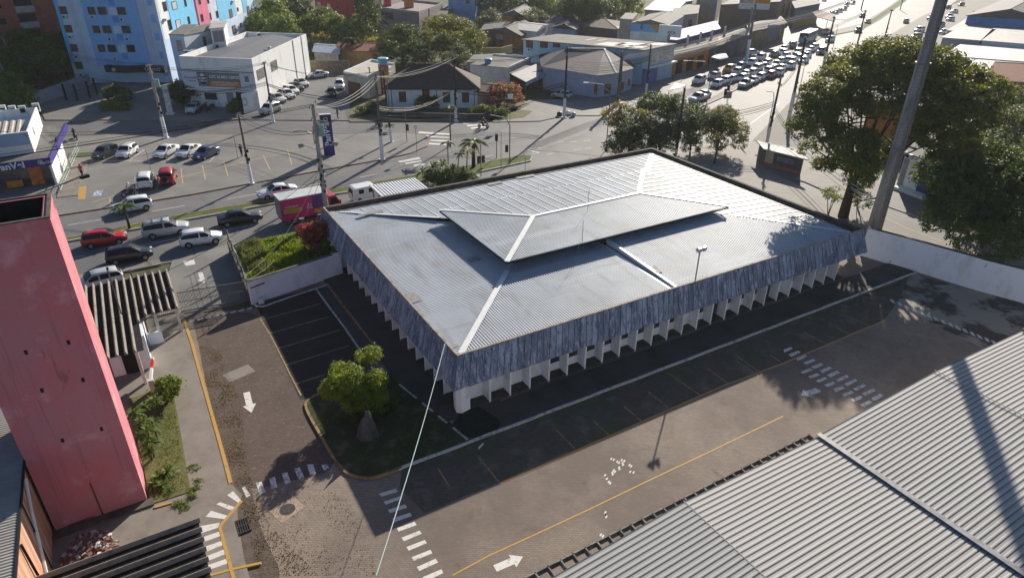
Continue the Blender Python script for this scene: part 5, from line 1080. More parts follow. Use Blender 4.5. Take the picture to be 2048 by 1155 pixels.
    for sg in (1, -1):
        m = MB(); m.box((L2-.15, .50*sg*S['W']/.84, zl_-.02), (.20, .30, .13), rz=-.42*sg); m.build('headlight', M_hl, t)
        m = MB(); m.box((-L2+.07, .62*sg*S['W']/.84, zb_-.08), (.12, .20, .20 if kind != 'sedan' else .13), rz=.3*sg); m.build('tail_light', M_tl, t)
        m = MB(); m.box((.74, (S['W']+.06)*sg, st[8][3]+.07), (.10, .16, .12)); m.build('wing_mirror', PNT[pname] if kind != 'pickup' else M_plas, t)
        m = MB()
        for xd in (-.42, .55): m.box((xd-.15, (S['W']*.992)*sg, st[5][3]-.12), (.16, .03, .03))
        m.build('door_handle', M_plas, t)
    m = MB(); m.box((L2-.02, 0, .42), (.06, .9, .14)); m.build('grille', M_plas, t)
    m = MB(); m.box((-L2+.01, 0, .44), (.05, 1.2, .12)); m.build('rear_bumper_trim', M_plas, t)
    m = MB(); m.box((-L2-.015, 0, .66), (.02, .40, .13)); m.build('number_plate', M_plate, t)
    m = MB(); m.box((0, S['W']*.93, .235), (2.0, .03, .05)); m.box((0, -S['W']*.93, .235), (2.0, .03, .05)); m.build('sill', M_plas, t)
    if kind == 'pickup':
        m = MB(); m.box((-1.62, 0, 1.075), (1.42, 1.52, .03)); m.build('cargo_bed', M_plas, t)
    return t
USED = set()
PROTO = {}
def car(kind, col, px, py, dirpx, label, group=None, z=0.0, scale=1.0):
    """a car whose ground centre is seen at (px, py) and whose nose points towards pixel dirpx"""
    c = G(px, py, z); d = G(dirpx[0], dirpx[1], z)-c; rz = math.atan2(d.y, d.x)
    if kind not in PROTO:
        PROTO[kind] = (car_proto(kind, col, label), col); o = PROTO[kind][0]; KID[o.name] = kids(o)
        for k in KID[o.name]: KID[k.name] = kids(k)
        PEND.append((o, c, rz)); o['label'] = label
        if group: o['group'] = group
        return o
    src, pc = PROTO[kind]
    sub = None if col == pc else {PNT[pc]: PNT[col]}
    o = copy_tree(src, c, rz, label, sub)
    if 'group' in o: del o['group']
    if group: o['group'] = group
    o.scale = (scale,)*3
    return o
PEND = []
T = 'cars in the traffic on the street beside the office'
car('hatch', 'white', 405, 486, (470, 476), 'white hatchback with black trim, frontmost on the near lane under the black sedan', T)
car('hatch', 'red', 212, 487, (270, 478), 'dark red hatchback driving beside the little palm', T)
car('suv', 'silver', 335, 469, (400, 459), 'silver car with roof rails behind the white hatchback', T)
tcar = car('hatch', 'black', 262, 519, (330, 507), 'black hatchback nearest the gatehouse in the near lane', T)
car('sedan', 'black', 482, 445, (540, 436), 'black sedan driving behind the delivery truck', T)
car('sedan', 'white', 556, 392, (500, 402), 'white sedan driving the other way past the white pole foot', T)
car('hatch', 'white', 268, 420, (215, 429), 'white hatchback in the far lane with the motorcycle behind it', T)
car('hatch', 'silver', 200, 573, (130, 590), 'silver car roof showing behind the gatehouse roof and red tower', T)
PK = 'cars parked nose-in on the chemist forecourt'
car('hatch', 'grey', 212, 313, (190, 322), 'dark hatchback leftmost of the row parked on the forecourt', PK, .1)
car('hatch', 'white', 256, 311, (238, 323), 'white hatchback parked second from the left on the forecourt', PK, .1)
car('sedan', 'white', 333, 311, (308, 324), 'pale sedan with blue reflection, first right of the thin signpost', PK, .1)
car('sedan', 'white', 378, 310, (352, 324), 'white sedan parked in the middle of the right-hand trio', PK, .1)
car('sedan', 'navy', 413, 314, (386, 326), 'dark blue sedan at the right end of the forecourt row', PK, .1)
car('suv', 'white', 294, 371, (300, 345), 'white car seen from behind next to the red one on the forecourt', None, .1)
sp = car('suv', 'red', 338, 362, (345, 335), 'red off-roader with a spare wheel on its back door', None, .1)
PL = 'cars parked along the white wall of the driving school'
for i, (x, y, dx, dy, k, c) in enumerate(((541, 226, -22, 8, 'suv', 'silver'), (555, 203, 22, 7, 'sedan', 'silver'), (575, 195, 22, 7, 'hatch', 'white'), (583, 187, 22, 7, 'hatch', 'white'), (592, 180, 22, 7, 'sedan', 'black'), (602, 172, 22, 7, 'sedan', 'silver'))):
    car(k, c, x, y, (x+dx, y+dy), ['silver off-road car at the street end of the white wall', 'long silver sedan second from the street by the white wall', 'white hatchback third from the street by the white wall', 'white hatchback fourth from the street, beside the black sedan', 'black sedan parked fifth along the white wall', 'silver sedan innermost of the row along the white wall'][i], PL, .11)
car('sedan', 'white', 636, 155, (600, 158), 'white sedan parked alone across the end of the car park', None, .11)
car('hatch', 'black', 664, 192, (662, 210), 'dark blue-black hatchback in front of the garage building', None, .11)
car('suv', 'white', 680, 177, (678, 200), 'black-fronted van with white roof tight against the garage wall', None, .11)
car('sedan', 'silver', 388, 224, (375, 234), 'silver sedan parked by the driving school entrance', None, .11)
car('hatch', 'silver', 1123, 196, (1090, 192), 'silver hatchback in the shade in front of the corner shop', None, .11)
car('sedan', 'white', 885, 92, (920, 90), 'white car half hidden behind the column shrub by the brick house', None, 0)
car('sedan', 'silver', 600, 30, (630, 25), 'pale car under the dark trees near the red flats', None, 0)
# queue on the avenue
Q = 'cars queuing on the avenue'
qd = [('suv', 'white', 1397, 163), ('hatch', 'silver', 1428, 154), ('hatch', 'white', 1433, 170), ('suv', 'orange', 1457, 141), ('hatch', 'white', 1462, 160), ('hatch', 'blue', 1480, 134), ('sedan', 'silver', 1490, 150), ('hatch', 'white', 1483, 158), ('pickup', 'silver', 1490, 170), ('suv', 'silver', 1513, 139), ('hatch', 'white', 1520, 156), ('hatch', 'silver', 1533, 127), ('sedan', 'grey', 1527, 134), ('hatch', 'red', 1540, 152), ('suv', 'white', 1520, 117), ('hatch', 'white', 1545, 139), ('sedan', 'white', 1562, 138), ('hatch', 'silver', 1560, 124), ('hatch', 'grey', 1547, 110), ('hatch', 'white', 1580, 133), ('hatch', 'white', 1570, 113), ('sedan', 'silver', 1567, 98), ('hatch', 'white', 1583, 123), ('hatch', 'white', 1597, 117), ('suv', 'grey', 1583, 92), ('sedan', 'white', 1612, 112), ('hatch', 'silver', 1594, 105), ('suv', 'grey', 1642, 104), ('hatch', 'silver', 1628, 95), ('suv', 'silver', 1651, 65), ('suv', 'white', 1659, 80), ('sedan', 'white', 1621, 100)]
lbl = {'orange': 'orange taxi', 'blue': 'pale blue car', 'red': 'red car', 'white': 'white car', 'silver': 'silver car', 'grey': 'grey car'}
POS = ['at the very front of the queue', 'second in the left-hand queue', 'in front of the queue beside the front car', 'in the left lane among white cars', 'behind the front car in the middle lane', 'behind the orange taxi', 'in the middle lane right of the pale blue car', 'just behind the flat-bed pickup', 'with an open cargo bed in the lane by the median', 'left of the bent lamp arm, middle of the queue', 'in the median lane behind the pickup', 'in the left lane next to a grey sedan', 'low among white roofs in the left lane', 'in the lane next to the median kerb', 'with bright roof leaving the left lane', 'right of the white roof in the middle lane', 'behind the red car by the median', 'in the middle of the pack beside the median lane', 'at the left edge of the pack by the pavement', 'close to the median pole', 'right behind the grey car at the pavement', 'below the nose of the bus on the pavement side', 'in the middle lane below the bus', 'beside the median pole with glaring roof', 'just in front of the bus', 'in the median lane right of the pole', 'in front of the bus in the middle lane', 'last in the median lane below the bus tail', 'alongside the bus', 'farther up behind the bus', 'right behind the bus in the median lane', 'close beside the bus in the next lane']
for i, (k, c, x, y) in enumerate(qd):
    car(k, c, x, y+4, (x-28, y+4+12.5), lbl[c]+' '+POS[i], Q)
for i, (k, c, x, y) in enumerate((('hatch', 'white', 1449, 163), ('hatch', 'silver', 1473, 145), ('sedan', 'white', 1505, 163), ('hatch', 'white', 1503, 147), ('hatch', 'silver', 1535, 143), ('sedan', 'white', 1552, 130), ('hatch', 'white', 1574, 122), ('hatch', 'silver', 1592, 114), ('hatch', 'white', 1556, 147), ('suv', 'white', 1502, 128), ('hatch', 'white', 1566, 106), ('sedan', 'white', 1606, 122))):
    car(k, c, x, y+4, (x-28, y+16.5), lbl[c]+' '+['squeezed between the front car and the middle lane', 'right below the pale blue car', 'between the pickup and the red car', 'wedged left of the pickup cab', 'below the grey sedan in the middle', 'in the very middle of the pack', 'upper middle of the pack left of the median pole', 'left of the median pole near the top of the pack', 'just above the red car', 'in the left lane before the white tall car', 'left lane below the grey car at the pavement', 'closest to the median kerb beside the pole'][i], Q)
car('pickup', 'silver', 1395, 203, (1368, 212), 'silver pickup stopped ahead of the queue at the stop line', None)
car('sedan', 'white', 1405, 196, (1378, 205), 'white car beside the pickup at the stop line', None)
M2 = 'cars moving on the far part of the avenue'
car('hatch', 'white', 1812, 46, (1830, 33), 'white hatchback alone in the lanes going away', M2)
for i, (k, c, x, y) in enumerate((('suv', 'grey', 1716, 65), ('hatch', 'silver', 1735, 47), ('hatch', 'grey', 1724, 35))):
    car(k, c, x, y, (x-22, y+12), ['dark car coming down the avenue beside the grass median tip', 'second grey car coming down the avenue', 'third car coming down the avenue, farthest'][i], M2)
car('hatch', 'white', 1504, 110, (1560, 106), 'white-blue car parked across the shop forecourt', None, .11)
car('suv', 'silver', 1590, 52, (1560, 60), 'silver car parked under the dark awning', None, .11)
KP = 'cars parked in rows along the far side of the avenue'
for i, (x, y, c) in enumerate(((1610, 38, 'white'), (1622, 33, 'silver'), (1663, 30, 'white'), (1672, 27, 'blue'), (1680, 24, 'silver'), (1688, 20, 'navy'), (1693, 12, 'white'), (1705, 8, 'grey'), (1618, 5, 'silver'), (1632, 4, 'grey'), (1648, 3, 'white'), (1600, 44, 'grey'))):
    car(('hatch', 'sedan')[i % 2], c, x, y, (x-18, y+6), ['white car left of the dark awning', 'silver car half under the dark awning', 'white car at the near end of the far row', 'blue car in the far row beyond the awning', 'silver car next to the blue one in the far row', 'navy car in the far row behind the silver one', 'white car higher up the far row', 'grey car at the far end of the row', 'silver car at the top edge, left one of three', 'grey car at the top edge, middle one of three', 'white car at the top edge, right one of three', 'grey car tucked behind the white cars by the awning'][i], KP, .11)
for i, (x, y, c, k) in enumerate(((1832, 78, 'black', 'suv'), (1838, 64, 'white', 'suv'), (1876, 62, 'silver', 'sedan'), (1880, 52, 'grey', 'sedan'), (1898, 36, 'white', 'sedan'), (1908, 26, 'white', 'sedan'), (1862, 40, 'grey', 'suv'), (1887, 68, 'white', 'hatch'), (1900, 42, 'silver', 'hatch'), (1895, 18, 'black', 'hatch'), (1857, 80, 'black', 'suv'), (1922, 12, 'red', 'hatch'))):
    car(k, c, x, y, (x-20, y+3), ['black off-road car at the roadside left of the concrete mast', 'white van-like car behind the black one left of the mast', 'silver sedan right of the mast in the crowded lot', 'grey sedan behind the silver one right of the mast', 'white sedan in the upper part of the crowded lot', 'topmost white sedan in the crowded lot', 'grey tall car partly behind the mast', 'white hatchback beside the flat white roof', 'silver hatchback between two white sedans', 'black hatchback at the top of the crowded lot', 'black tall car just right of the mast foot line', 'red hatchback at the top edge of the crowded lot'][i], 'cars in the crowded lot right of the mast', .11)
# extras on single cars: roof rails and spare wheel
# ---------------------------------------------------------------- truck, bus, van
def local(t, M): pass
def truck():
    A = G(588, 455, 0); c = V(-.3+1.15, 37.9, 0); rz = math.radians(2.5)
    t = thing('delivery_truck', 'delivery truck with red cab and magenta and purple cargo box', 'truck')
    m = MB(); m.box((-.9, 0, 1.72), (4.6, 2.1, 2.1)); m.cur = 1
    m.box((-2.45, -1.056, 1.6), (1.5, .01, 2.3-.35)); m.cur = 0
    bx = m.build('cargo_box', [mat('magenta_panel', (.55, .02, .14), .5, .08, 2)]*2, t)
    m = MB(); m.box((.66, -1.062, 1.72), (1.5, .014, 2.08)); m.build('purple_panel', mat('purple_panel', (.10, .03, .17), .5, .1, 3), bx)
    m = MB(); m.ell((.45, -1.07, 1.05), (.34, .015, .26), 12, 6); m.ell((.75, -1.07, 1.2), (.22, .015, .2), 10, 6); m.ell((.15, -1.07, 1.1), (.2, .015, .2), 10, 6); m.build('painted_fruit', mat('orange_print', (.5, .2, .06), .5, .4, 4), bx)
    m = MB(); m.box((-2.15, -1.066, 1.55), (1.6, .014, .48)); m.build('yellow_label', mat('mustard_label', (.50, .34, .05), .5, .15, 8), bx)
    m = MB()
    for k in range(3):
        for j in range(10): m.box((-2.8+j*.14+.02*k, -1.078, 1.68-k*.12), (.09, .01, .04))
    m.build('label_print', mat('label_print', (.16, .09, .03), .6, 0), bx)
    m = MB()
    for j in range(10): m.box((-2.75+j*.13, -1.066, 1.98), (.085, .014, .10 if j % 3 else .15))
    for j in range(3): m.box((-1.28+.1*(j % 2), -1.066, 1.40+j*.14), (.14, .014, .07))
    for (a, b) in ((-.55, 1.75), (-.4, 1.6), (-.5, 1.95), (-.25, 1.8), (-.2, 1.5), (-.62, 1.55)): m.box((a, -1.066, b), (.13, .014, .13), rz=0)
    m.build('white_print', mat('white_print', (.62, .58, .6), .6, 0), bx)
    m = MB(); m.box((-.9, 0, 2.80), (4.68, 2.18, .07)); m.build('box_roof', mat('grey_white_roof', (.55, .57, .56), .5, .08, 1), bx)
    m = MB()
    for y in (-.7, .7): m.box((-3.23, y, 1.7), (.04, .04, 2.0))
    m.box((-3.22, 0, 1.7), (.03, 2.0, 2.0)); m.build('rear_door', mat('grey_panel', (.2, .2, .22), .5, .15, 3), bx)
    m = MB(); prof_ = [(1.5, .45), (1.5, 2.1), (1.75, 2.28), (2.35, 2.25), (2.85, 1.35), (3.15, 1.2), (3.2, .45)]
    vs = [(x, y, z) for y in (-.95, .95) for x, z in prof_]; n = len(prof_)
    m.add(vs, [tuple(range(n)), tuple(reversed(range(n, 2*n)))]+[(k, n+k, n+(k+1) % n, (k+1) % n) for k in range(n)]); m.build('cab', PNT['red'], t)
    m = MB(); m.add([(2.42, -.86, 2.17), (2.42, .86, 2.17), (2.86, .86, 1.40), (2.86, -.86, 1.40)], [(0, 3, 2, 1)]); m.build('windscreen', M_cglass, t)
    for sg in (1, -1):
        m = MB(); m.add([(1.75, .965*sg, 1.35), (2.72, .965*sg, 1.38), (2.38, .965*sg, 2.05), (1.75, .965*sg, 2.05)], [(0, 1, 2, 3) if sg < 0 else (3, 2, 1, 0)]); m.build('side_window', M_cglass, t)
        m = MB(); m.box((2.75, 1.12*sg, 1.6), (.08, .2, .34)); m.build('wing_mirror', M_plas, t)
        m = MB(); m.box((3.2, .68*sg, .8), (.05, .3, .2)); m.build('headlight', M_hl, t)
    for x in (-2.0, 2.35):
        for sg in (1, -1):
            m = MB(); m.tube([(x, sg*.7, .42), (x, sg*.98, .42)], .42, 18); w_ = m.build('wheel', M_tyre, t)
            m = MB(); m.tube([(x, sg*.98, .42), (x, sg*.995, .42)], .23, 12); m.build('rim', M_rimm, w_)
    m = MB(); m.box((-.3, 0, .55), (5.6, .7, .2)); m.box((-3.1, 0, .5), (.1, 1.8, .1)); m.box((-.4, -.9, .5), (1.4, .06, .35)); m.build('chassis', M_plas, t)
    t.scale = (1.07, 1.07, 1.07); PEND.append((t, c+V(.15, 0, 0), rz)); return t
truck()
def bus():
    t = thing('city_bus', 'pale blue and white city bus in the queue on the avenue', 'bus')
    m = MB(); m.box((0, 0, 1.0), (11, 2.5, 1.3)); m.build('body', mat('bus_blue', (.16, .36, .46), .4, .1, 2), t)
    m = MB(); m.box((0, 0, 2.95), (10.9, 2.44, .3)); m.box((1, 0, 3.15), (2.2, 1.6, .2)); m.box((-3, 0, 3.15), (1.6, 1.4, .16)); m.build('roof', mat('bus_roof_white', (.68, .68, .66), .45, .06, 1), t)
    m = MB(); m.box((0, 0, 2.2), (10.75, 2.38, 1.1)); m.build('window_band', M_cglass, t)
    for k in range(8):
        for sg in (1, -1): 
            m = MB(); m.box((-4.9+k*1.35, 1.2*sg, 2.2), (.14, .07, 1.12)); m.build('pillar', mat('bus_blue', (.16, .36, .46), .4, .1, 2), t)
    m = MB(); m.box((5.44, 0, 2.1), (.08, 2.2, 1.2)); m.build('windscreen', M_cglass, t)
    m = MB(); m.box((5.5, 0, 2.75), (.06, 1.5, .25)); m.build('destination_board', M_dark, t)
    for sg in (1, -1):
        m = MB(); m.box((5.52, .95*sg, .75), (.05, .3, .18)); m.build('headlight', M_hl, t)
    for x in (-3.2, 3.2):
        for sg in (1, -1):
            m = MB(); m.tube([(x, sg*.95, .48), (x, sg*1.27, .48)], .48, 16); m.build('wheel', M_tyre, t)
    c = G(1614, 84, 0); d = G(1586, 97, 0)-c; PEND.append((t, c, math.atan2(d.y, d.x)))
bus()
def place_all():
    for o, c, rz in PEND:
        o.location = (c.x, c.y, c.z); o.rotation_euler = (0, 0, rz)
place_all()
# roof rails, spare wheel and small van
def on_car(base, name, parts):
    pass
c = G(335, 469, 0); d = G(400, 459, 0)-c; a = math.atan2(d.y, d.x)
for o in COL.objects:
    if o.get('label', '').startswith('silver car with roof rails'):
        ks = MB()
        for sg in (1, -1): ks.bar((-1.5, .62*sg, 1.76), (.4, .62*sg, 1.76), .05, .05)
        for x in (-1.0, -.1): ks.bar((x, -.66, 1.79), (x, .66, 1.79), .08, .04)
        r_ = ks.build('roof_rails', M_galv); r_.parent = o
    if o.get('label', '').startswith('red off-roader'):
        ks = MB(); ks.tube([(-2.22, .1, .95), (-2.42, .1, .95)], .33, 16); r_ = ks.build('spare_wheel', M_tyre); r_.parent = o
van = thing('small_van', 'white box van stopped beside the corrugated shelter', 'van')
m = MB(); pr_ = [(-1.95, .35), (-2.0, 1.0), (-1.85, 1.72), (-1.6, 1.82), (.55, 1.84), (.85, 1.72), (1.25, 1.12), (1.95, .92), (2.05, .45), (2.0, .3)]
n = len(pr_); vs = [(x, y, z) for y in (-.82, .82) for x, z in pr_]
m.add(vs, [tuple(range(n)), tuple(reversed(range(n, 2*n)))]+[(k, n+k, n+(k+1) % n, (k+1) % n) for k in range(n)]); m.build('body', PNT['white'], van)
for sg in (1, -1):
    m = MB(); m.box((-.95, .825*sg, 1.35), (.6, .015, .5)); m.build('side_window', M_cglass, van)
    m = MB(); m.box((.35, .825*sg, 1.35), (.8, .015, .5)); m.build('side_window', M_cglass, van)
    m = MB(); m.box((-1.97, .65*sg, 1.0), (.06, .2, .4)); m.build('tail_light', M_tl, van)
m = MB(); m.box((-1.9, 0, 1.38), (.06, 1.2, .45), M=Matrix.Rotation(.2, 3, 'Y')); m.build('rear_window', M_cglass, van)
m = MB(); m.add([(.88, -.72, 1.70), (.88, .72, 1.70), (1.24, .72, 1.16), (1.24, -.72, 1.16)], [(0, 3, 2, 1)]); m.build('windscreen', M_cglass, van)
for x in (-1.25, 1.3):
    for sg in (1, -1):
        m = MB(); m.tube([(x, sg*.6, .31), (x, sg*.84, .31)], .31, 16); m.build('wheel', M_tyre, van)
vc = G(735, 398, 0); van.location = vc; van.rotation_euler = (0, 0, math.radians(3))
# bus shelter with ribbed roof
sh = thing('shelter', 'low shelter with a pale ribbed sheet roof behind the office parapet', 'shelter', (12, 38, 0))
q = MB(); pp = [G(742, 372, 2.5), G(768, 402, 2.5), G(845, 384, 2.5), G(832, 358, 2.5)]
ys = [p.y for p in pp]; xs = [p.x for p in pp]
corr(q, [(min(xs)+.3, min(ys)-1.5, 2.45), (max(xs), min(ys)-1.5, 2.45), (max(xs), max(ys), 2.6), (min(xs)+.3, max(ys), 2.6)], 'y', .34, prof(.06)); q.build('roof_sheets', M_sheet, sh)
q = MB(); q.bar((min(xs)+.25, min(ys)-1.5, 2.45), (min(xs)+.25, max(ys), 2.62), .08, .18); q.build('roof_edge', M_cap, sh)
for x in (min(xs)+.5, max(xs)-.5):
    for y in (min(ys)-1.2, max(ys)-.3):
        q = MB(); q.box((x, y, 1.2), (.12, .12, 2.4)); q.build('post', M_galv, sh)
# ---------------------------------------------------------------- motorcycles and people
def moto(name, label, x, y, rz, col, lean=0.0, z=0, group=None):
    t = thing(name, label, 'motorcycle')
    for xx in (-.65, .68):
        m = MB(); pts = [(xx+.26*math.cos(a*math.pi/8), 0, .30+.26*math.sin(a*math.pi/8)) for a in range(17)]; m.tube(pts, .05, 6, cap=False); w_ = m.build('wheel', M_tyre, t, smooth=True)
        m = MB(); m.tube([(xx, -.04, .3), (xx, .04, .3)], .2, 12); m.build('rim', M_rimm, w_)
    m = MB(); m.tube([(-.6, 0, .35), (-.1, 0, .45), (.25, 0, .75), (.55, 0, .85)], [.05, .12, .12, .05], 8); m.ell((.0, 0, .45), (.26, .15, .2)); m.build('engine_frame', M_plas, t)
    m = MB(); m.ell((.18, 0, .86), (.3, .15, .15)); m.ell((.62, 0, .95), (.12, .12, .16)); m.ell((-.72, 0, .72), (.2, .08, .07)); m.build('bodywork', PNT[col], t, smooth=True)
    m = MB(); m.ell((-.35, 0, .83), (.42, .13, .08)); m.build('seat', M_tyre, t, smooth=True)
    m = MB(); m.tube([(.5, -.34, 1.05), (.56, 0, 1.0), (.5, .34, 1.05)], .02, 5); m.tube([(.68, .06, .3), (.52, .06, 1.0)], .025, 5); m.tube([(.68, -.06, .3), (.52, -.06, 1.0)], .025, 5); m.build('handlebar', M_galv, t)
    m = MB(); m.ell((.74, 0, .95), (.06, .09, .09)); m.build('headlight', M_hl, t, smooth=True)
    t.location = (x, y, z); t.rotation_euler = (lean, 0, rz); return t
def person(label, x, y, z, rz, pose, shirt, pants, skin=(.35, .2, .14), hair=(.02, .015, .012), helmet=None, scale=1.0, shoes=(.05, .05, .05), group=None):
    """one continuous skinned body; the pose gives the joints"""
    J = {'pel': (0, 0, .95), 'wa': (0, 0, 1.08), 'ch': (0.02, 0, 1.32), 'ne': (.02, 0, 1.47), 'he': (.04, 0, 1.58), 'ht': (.04, 0, 1.68),
         'sl': (0, .18, 1.40), 'el': (-.03, .23, 1.14), 'wl': (.05, .24, .90), 'fl': (.08, .24, .80), 'sr': (0, -.18, 1.40), 'er': (-.03, -.23, 1.14), 'wr': (.05, -.24, .90), 'fr': (.08, -.24, .80),
         'hl': (0, .10, .90), 'kl': (.03, .10, .50), 'al': (-.02, .10, .09), 'tl': (.14, .11, .04), 'hr': (0, -.10, .90), 'kr': (.03, -.10, .50), 'ar': (-.02, -.10, .09), 'tr': (.14, -.11, .04)}
    J.update(pose)
    names = list(J); E = [('pel', 'wa'), ('wa', 'ch'), ('ch', 'ne'), ('ne', 'he'), ('he', 'ht'), ('ch', 'sl'), ('sl', 'el'), ('el', 'wl'), ('wl', 'fl'), ('ch', 'sr'), ('sr', 'er'), ('er', 'wr'), ('wr', 'fr'), ('pel', 'hl'), ('hl', 'kl'), ('kl', 'al'), ('al', 'tl'), ('pel', 'hr'), ('hr', 'kr'), ('kr', 'ar'), ('ar', 'tr')]
    RD = {'pel': .15, 'wa': .13, 'ch': .155, 'ne': .06, 'he': .095, 'ht': .085, 's': .075, 'e': .05, 'w': .035, 'f': .035, 'h': .10, 'k': .065, 'a': .045, 't': .04}
    vs = [J[n_] for n_ in names]; vi = {n_: i for i, n_ in enumerate(names)}
    # fingers: five short chains from each hand
    edges = [(vi[a], vi[b]) for a, b in E]; rad = [RD.get(n_, RD.get(n_[0], .05)) for n_ in names]
    for h in ('fl', 'fr'):
        base = V(*J[h]); sg = 1 if h == 'fl' else -1
        for k in range(5):
            off_ = V((k-2)*.018, .0, 0) if k else V(.05, -.02*sg, .03)
            a_ = base+off_+V(.0, 0, -.05-.012*(2-abs(k-2))); vs.append(tuple(a_)); rad.append(.009); edges.append((vi[h], len(vs)-1))
            vs.append(tuple(a_+V(.012, 0, -.035))); rad.append(.008); edges.append((len(vs)-2, len(vs)-1))
    me = bpy.data.meshes.new('person'); me.from_pydata(vs, edges, [])
    o = bpy.data.objects.new('person', me); COL.objects.link(o)
    sk = o.modifiers.new('skin', 'SKIN'); o.modifiers.new('sub', 'SUBSURF').levels = 1
    for i, sv_ in enumerate(me.skin_vertices[0].data): sv_.radius = (rad[i], rad[i]); sv_.use_root = (i == vi['pel'])
    dg = bpy.context.evaluated_depsgraph_get(); dg.update(); m2 = bpy.data.meshes.new_from_object(o.evaluated_get(dg)); o.modifiers.clear(); o.data = m2
    key = str(shirt)+str(pants)
    ms = [mat('skin'+str(skin), skin, .6, 0), mat('shirt'+str(shirt), shirt, .85, .1, 6), mat('trousers'+str(pants), pants, .85, .1, 6), mat('shoe'+str(shoes), shoes, .7, 0)]
    m2.materials.clear(); [m2.materials.append(m_) for m_ in ms]
    pts = [V(*v) for v in vs]
    def near(p):
        best, bd = 'pel', 9
        for a, b in E:
            A, B = V(*J[a]), V(*J[b]); d_ = B-A; t_ = max(0, min(1, (p-A).dot(d_)/d_.length_squared)); dd = (p-(A+d_*t_)).length
            if dd < bd: bd = dd; best = (a, b, t_)
        return best
    for pg in m2.polygons:
        b = near(pg.center); a0, b0, tt = b
        if b0 in ('he', 'ht') or b0[0] == 'f' or (b0[0] == 'w' and b0 != 'wa') or (b0[0] == 'e' and tt > .6): pg.material_index = 0
        elif b0[0] == 't': pg.material_index = 3
        elif b0[0] in 'hka' and b0 not in ('he', 'ht'): pg.material_index = 2
        elif b0 == 'wa' and tt < .4: pg.material_index = 2
        else: pg.material_index = 1
        pg.use_smooth = True
    tag(o, label, 'person', group)
    he = V(*J['he']); h_ = MB()
    if helmet:
        h_.ell((he.x, he.y, he.z+.07), (.155, .14, .145), 14, 10); ho = h_.build('helmet', mat('helmet'+str(helmet), helmet, .25, 0, spec=.6), o, smooth=True)
    else:
        h_.ell((he.x-.02, he.y, he.z+.075), (.115, .10, .105), 12, 8); h_.build('hair', mat('hair'+str(hair), hair, .8, 0), o, smooth=True)
        f_ = MB(); f_.ell((he.x+.105, he.y, he.z+.02), (.018, .014, .024), 6, 4); f_.build('nose', ms[0], o)
        for sg in (1, -1):
            f_ = MB(); f_.ell((he.x+.088, he.y+.034*sg, he.z+.045), (.012, .012, .008), 6, 4); f_.build('eye', mat('eye', (.05, .04, .04), .3, 0), o)
            f_ = MB(); f_.ell((he.x, he.y+.1*sg, he.z+.03), (.02, .012, .03), 6, 4); f_.build('ear', ms[0], o)
        f_ = MB(); f_.box((he.x+.092, he.y, he.z-.025), (.01, .045, .01)); f_.build('mouth', mat('lips', (.25, .08, .07), .6, 0), o)
    o.location = (x, y, z); o.rotation_euler = (0, 0, rz); o.scale = (scale,)*3; return o
WALK = {'kl': (.16, .10, .52), 'al': (.02, .10, .10), 'tl': (.16, .11, .05), 'kr': (-.02, -.10, .50), 'ar': (-.28, -.10, .16), 'tr': (-.16, -.11, .05), 'wl': (-.12, .25, .92), 'fl': (-.14, .25, .82), 'wr': (.2, -.23, .98), 'fr': (.27, -.22, .9)}
RIDE = {'pel': (-.30, 0, .93), 'wa': (-.26, 0, 1.05), 'ch': (-.12, 0, 1.28), 'ne': (-.06, 0, 1.42), 'he': (0, 0, 1.52), 'ht': (.02, 0, 1.62), 'sl': (-.12, .19, 1.36), 'el': (.12, .28, 1.16), 'wl': (.40, .31, 1.10), 'fl': (.48, .31, 1.10), 'sr': (-.12, -.19, 1.36), 'er': (.12, -.28, 1.16), 'wr': (.40, -.31, 1.10), 'fr': (.48, -.31, 1.10),
        'hl': (-.28, .12, .90), 'kl': (.15, .2, .78), 'al': (-.02, .2, .36), 'tl': (.12, .2, .30), 'hr': (-.28, -.12, .90), 'kr': (.15, -.2, .78), 'ar': (-.02, -.2, .36), 'tr': (.12, -.2, .30)}
c = G(262, 393, .1); d = G(300, 388, .1)-c; az = math.atan2(d.y, d.x)
moto('motorcycle', 'black motorcycle with a rider in a pale shirt beside the white hatchback', c.x, c.y, az, 'black', 0, .1)
person('rider in a pale shirt and white helmet on the motorcycle', c.x, c.y, .1, az, RIDE, (.55, .45, .45), (.05, .05, .06), helmet=(.7, .7, .7))
c = G(152, 279, 0); d = G(165, 288, 0)-c; az = math.atan2(d.y, d.x)
moto('motorcycle', 'black motorcycle riding along the shaded side street', c.x, c.y, az, 'black')
person('rider in dark clothes and black helmet on the side street motorcycle', c.x, c.y, 0, az, RIDE, (.04, .04, .05), (.03, .03, .04), helmet=(.03, .03, .03))
c = G(967, 256, 0); moto('motorcycle', 'dark red motorcycle crossing the junction shade', c.x, c.y, 2.4, 'red'); person('rider in black on the dark red motorcycle', c.x, c.y, 0, 2.4, RIDE, (.04, .03, .03), (.03, .03, .04), helmet=(.3, .02, .02))
c = G(758, 252, 0); moto('motorcycle', 'motorcycle behind the lower white-footed pole in the street', c.x, c.y, 1.9, 'black'); person('rider in dark clothes behind the white-footed pole', c.x, c.y, 0, 1.9, RIDE, (.05, .05, .06), (.03, .03, .04), helmet=(.03, .03, .03))
for i, (x, y, cc) in enumerate(((403, 224, 'black'), (410, 218, 'red'), (418, 224, 'black'), (425, 217, 'silver'))):
    c = G(x, y, .11); moto('motorcycle', ['parked motorcycle next to the silver sedan by the driving school', 'red parked motorcycle in the little row by the driving school', 'black parked motorcycle, third in the little row', 'silver parked motorcycle at the right end of the little row'][i], c.x, c.y, 1.0, cc, .12, .11, 'motorcycles parked at the driving school')
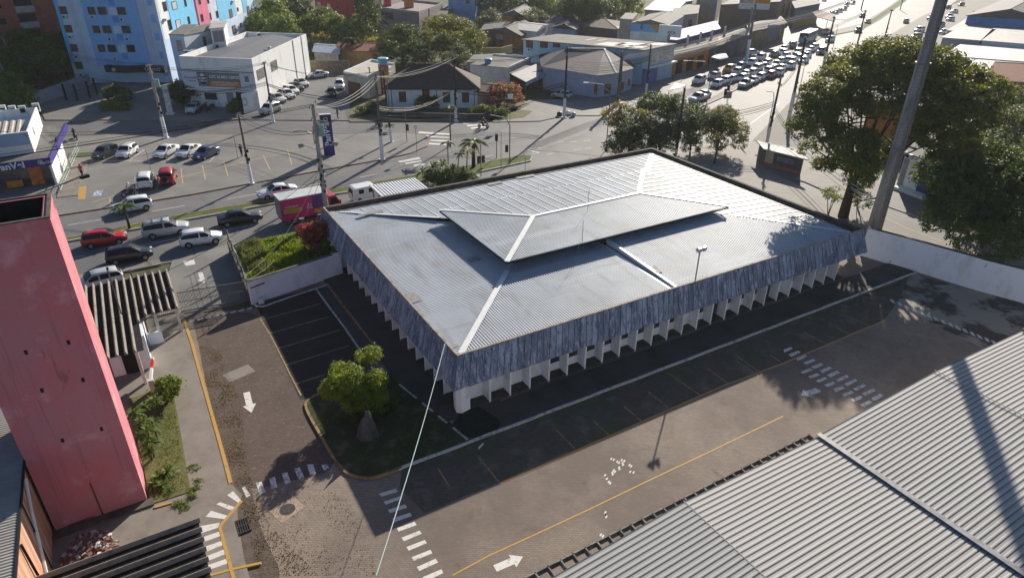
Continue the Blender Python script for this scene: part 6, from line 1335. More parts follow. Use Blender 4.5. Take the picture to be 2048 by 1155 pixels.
p = G(166, 355, .1); person('person in a red shirt and dark trousers walking by the chemist ramp', p.x, p.y, .1, 1.2, WALK, (.42, .04, .06), (.02, .02, .025))
p = G(322, 378, .1); person('person in a red top standing behind the parked cars with a bag', p.x, p.y, .1, 2.6, WALK, (.35, .05, .06), (.10, .12, .14))
p = G(484, 313, .1); person('person in black standing by the dark pole on the forecourt', p.x, p.y, .1, .6, {}, (.02, .02, .022), (.02, .02, .022))
p = G(676, 238, .05); person('person in dark clothes walking past the top of the purple sign', p.x, p.y, 0, 3.4, WALK, (.03, .03, .035), (.03, .03, .04))
p = G(1671, 27+20, 0)
for i, (x, y, s_) in enumerate(((1812, 82, (.05, .05, .06)), (1372, 135, (.1, .1, .12)), (1376, 138, (.3, .25, .2)), (1345, 160, (.4, .35, .3)))):
    p = G(x, y, .11); person(['person in black standing at the roadside left of the mast', 'person in dark clothes outside the orange shop', 'second person outside the orange shop in a tan top', 'person in a light top on the shady shop pavement'][i], p.x, p.y, .11, i, WALK if i % 2 else {}, s_, (.04, .04, .05))
# ================================================================== BUILDINGS OF THE TOWN
M_slate = layered('dark_roof_tiles', .85, [((.05, .04, .04), 1.5, S1, .45, .65, .7, 1), ((.10, .085, .08), 9, (1, 1, 3), .55, .7, .6, 2)], base=(.095, .065, .055))
M_slateb = layered('slate_blue_tiles', .8, [((.08, .075, .09), 1.5, S1, .45, .65, .7, 1), ((.10, .095, .11), 9, S1, .55, .7, .6, 2)], base=(.065, .06, .08))
M_fib = layered('fibre_cement_roof', .85, [((.09, .085, .08), .4, S1, .45, .65, .8, 1), ((.22, .21, .20), 3, (1, .3, 1), .55, .72, .5, 2)], base=(.15, .145, .14))
M_fibl = layered('pale_fibre_roof', .7, [((.28, .27, .25), .5, S1, .45, .65, .7, 1)], base=(.42, .41, .40))
M_terra = layered('terracotta_tiles', .85, [((.18, .07, .045), 1.5, S1, .45, .65, .7, 1), ((.34, .17, .11), 8, S1, .55, .7, .6, 2)], base=(.27, .11, .07))
M_fw = layered('white_render', .8, [((.5, .49, .47), .7, (1, 1, .4), .52, .7, .7, 1), ((.36, .34, .32), 3, (1, 1, .3), .66, .76, .5, 2)], base=(.82, .82, .81))
M_grw = mat('grey_render', (.30, .29, .28), .85, .15, 1)
M_frame = mat('brown_frame', (.07, .035, .03), .7, .2, 3); M_wfr = mat('white_frame', (.6, .6, .6), .6, .05)
M_shut = layered('brown_shutter', .7, [((.10, .05, .04), 20, (.1, .1, 1), .5, .6, .7, 1)], base=(.17, .085, .065))
def ray_plane(px, py, a, b):
    d = fw+rt*((px-1024)/F_PX)-up*((py-577.5)/F_PX); a = V(a[0], a[1], 0); b = V(b[0], b[1], 0); e = (b-a).normalized(); n = V(e.y, -e.x, 0)
    t = (a-CAM).dot(n)/d.dot(n); p = CAM+d*t
    return (p-a).dot(e), p.z
class Bld:
    def __init__(s, name, label, poly, h, wm, cat='building', z0=-.05):
        ar = sum(poly[k][0]*poly[(k+1) % len(poly)][1]-poly[(k+1) % len(poly)][0]*poly[k][1] for k in range(len(poly)))
        s.poly = [tuple(p[:2]) for p in poly]; s.flip = ar < 0; s.h = h
        c = sum((V(p[0], p[1], 0) for p in poly), V(0, 0, 0))/len(poly); s.c = c
        s.t = thing(name, label, cat, (c.x, c.y, 0)); q = MB(); q.prism(s.poly, z0, h); s.wall = q.build('wall', wm, s.t)
    def edge(s, k): 
        a = V(*s.poly[k], 0); b = V(*s.poly[(k+1) % len(s.poly)], 0); e = (b-a).normalized(); n = V(e.y, -e.x, 0)
        if (s.c-a).dot(n) > 0: n = -n
        return a, b, e, n
    def panel(s, k, u0, u1, z0, z1, d, m, name='panel', par=None):
        a, b, e, n = s.edge(k); q = MB(); p0 = a+e*u0+n*.001; p1 = a+e*u1+n*.001; q.prism([p0[:2], p1[:2], (p1+n*d)[:2], (p0+n*d)[:2]], z0, z1)
        return q.build(name, m, par or s.t)
    def win(s, k, u, z, w, h, fm=None, glass=None, split=True, name='window'):
        a, b, e, n = s.edge(k); fm = fm or M_frame
        q = MB()
        for (ua, ub, za, zb) in ((u-w/2, u+w/2, z-h/2, z-h/2+.07), (u-w/2, u+w/2, z+h/2-.07, z+h/2), (u-w/2, u-w/2+.07, z-h/2+.07, z+h/2-.07), (u+w/2-.07, u+w/2, z-h/2+.07, z+h/2-.07)):
            p0, p1 = a+e*ua+n*.001, a+e*ub+n*.001; q.prism([p0[:2], p1[:2], (p1+n*.07)[:2], (p0+n*.07)[:2]], za, zb)
        f = q.build(name, fm, s.t)
        q = MB(); p0, p1 = a+e*(u-w/2+.05)+n*.001, a+e*(u+w/2-.05)+n*.001; q.prism([p0[:2], p1[:2], (p1+n*.03)[:2], (p0+n*.03)[:2]], z-h/2+.05, z+h/2-.05); q.build('pane', glass or M_glass, f); return f
    def winpx(s, k, px, py, w, h, **kw):
        u, z = ray_plane(px, py, *s.edge(k)[:2]); return s.win(k, u, z, w, h, **kw)
    def ac(s, k, px, py):
        u, z = ray_plane(px, py, *s.edge(k)[:2]); a, b, e, n = s.edge(k); q = MB(); p = a+e*u+n*.25
        q.box((p.x, p.y, z), (.75, .4, .55), rz=math.atan2(e.y, e.x)); o = q.build('air_conditioner', M_wfr, s.t)
        q = MB(); p2 = a+e*(u-.1)+n*.46; q.tube([tuple(V(p2.x, p2.y, z)), tuple(V(p2.x, p2.y, z)+n*.02)], .2, 10); q.build('fan_grille', M_dark, o)
    def parapet(s, hh, th, m, skip=()):
        q = MB(); N = len(s.poly); ins = []
        for k in range(N):
            pa = s.edge((k-1) % N); pb = s.edge(k); v = V(*s.poly[k], 0)-(pa[3]+pb[3])*th/max(.4, 1+pa[3].dot(pb[3])); ins.append(v)
        for k in range(N):
            if k in skip: continue
            a, b = V(*s.poly[k], 0), V(*s.poly[(k+1) % N], 0); c, d = ins[(k+1) % N], ins[k]; q.prism([a[:2], b[:2], c[:2], d[:2]], s.h+.002, s.h+hh)
        q.build('parapet', m, s.t)
    def slab(s, over, z0, z1, m, name='roof', k_over=None):
        N = len(s.poly); out = []
        for k in range(N):
            pa = s.edge((k-1) % N); pb = s.edge(k); out.append((V(*s.poly[k], 0)+(pa[3]+pb[3])*over/max(.4, 1+pa[3].dot(pb[3])))[:2])
        q = MB(); q.prism(out, z0, z1); return q.build(name, m, s.t)
    def hip(s, over, rise, m, ridge=None, gable=False, long_edge=0, thick=.12):
        N = 4; out = []
        for k in range(N):
            pa = s.edge((k-1) % N); pb = s.edge(k); out.append(V(*s.poly[k], 0)+(pa[3]+pb[3])*over/max(.4, 1+pa[3].dot(pb[3])))
        k = long_edge; A, B, C_, D = out[k], out[(k+1) % 4], out[(k+2) % 4], out[(k+3) % 4]
        ml, mr = (A+D)/2, (B+C_)/2; L = (mr-ml).length; hw = (A-D).length/2
        ins = 0 if gable else min(hw, L*.46) if ridge is None else ridge
        d = (mr-ml).normalized(); r0, r1 = ml+d*ins, mr-d*ins
        z = s.h+.01; A, B, C_, D = [V(p.x, p.y, z) for p in (A, B, C_, D)]; r0 = V(r0.x, r0.y, z+rise); r1 = V(r1.x, r1.y, z+rise)
        q = MB(); t_ = V(0, 0, -thick)
        for f in ((A, B, r1, r0), (C_, D, r0, r1), (B, C_, r1), (D, A, r0)):
            q.face([p-t_ for p in f]); 
        q.face([A, D, C_, B]) if not gable else None
        for a, b in ((A, B), (B, C_), (C_, D), (D, A)): q.face([a, b, b-t_, a-t_])
        o = q.build('roof', m, s.t)
        q = MB(); T_ = V(0, 0, thick+.03)
        for a, b in ((r0, r1), (A, r0), (D, r0), (B, r1), (C_, r1)):
            if gable and (a, b) != (r0, r1): continue
            q.bar(a+T_, b+T_, .28, .08)
        q.build('ridge_tiles', m, o)
        return o, (A, B, C_, D, r0, r1)
def text(body, size, pos, right, upv, m, par=None, name='lettering', ext=.02, bold=0.0):
    cu = bpy.data.curves.new('t', 'FONT'); cu.body = body; cu.size = size; cu.extrude = ext; cu.align_x = 'CENTER'; cu.align_y = 'CENTER'; cu.offset = bold
    o = bpy.data.objects.new('t', cu); COL.objects.link(o); dg = bpy.context.evaluated_depsgraph_get(); me = bpy.data.meshes.new_from_object(o.evaluated_get(dg)); bpy.data.objects.remove(o)
    r = V(*right).normalized(); u = V(*upv).normalized(); n = r.cross(u); M = Matrix((r, u, n)).transposed().to_4x4(); M.translation = V(*pos); me.transform(M)
    me.materials.clear(); me.materials.append(m); o = bpy.data.objects.new(name, me); COL.objects.link(o)
    if par: o.parent = par; o.matrix_parent_inverse = par.matrix_basis.inverted()
    return o
def rq(h, *pts):   # roof corners seen at height h; three corners make a parallelogram
    P_ = [G(x, y, h) for x, y in pts]
    if len(P_) == 3: P_.append(P_[0]+P_[2]-P_[1])
    return [(p.x, p.y) for p in P_]
# ---------------------------------------------------------------- blue flats
B1, B2, B3, B4 = [mat(n_, c_, .85, .07, .6) for n_, c_ in (('pale_blue_render', (.56, .68, .84)), ('sky_blue_render', (.26, .50, .84)), ('mid_blue_render', (.14, .34, .70)), ('lilac_render', (.56, .60, .74)))]
B5 = mat('cyan_render', (.18, .54, .82), .85, .08, .6); BP = mat('pink_render', (.64, .17, .28), .85, .1, .6)
CC = V(-3.6, 121.0, 0); LL = V(-20.2, 130.1, 0); e1 = (LL-CC).normalized()
dR = V(math.cos(math.radians(61.4)), math.sin(math.radians(61.4)), 0)
uR, _ = ray_plane(519, 66, CC, CC+dR*40); RR = CC+dR*uR; BK = LL+dR*uR
bf = Bld('blue_flats', 'tall block of flats painted in many blues with a pink panel', [tuple(LL[:2]), tuple(CC[:2]), tuple(RR[:2]), tuple(BK[:2])], 31, B1)
WA = (CC-LL).length
def ux(px, py, k): return ray_plane(px, py, *bf.edge(k)[:2])[0]
U = lambda px: max(.01, min(WA-.01, ux(px, 20, 0)))
bf.panel(0, .01, U(120), 3.4, 31, .03, B5); bf.panel(0, U(141), U(150), 3.4, 31, .05, B4); bf.panel(0, U(166), U(203), 3.2, 31, .25, B2); bf.panel(0, U(203), U(234), 3.2, 31, .12, B2); bf.panel(0, U(234), U(276), 3.2, 31, .25, B2); bf.panel(0, U(276), U(292), 3.4, 31, .04, B4)
zr = [2.3, 5.2]
rows = []
for py in (30, 67, 105, 140): rows.append(ray_plane(120+py*.26, py-9, LL, CC)[1])
for z in [rows[3], rows[2], rows[1], rows[0]]+[rows[0]+2.95*i for i in (1, 2, 3, 4)]:
    bf.win(0, U(126), z, 1.4, 1.35, M_frame, M_shut)
    if z > rows[3]+.5:
        for uu, w_ in ((U(184), 1.3), (U(205), 1.5), (U(244), 1.5)):
            a, b, e, n = bf.edge(0); bf.poly; q = None
            o = bf.win(0, uu, z, w_, 1.35, M_frame, M_shut if uu < U(190) else M_glass)
            for c_ in [o]+kids(o): c_.location = tuple(V(*c_.location)+(n*.26 if c_ is o else V(0, 0, 0)))
        bf.panel(0, U(217), U(233), z-.8, z+.6, .14, B1); bf.panel(0, U(221), U(236), z-2.1, z-.85, .15, B3)
    bf.panel(0, U(298), U(307), z-2.0, z-.6, .05, B2)
bf.win(0, U(190), rows[3], 1.4, 1.3, M_frame, M_glass)
for px, py in ((131, 34), (143, 74), (155, 113), (165, 149), (188, 34), (246, 39), (222, 78), (257, 78), (233, 117)): bf.ac(0, px, py)
# right face
Wr = uR; UR = lambda px: max(.01, min(Wr-.01, ray_plane(px, 30, CC, RR)[0]))
bf.panel(1, UR(318), UR(335), 8, 31, .04, M_fw); bf.panel(1, UR(339), UR(391), 8, 31, .06, B5); bf.panel(1, UR(394), UR(417), 8, 31, .22, BP); bf.panel(1, UR(421), UR(433), 8, 31, .04, B4); bf.panel(1, UR(437), UR(472), 8, 31, .06, B5); bf.panel(1, UR(474), UR(486), 8, 31, .04, M_fw); bf.panel(1, UR(488), UR(498), 8, 31, .06, B5); bf.panel(1, UR(511), Wr-.01, 8, 31, .06, B5)
for (px, py, w_, h_, gl) in ((329, 13, 1.5, 1.7, 0), (348, 11, 2.3, 1.5, 1), (370, 6, .9, 1.4, 0), (339, 50, 1.3, 1.9, 0), (356, 48, 2.3, 1.6, 1), (377, 41, 1.0, 1.5, 0), (402, 36, 1.3, 1.5, 0), (420, 33, 1.0, 1.5, 0), (434, 29, 1.3, 1.5, 0), (397, 3, 1.2, 1.2, 0), (461, 27, 2.1, 1.9, 2), (468, 59, 2.2, 1.9, 2), (475, 19, .9, .9, 0), (481, 50, .9, .9, 0), (496, 20, 1.9, 1.8, 2), (501, 51, 2.0, 1.8, 2), (414, 2, 1.1, 1.2, 0)):
    o = bf.winpx(1, px, py, w_, h_, glass=[M_glass, mat('curtain', (.5, .5, .52), .8, .2, 3), M_shut][gl], fm=M_frame)
    n = bf.edge(1)[3]; o.location = tuple(V(*o.location)+n*(.22 if 395 < px < 416 else .07))
for px, py in ((463, 4), (497, 33), (502, 63), (327, 40)): bf.ac(1, px, py)
# tattoo shop awning at the foot
a, b, e, n = bf.edge(0)
q = MB(); u0 = U(170)+1.5; 
pts = [a+e*u0, a+e*(u0+4.2)+n*.9, a+e*(u0+7), a+e*(WA-.2)+n*.5]
for k in range(3):
    p0, p1 = pts[k]+n*.3, pts[k+1]+n*.3; q.prism([p0[:2], p1[:2], (p1+n*1.2)[:2], (p0+n*1.2)[:2]], 2.3, 3.5)
q.build('shop_awning', mat('black_awning', (.03, .03, .038), .7, .2, 2), bf.t)
pm = (pts[2]+pts[3])/2+n*1.72
text('TATTOO', .75, (pm.x, pm.y, 2.9), tuple(e), (0, 0, 1), M_wfr, bf.t, bold=.01)
pm = (pts[0]+pts[1])/2+n*1.76; q = MB(); q.tube([tuple(V(pm.x, pm.y, 2.9)), tuple(V(pm.x, pm.y, 2.9)+n*.05)], .38, 16); q.build('round_emblem', mat('emblem_grey', (.45, .46, .46), .6, .5, 6), bf.t)
# ---------------------------------------------------------------- driving school
H8 = 8.4
cf = Bld('driving_school', 'white driving school with grey sheet roof and a big orange and grey sign', rq(H8, (357, 112), (503, 118), (612, 68)), H8-.9, M_fw)
cf.parapet(.9, .22, M_fw)
pr4 = cf.poly; c_ = sum((V(*p, 0) for p in pr4), V(0, 0, 0))/4
sh_ = [c_+(V(*p, 0)-c_)*.93 for p in pr4]; q = MB()
m1, m2 = (sh_[0]+sh_[3])/2, (sh_[1]+sh_[2])/2; k0, k1 = (sh_[0]+sh_[1])/2, (sh_[2]+sh_[3])/2
zt = 7.6
q.face([(sh_[1].x, sh_[1].y, zt), (sh_[2].x, sh_[2].y, zt), (k1.x, k1.y, zt+.65), (k0.x, k0.y, zt+.65)]); q.face([(k0.x, k0.y, zt+.65), (k1.x, k1.y, zt+.65), (sh_[3].x, sh_[3].y, zt), (sh_[0].x, sh_[0].y, zt)])
q.build('roof', layered('blue_grey_roof', .7, [((.11, .11, .125), .5, S1, .45, .65, .7, 1)], base=(.15, .155, .175)), cf.t)
a, b, e, n = cf.edge(0); Wf = (b-a).length
def cz(px, py): return ray_plane(px, py, a, b)
zs1 = 5.9; zs0 = 3.6
cf.panel(0, .1, Wf-.1, H8-2.25, H8-2.17, .3, mat('sign_canopy', (.1, .13, .22), .6, 0), 'canopy_edge')
sg_ = cf.panel(0, .25, Wf-.25, zs0, zs1, .18, mat('sign_white', (.62, .64, .68), .5, .03), 'sign_board')
cf.panel(0, Wf*.21, Wf*.80, zs0, zs1, .22, mat('sign_grey', (.17, .17, .19), .5, .05), 'sign_panel', sg_)
cf.panel(0, Wf*.38, Wf*.79, zs0+.15, zs0+.95, .25, mat('sign_orange', (.62, .22, .04), .5, .05), 'sign_stripe', sg_)
def tx(s_, size, u, z, m, d=.27, **k): p = a+e*u+n*d; return text(s_, size, (p.x, p.y, z), tuple(e), (0, 0, 1), m, sg_, **k)
MW = mat('letter_white', (.75, .75, .75), .5, 0); MB_ = mat('letter_blue', (.06, .12, .35), .5, 0); MK = mat('letter_black', (.02, .02, .02), .5, 0)
tx('CFC RUMO CERTO', .66, Wf*.60, zs1-.65, MW, bold=.02); tx('CENTRO DE FORMAÇÃO', .42, Wf*.585, zs0+.73, MW, .28); tx('DE CONDUTORES', .42, Wf*.585, zs0+.36, MW, .28)
tx('DetranRS', .62, Wf*.115, zs1-.95, MB_, .2); tx('credenciado', .3, Wf*.125, zs1-1.45, MB_, .2)
p = a+e*Wf*.285+n*.22; q = MB(); q.tube([tuple(V(p.x, p.y, (zs0+zs1)/2)), tuple(V(p.x, p.y, (zs0+zs1)/2)+n*.05)], 1.05, 24); q.build('round_logo', MK, sg_)
q = MB(); ring_ = [tuple(V(p.x, p.y, (zs0+zs1)/2)+n*.07+e*math.cos(i*math.pi/12)*.95+V(0, 0, math.sin(i*math.pi/12)*.95)) for i in range(25)]; q.tube(ring_, .04, 4, cap=False); q.build('logo_ring', MW, sg_)
tx('RUMO', .5, Wf*.285, zs0+1.33, MW, .3, bold=.015); tx('CERTO', .45, Wf*.285, zs0+.88, MW, .3, bold=.015)
q = MB(); c0 = V(p.x, p.y, zs0+1.75)+n*.075; q.add([tuple(c0-e*.5-V(0, 0, .05)), tuple(c0+e*.5-V(0, 0, .05)), tuple(c0+V(0, 0, .42))], [(0, 1, 2)]); q.build('logo_peak', MW, sg_)
p = a+e*Wf*.895+n*.19; q = MB(); q.box((p.x, p.y, zs1-.8), (.75, .03, .95), rz=math.atan2(e.y, e.x)); q.build('crest', mat('crest_grey', (.15, .16, .2), .6, .6, 9), sg_)
cf.panel(0, Wf*.86, Wf*.97, zs0+.55, zs0+.60, .2, MB_, 'rule_line', sg_)
cf.win(0, Wf*.34, 1.9, 2.4, 1.3, M_wfr); cf.panel(0, Wf*.70, Wf*.86, .05, 2.8, .03, M_dark, 'doorway'); cf.panel(0, Wf*.56, Wf*.66, .05, 2.7, .05, mat('bluish_door', (.22, .28, .36), .6, 0), 'door')
cf.panel(0, .3, Wf-.2, 3.1, 3.25, .8, M_fw, 'entrance_canopy')
# side windows with grilles
M_gr = layered('grille_window', .6, [((.5, .5, .5), 5, (1, 1, 4), .5, .56, .8, 1)], base=(.06, .06, .065))
for px, py, w_ in ((522, 147, 3.6), (548, 131, 3.0)):
    cf.winpx(1, px, py, w_, 1.7, fm=M_grw, glass=M_gr)
a2, b2, e2, n2 = cf.edge(1)
for px in (588, 606):
    u = ray_plane(px, 110, a2, b2)[0]; cf.panel(1, u, u+.12, 0, H8, .1, M_grw, 'downpipe')
# low front wall with the round emblem, sign pillars
f0, f1 = G(482, 190, 3.2), G(515, 182, 3.2)
fs_ = Bld('front_wall', 'white wall panel with faint round logo jutting out of the driving school', [tuple(f0[:2]), tuple(f1[:2]), tuple((f1+V(.1, .3, 0))[:2]), tuple((f0+V(.1, .3, 0))[:2])], 3.3, M_fw, 'wall')
u_, z_ = ray_plane(489, 204, *fs_.edge(0)[:2]); ea = fs_.edge(0); pc = ea[0]+ea[2]*u_+ea[3]*.03
q = MB(); q.tube([tuple(V(pc.x, pc.y, z_)+ea[3]*.01+ea[2]*math.cos(i*.52)*.5+V(0, 0, math.sin(i*.52)*.6)) for i in range(13)], .05, 4, cap=False); q.build('logo_ring', MB_, fs_.t)
# white annex boxes on and behind the driving school roof
an1 = Bld('roof_annex', 'white and pale blue rooftop box beside the flats', rq(10.2, (367, 73), (425, 60), (440, 44)), 10.2, mat('annex_white', (.66, .69, .70), .8, .06, 1)); an1.slab(.15, 10.21, 10.32, M_fib)
an1.winpx(0, 409, 82, 1.0, 1.6, fm=M_grw); 
an2_ = Bld('roof_annex', 'pale rooftop room with grey slab roof and a narrow door', rq(10.4, (338, 70), (368, 70), (395, 50)), 10.4, B1); an2_.slab(.1, 10.41, 10.5, M_fib); an2_.winpx(0, 359, 92, .8, 2.0, fm=M_grw)
an3 = Bld('roof_annex', 'small open rooftop shelter with white side walls', rq(11, (420, 58), (447, 56), (452, 42)), 11, M_fw); an3.slab(.2, 11.01, 11.1, M_fibl); an3.panel(0, .3, 2.2, 8.6, 10.6, .03, M_grw, 'opening')
for i, (px, py) in enumerate(((372, 106), (382, 106), (387, 104), (517, 71), (433, 93))):
    p = G(px, py, 7.9); t = thing('air_conditioner', ['air conditioner at the left front corner of the driving school roof', 'middle air conditioner of the three at the roof front', 'right air conditioner of the three at the roof front', 'air conditioner at the foot of the flats above the roof', 'air conditioner among clutter beside the rooftop box'][i], 'air conditioner', (p.x, p.y, 7.5))
    q = MB(); q.box((p.x, p.y, 7.95), (.85, .4, .75), rz=.4); q.build('casing', M_wfr, t); q = MB(); q.tube([(p.x+.05, p.y-.2, 7.95), (p.x+.1, p.y-.27, 7.95)], .26, 12); q.build('fan_grille', M_dark, t)
p = G(538, 98, 7.9); t = thing('roof_vent', 'white mushroom vent on the driving school roof', 'vent', (p.x, p.y, 7.6)); q = MB(); q.tube([(p.x, p.y, 7.6), (p.x, p.y, 8.2)], .15, 8); q.build('pipe', M_wfr, t); q = MB(); q.tube([(p.x, p.y, 8.2), (p.x, p.y, 8.35)], [.45, .35], 10); q.build('cap', M_wfr, t)
# ---------------------------------------------------------------- chemist shop on the left
PV = mat('chemist_purple', (.045, .035, .20), .5, .05); 
ch = Bld('chemist_shop', 'white chemist shop with purple fascia and ribbed roof at the left edge', [(-36, 65.7), (-24.45, 65.7), (-23.9, 79.3), (-36, 79.6)], 5.0, M_fw)
ch.parapet(1.1, .18, M_fw)
q = MB(); corr(q, [(-35.5, 66.2, 5.35), (-25.2, 66.2, 5.35), (-25.2, 74.5, 5.6), (-35.5, 74.5, 5.6)], 'y', .75, prof(.12, 'trap')); q.build('roof_sheets', layered('brownish_sheet', .6, [((.3, .27, .23), .8, S1, .45, .65, .7, 1)], base=(.42, .39, .35)), ch.t)
q = MB(); q.prism([(-36, 62.4), (-23.0, 62.4), (-21.3, 79.6), (-23.9, 79.6), (-24.4, 65.6), (-36, 65.6)], 2.85, 3.5); q.build('canopy', M_fib, ch.t)
q = MB(); q.prism([(-36, 62.25), (-22.9, 62.25), (-22.9, 62.39), (-36, 62.39)], 2.7, 3.6); q.prism([(-22.98, 62.4), (-22.84, 62.4), (-21.1, 79.6), (-21.28, 79.6)], 2.7, 3.6); q.build('fascia', PV, ch.t)
q = MB(); q.prism([(-36, 65.55), (-24.5, 65.55), (-24.5, 65.69), (-36, 65.69)], 4.6, 6.1); q.build('parapet_front', mat('pale_blue_front', (.32, .42, .58), .7, .08, 1), ch.t)
text('PanVel', 1.05, (-26.9, 62.2, 3.12), (1, 0, 0), (0, 0, 1), MW, ch.t, bold=.03)
q = MB(); q.tube([(-23.9+.22*math.cos(i*.52), 62.2, 3.2+.22*math.sin(i*.52)) for i in range(13)], .035, 4, cap=False); q.tube([(-23.75, 62.2, 3.05), (-23.55, 62.2, 2.92)], .035, 4); q.build('emblem', MW, ch.t)
text('PanVel', .5, (-23.3, 62.2, 3.1), (1, 0, 0), (0, 0, 1), MW, ch.t)
q = MB(); q.box((-24.25, 70.2, 5.1), (.1, .7, .9)); q.build('wall_emblem', mat('emblem_grey', (.45, .46, .46), .6, .5, 6), ch.t)
q = MB(); q.box((-29, 64.0, 1.4), (11, .06, 2.6)); q.build('shop_front', mat('shop_glass', (.08, .08, .08), .1, .5, 1, spec=.8), ch.t)
q = MB(); q.box((-24.9, 63.9, 1.35), (1.3, .1, 2.5)); q.box((-27.2, 63.9, .6), (1.6, .3, .8)); q.build('orange_display', mat('orange_display', (.6, .2, .05), .6, .3, 2), ch.t)
q = MB(); q.box((-23.7, 64.2, 1.4), (1.1, .08, 2.6)); q.build('glass_screen', mat('greenish_glass', (.25, .36, .33), .2, .1, spec=.8), ch.t)
q = MB(); q.prism([(-23.2, 62.9), (-22.95, 62.9), (-21.9, 72.6), (-22.15, 72.6)], 0, 2.84); q.build('side_wall', M_fw, ch.t)
q = MB(); q.box((-22.2, 70.4, 3.2), (.2, 1.1, 1.4), rz=-.1); q.build('side_sign', M_dark, ch.t)
for i, (px, py) in enumerate(((25, 233), (45, 233), (5, 232), (72, 228))):
    p = G(px, py-14, 6); t = thing('air_conditioner', ['white condenser unit on the chemist roof, second from the left', 'white condenser unit on the chemist roof, third from the left', 'condenser unit at the left edge of the chemist roof', 'condenser unit nearest the bright gable of the chemist roof'][i], 'air conditioner', (p.x, p.y, 5.4))
    q = MB(); q.box((p.x, p.y, 5.95), (.8, .5, 1.1)); q.build('casing', M_wfr, t); q = MB(); q.box((p.x, p.y-.26, 5.9), (.55, .03, .55)); q.build('fan_grille', M_dark, t)
t = thing('railing', 'green-white handrail along the chemist shop ramp', 'railing', (-20.6, 68, 0))
q = MB(); A_, B_ = G(122, 385, .1), G(160, 300, .1)
for k in range(9): p = A_.lerp(B_, k/8); q.box((p.x, p.y, .65), (.06, .06, 1.1))
q.build('post', mat('green_white_rail', (.45, .55, .48), .5, .1), t); 
for z in (.4, .8, 1.2):
    q = MB(); q.bar(V(A_.x, A_.y, z), V(B_.x, B_.y, z), .05, .05); q.build('rail', MATS['green_white_rail'], t)
slab('ramp', [(-23.0, 57.6), (-20.9, 57.4), (-20.6, 62.5), (-19.3, 72.8), (-21.6, 73.4), (-22.8, 62.4)], .16, M_conc)
slab('verge', [(-21.3, 74.2), (-19.2, 73.8), (-18.9, 75.6), (-21, 76)], .18, M_grass)
# purple pylon
t = thing('pylon_sign', 'tall purple chemist pylon sign with vertical white lettering', 'sign', (9.8, 59.6, .1))
p = G(668, 309, .1); ca = V(p.x-.55, p.y+.15, 0); ez = math.radians(-12); ev = V(math.cos(ez), math.sin(ez), 0)
q = MB(); q.box((ca.x, ca.y, 2.9), (1.45, .5, 5.6), rz=ez); q.build('column', PV, t)
q = MB(); q.box((ca.x, ca.y, 5.05), (1.47, .52, 1.0), rz=ez); q.build('head_panel', mat('pylon_head', (.03, .03, .09), .5, .1), t)
q = MB(); q.box((ca.x, ca.y, 5.72), (1.47, .52, .06), rz=ez); q.build('cap', MW, t)
nf = V(ev.y, -ev.x, 0); pf = ca+nf*.27
text('PanVel', 1.15, (pf.x, pf.y, 3.0), (0, 0, 1), tuple(-ev), MW, t, bold=.03)
text('farmácias', .3, (pf.x+.45, pf.y-.02, 3.3), (0, 0, 1), tuple(-ev), MW, t)
pp_ = ca+nf*.29; q = MB(); q.tube([tuple(V(pp_.x, pp_.y, 5.1)+ev*.26*math.cos(i*.52)+V(0, 0, .26*math.sin(i*.52))) for i in range(13)], .04, 4, cap=False); q.build('emblem', MW, t)
# ---------------------------------------------------------------- cottage with dark roof
az = math.radians(-28); ex = V(math.cos(az), math.sin(az), 0); ny = V(-ex.y, ex.x, 0); F0 = V(26.2, 81.0, 0)
hs = Bld('cottage', 'old white cottage with a wide dark hipped tile roof', [tuple(F0[:2]), tuple((F0+ex*16)[:2]), tuple((F0+ex*16+ny*10)[:2]), tuple((F0+ny*10)[:2])], 3.3, M_fw)
hs.hip(.5, 3.3, M_slate)
for px, py, sh_m in ((805, 194, M_shut), (852, 190, M_shut), (893, 195, mat('green_door', (.08, .09, .08), .7, .1)), (931, 195, M_shut)): hs.winpx(0, px, py, 1.25, 1.75, fm=M_frame, glass=sh_m)
for px in (783, 873, 948): u = ray_plane(px, 200, *hs.edge(0)[:2])[0]; hs.panel(0, u, u+.1, 0, 3.3, .09, mat('pipe_blue', (.1, .14, .2), .6, 0), 'downpipe')
hp = Bld('cottage_porch', 'ochre side porch under a dark tiled lean-to roof', rq(3.0, (955, 183), (975, 184), (1000, 168)), 2.9, mat('ochre_render', (.42, .30, .18), .85, .1, 1)); hp.hip(.3, .6, M_slate, gable=True)
gg = Bld('garage', 'pale flat-roofed garage with a brown roller door', rq(3.9, (687, 146), (737, 156), (790, 130)), 3.9, mat('beige_render', (.46, .43, .36), .85, .12, 1))
gg.parapet(.35, .3, M_fw, skip=(1,)); gg.panel(0, 1.0, 4.6, .1, 2.6, .04, M_shut, 'roller_door')
p = G(739, 145, 4); t = thing('roof_vent', 'dark vent pipe on the garage roof', 'vent', (p.x, p.y, 4)); q = MB(); q.tube([(p.x, p.y, 3.8), (p.x, p.y, 4.8)], .12, 8); q.build('pipe', M_galv, t); q = MB(); q.tube([(p.x, p.y, 4.8), (p.x, p.y, 5.0)], [.35, .2], 10); q.build('cap', M_wfr, t)
p = G(762, 165, 0); t = thing('water_tank', 'blue water tank on a brick stand behind the garage', 'water tank', (p.x+1.5, p.y+8, 0)); tx_, ty_ = p.x+2.5, p.y+10
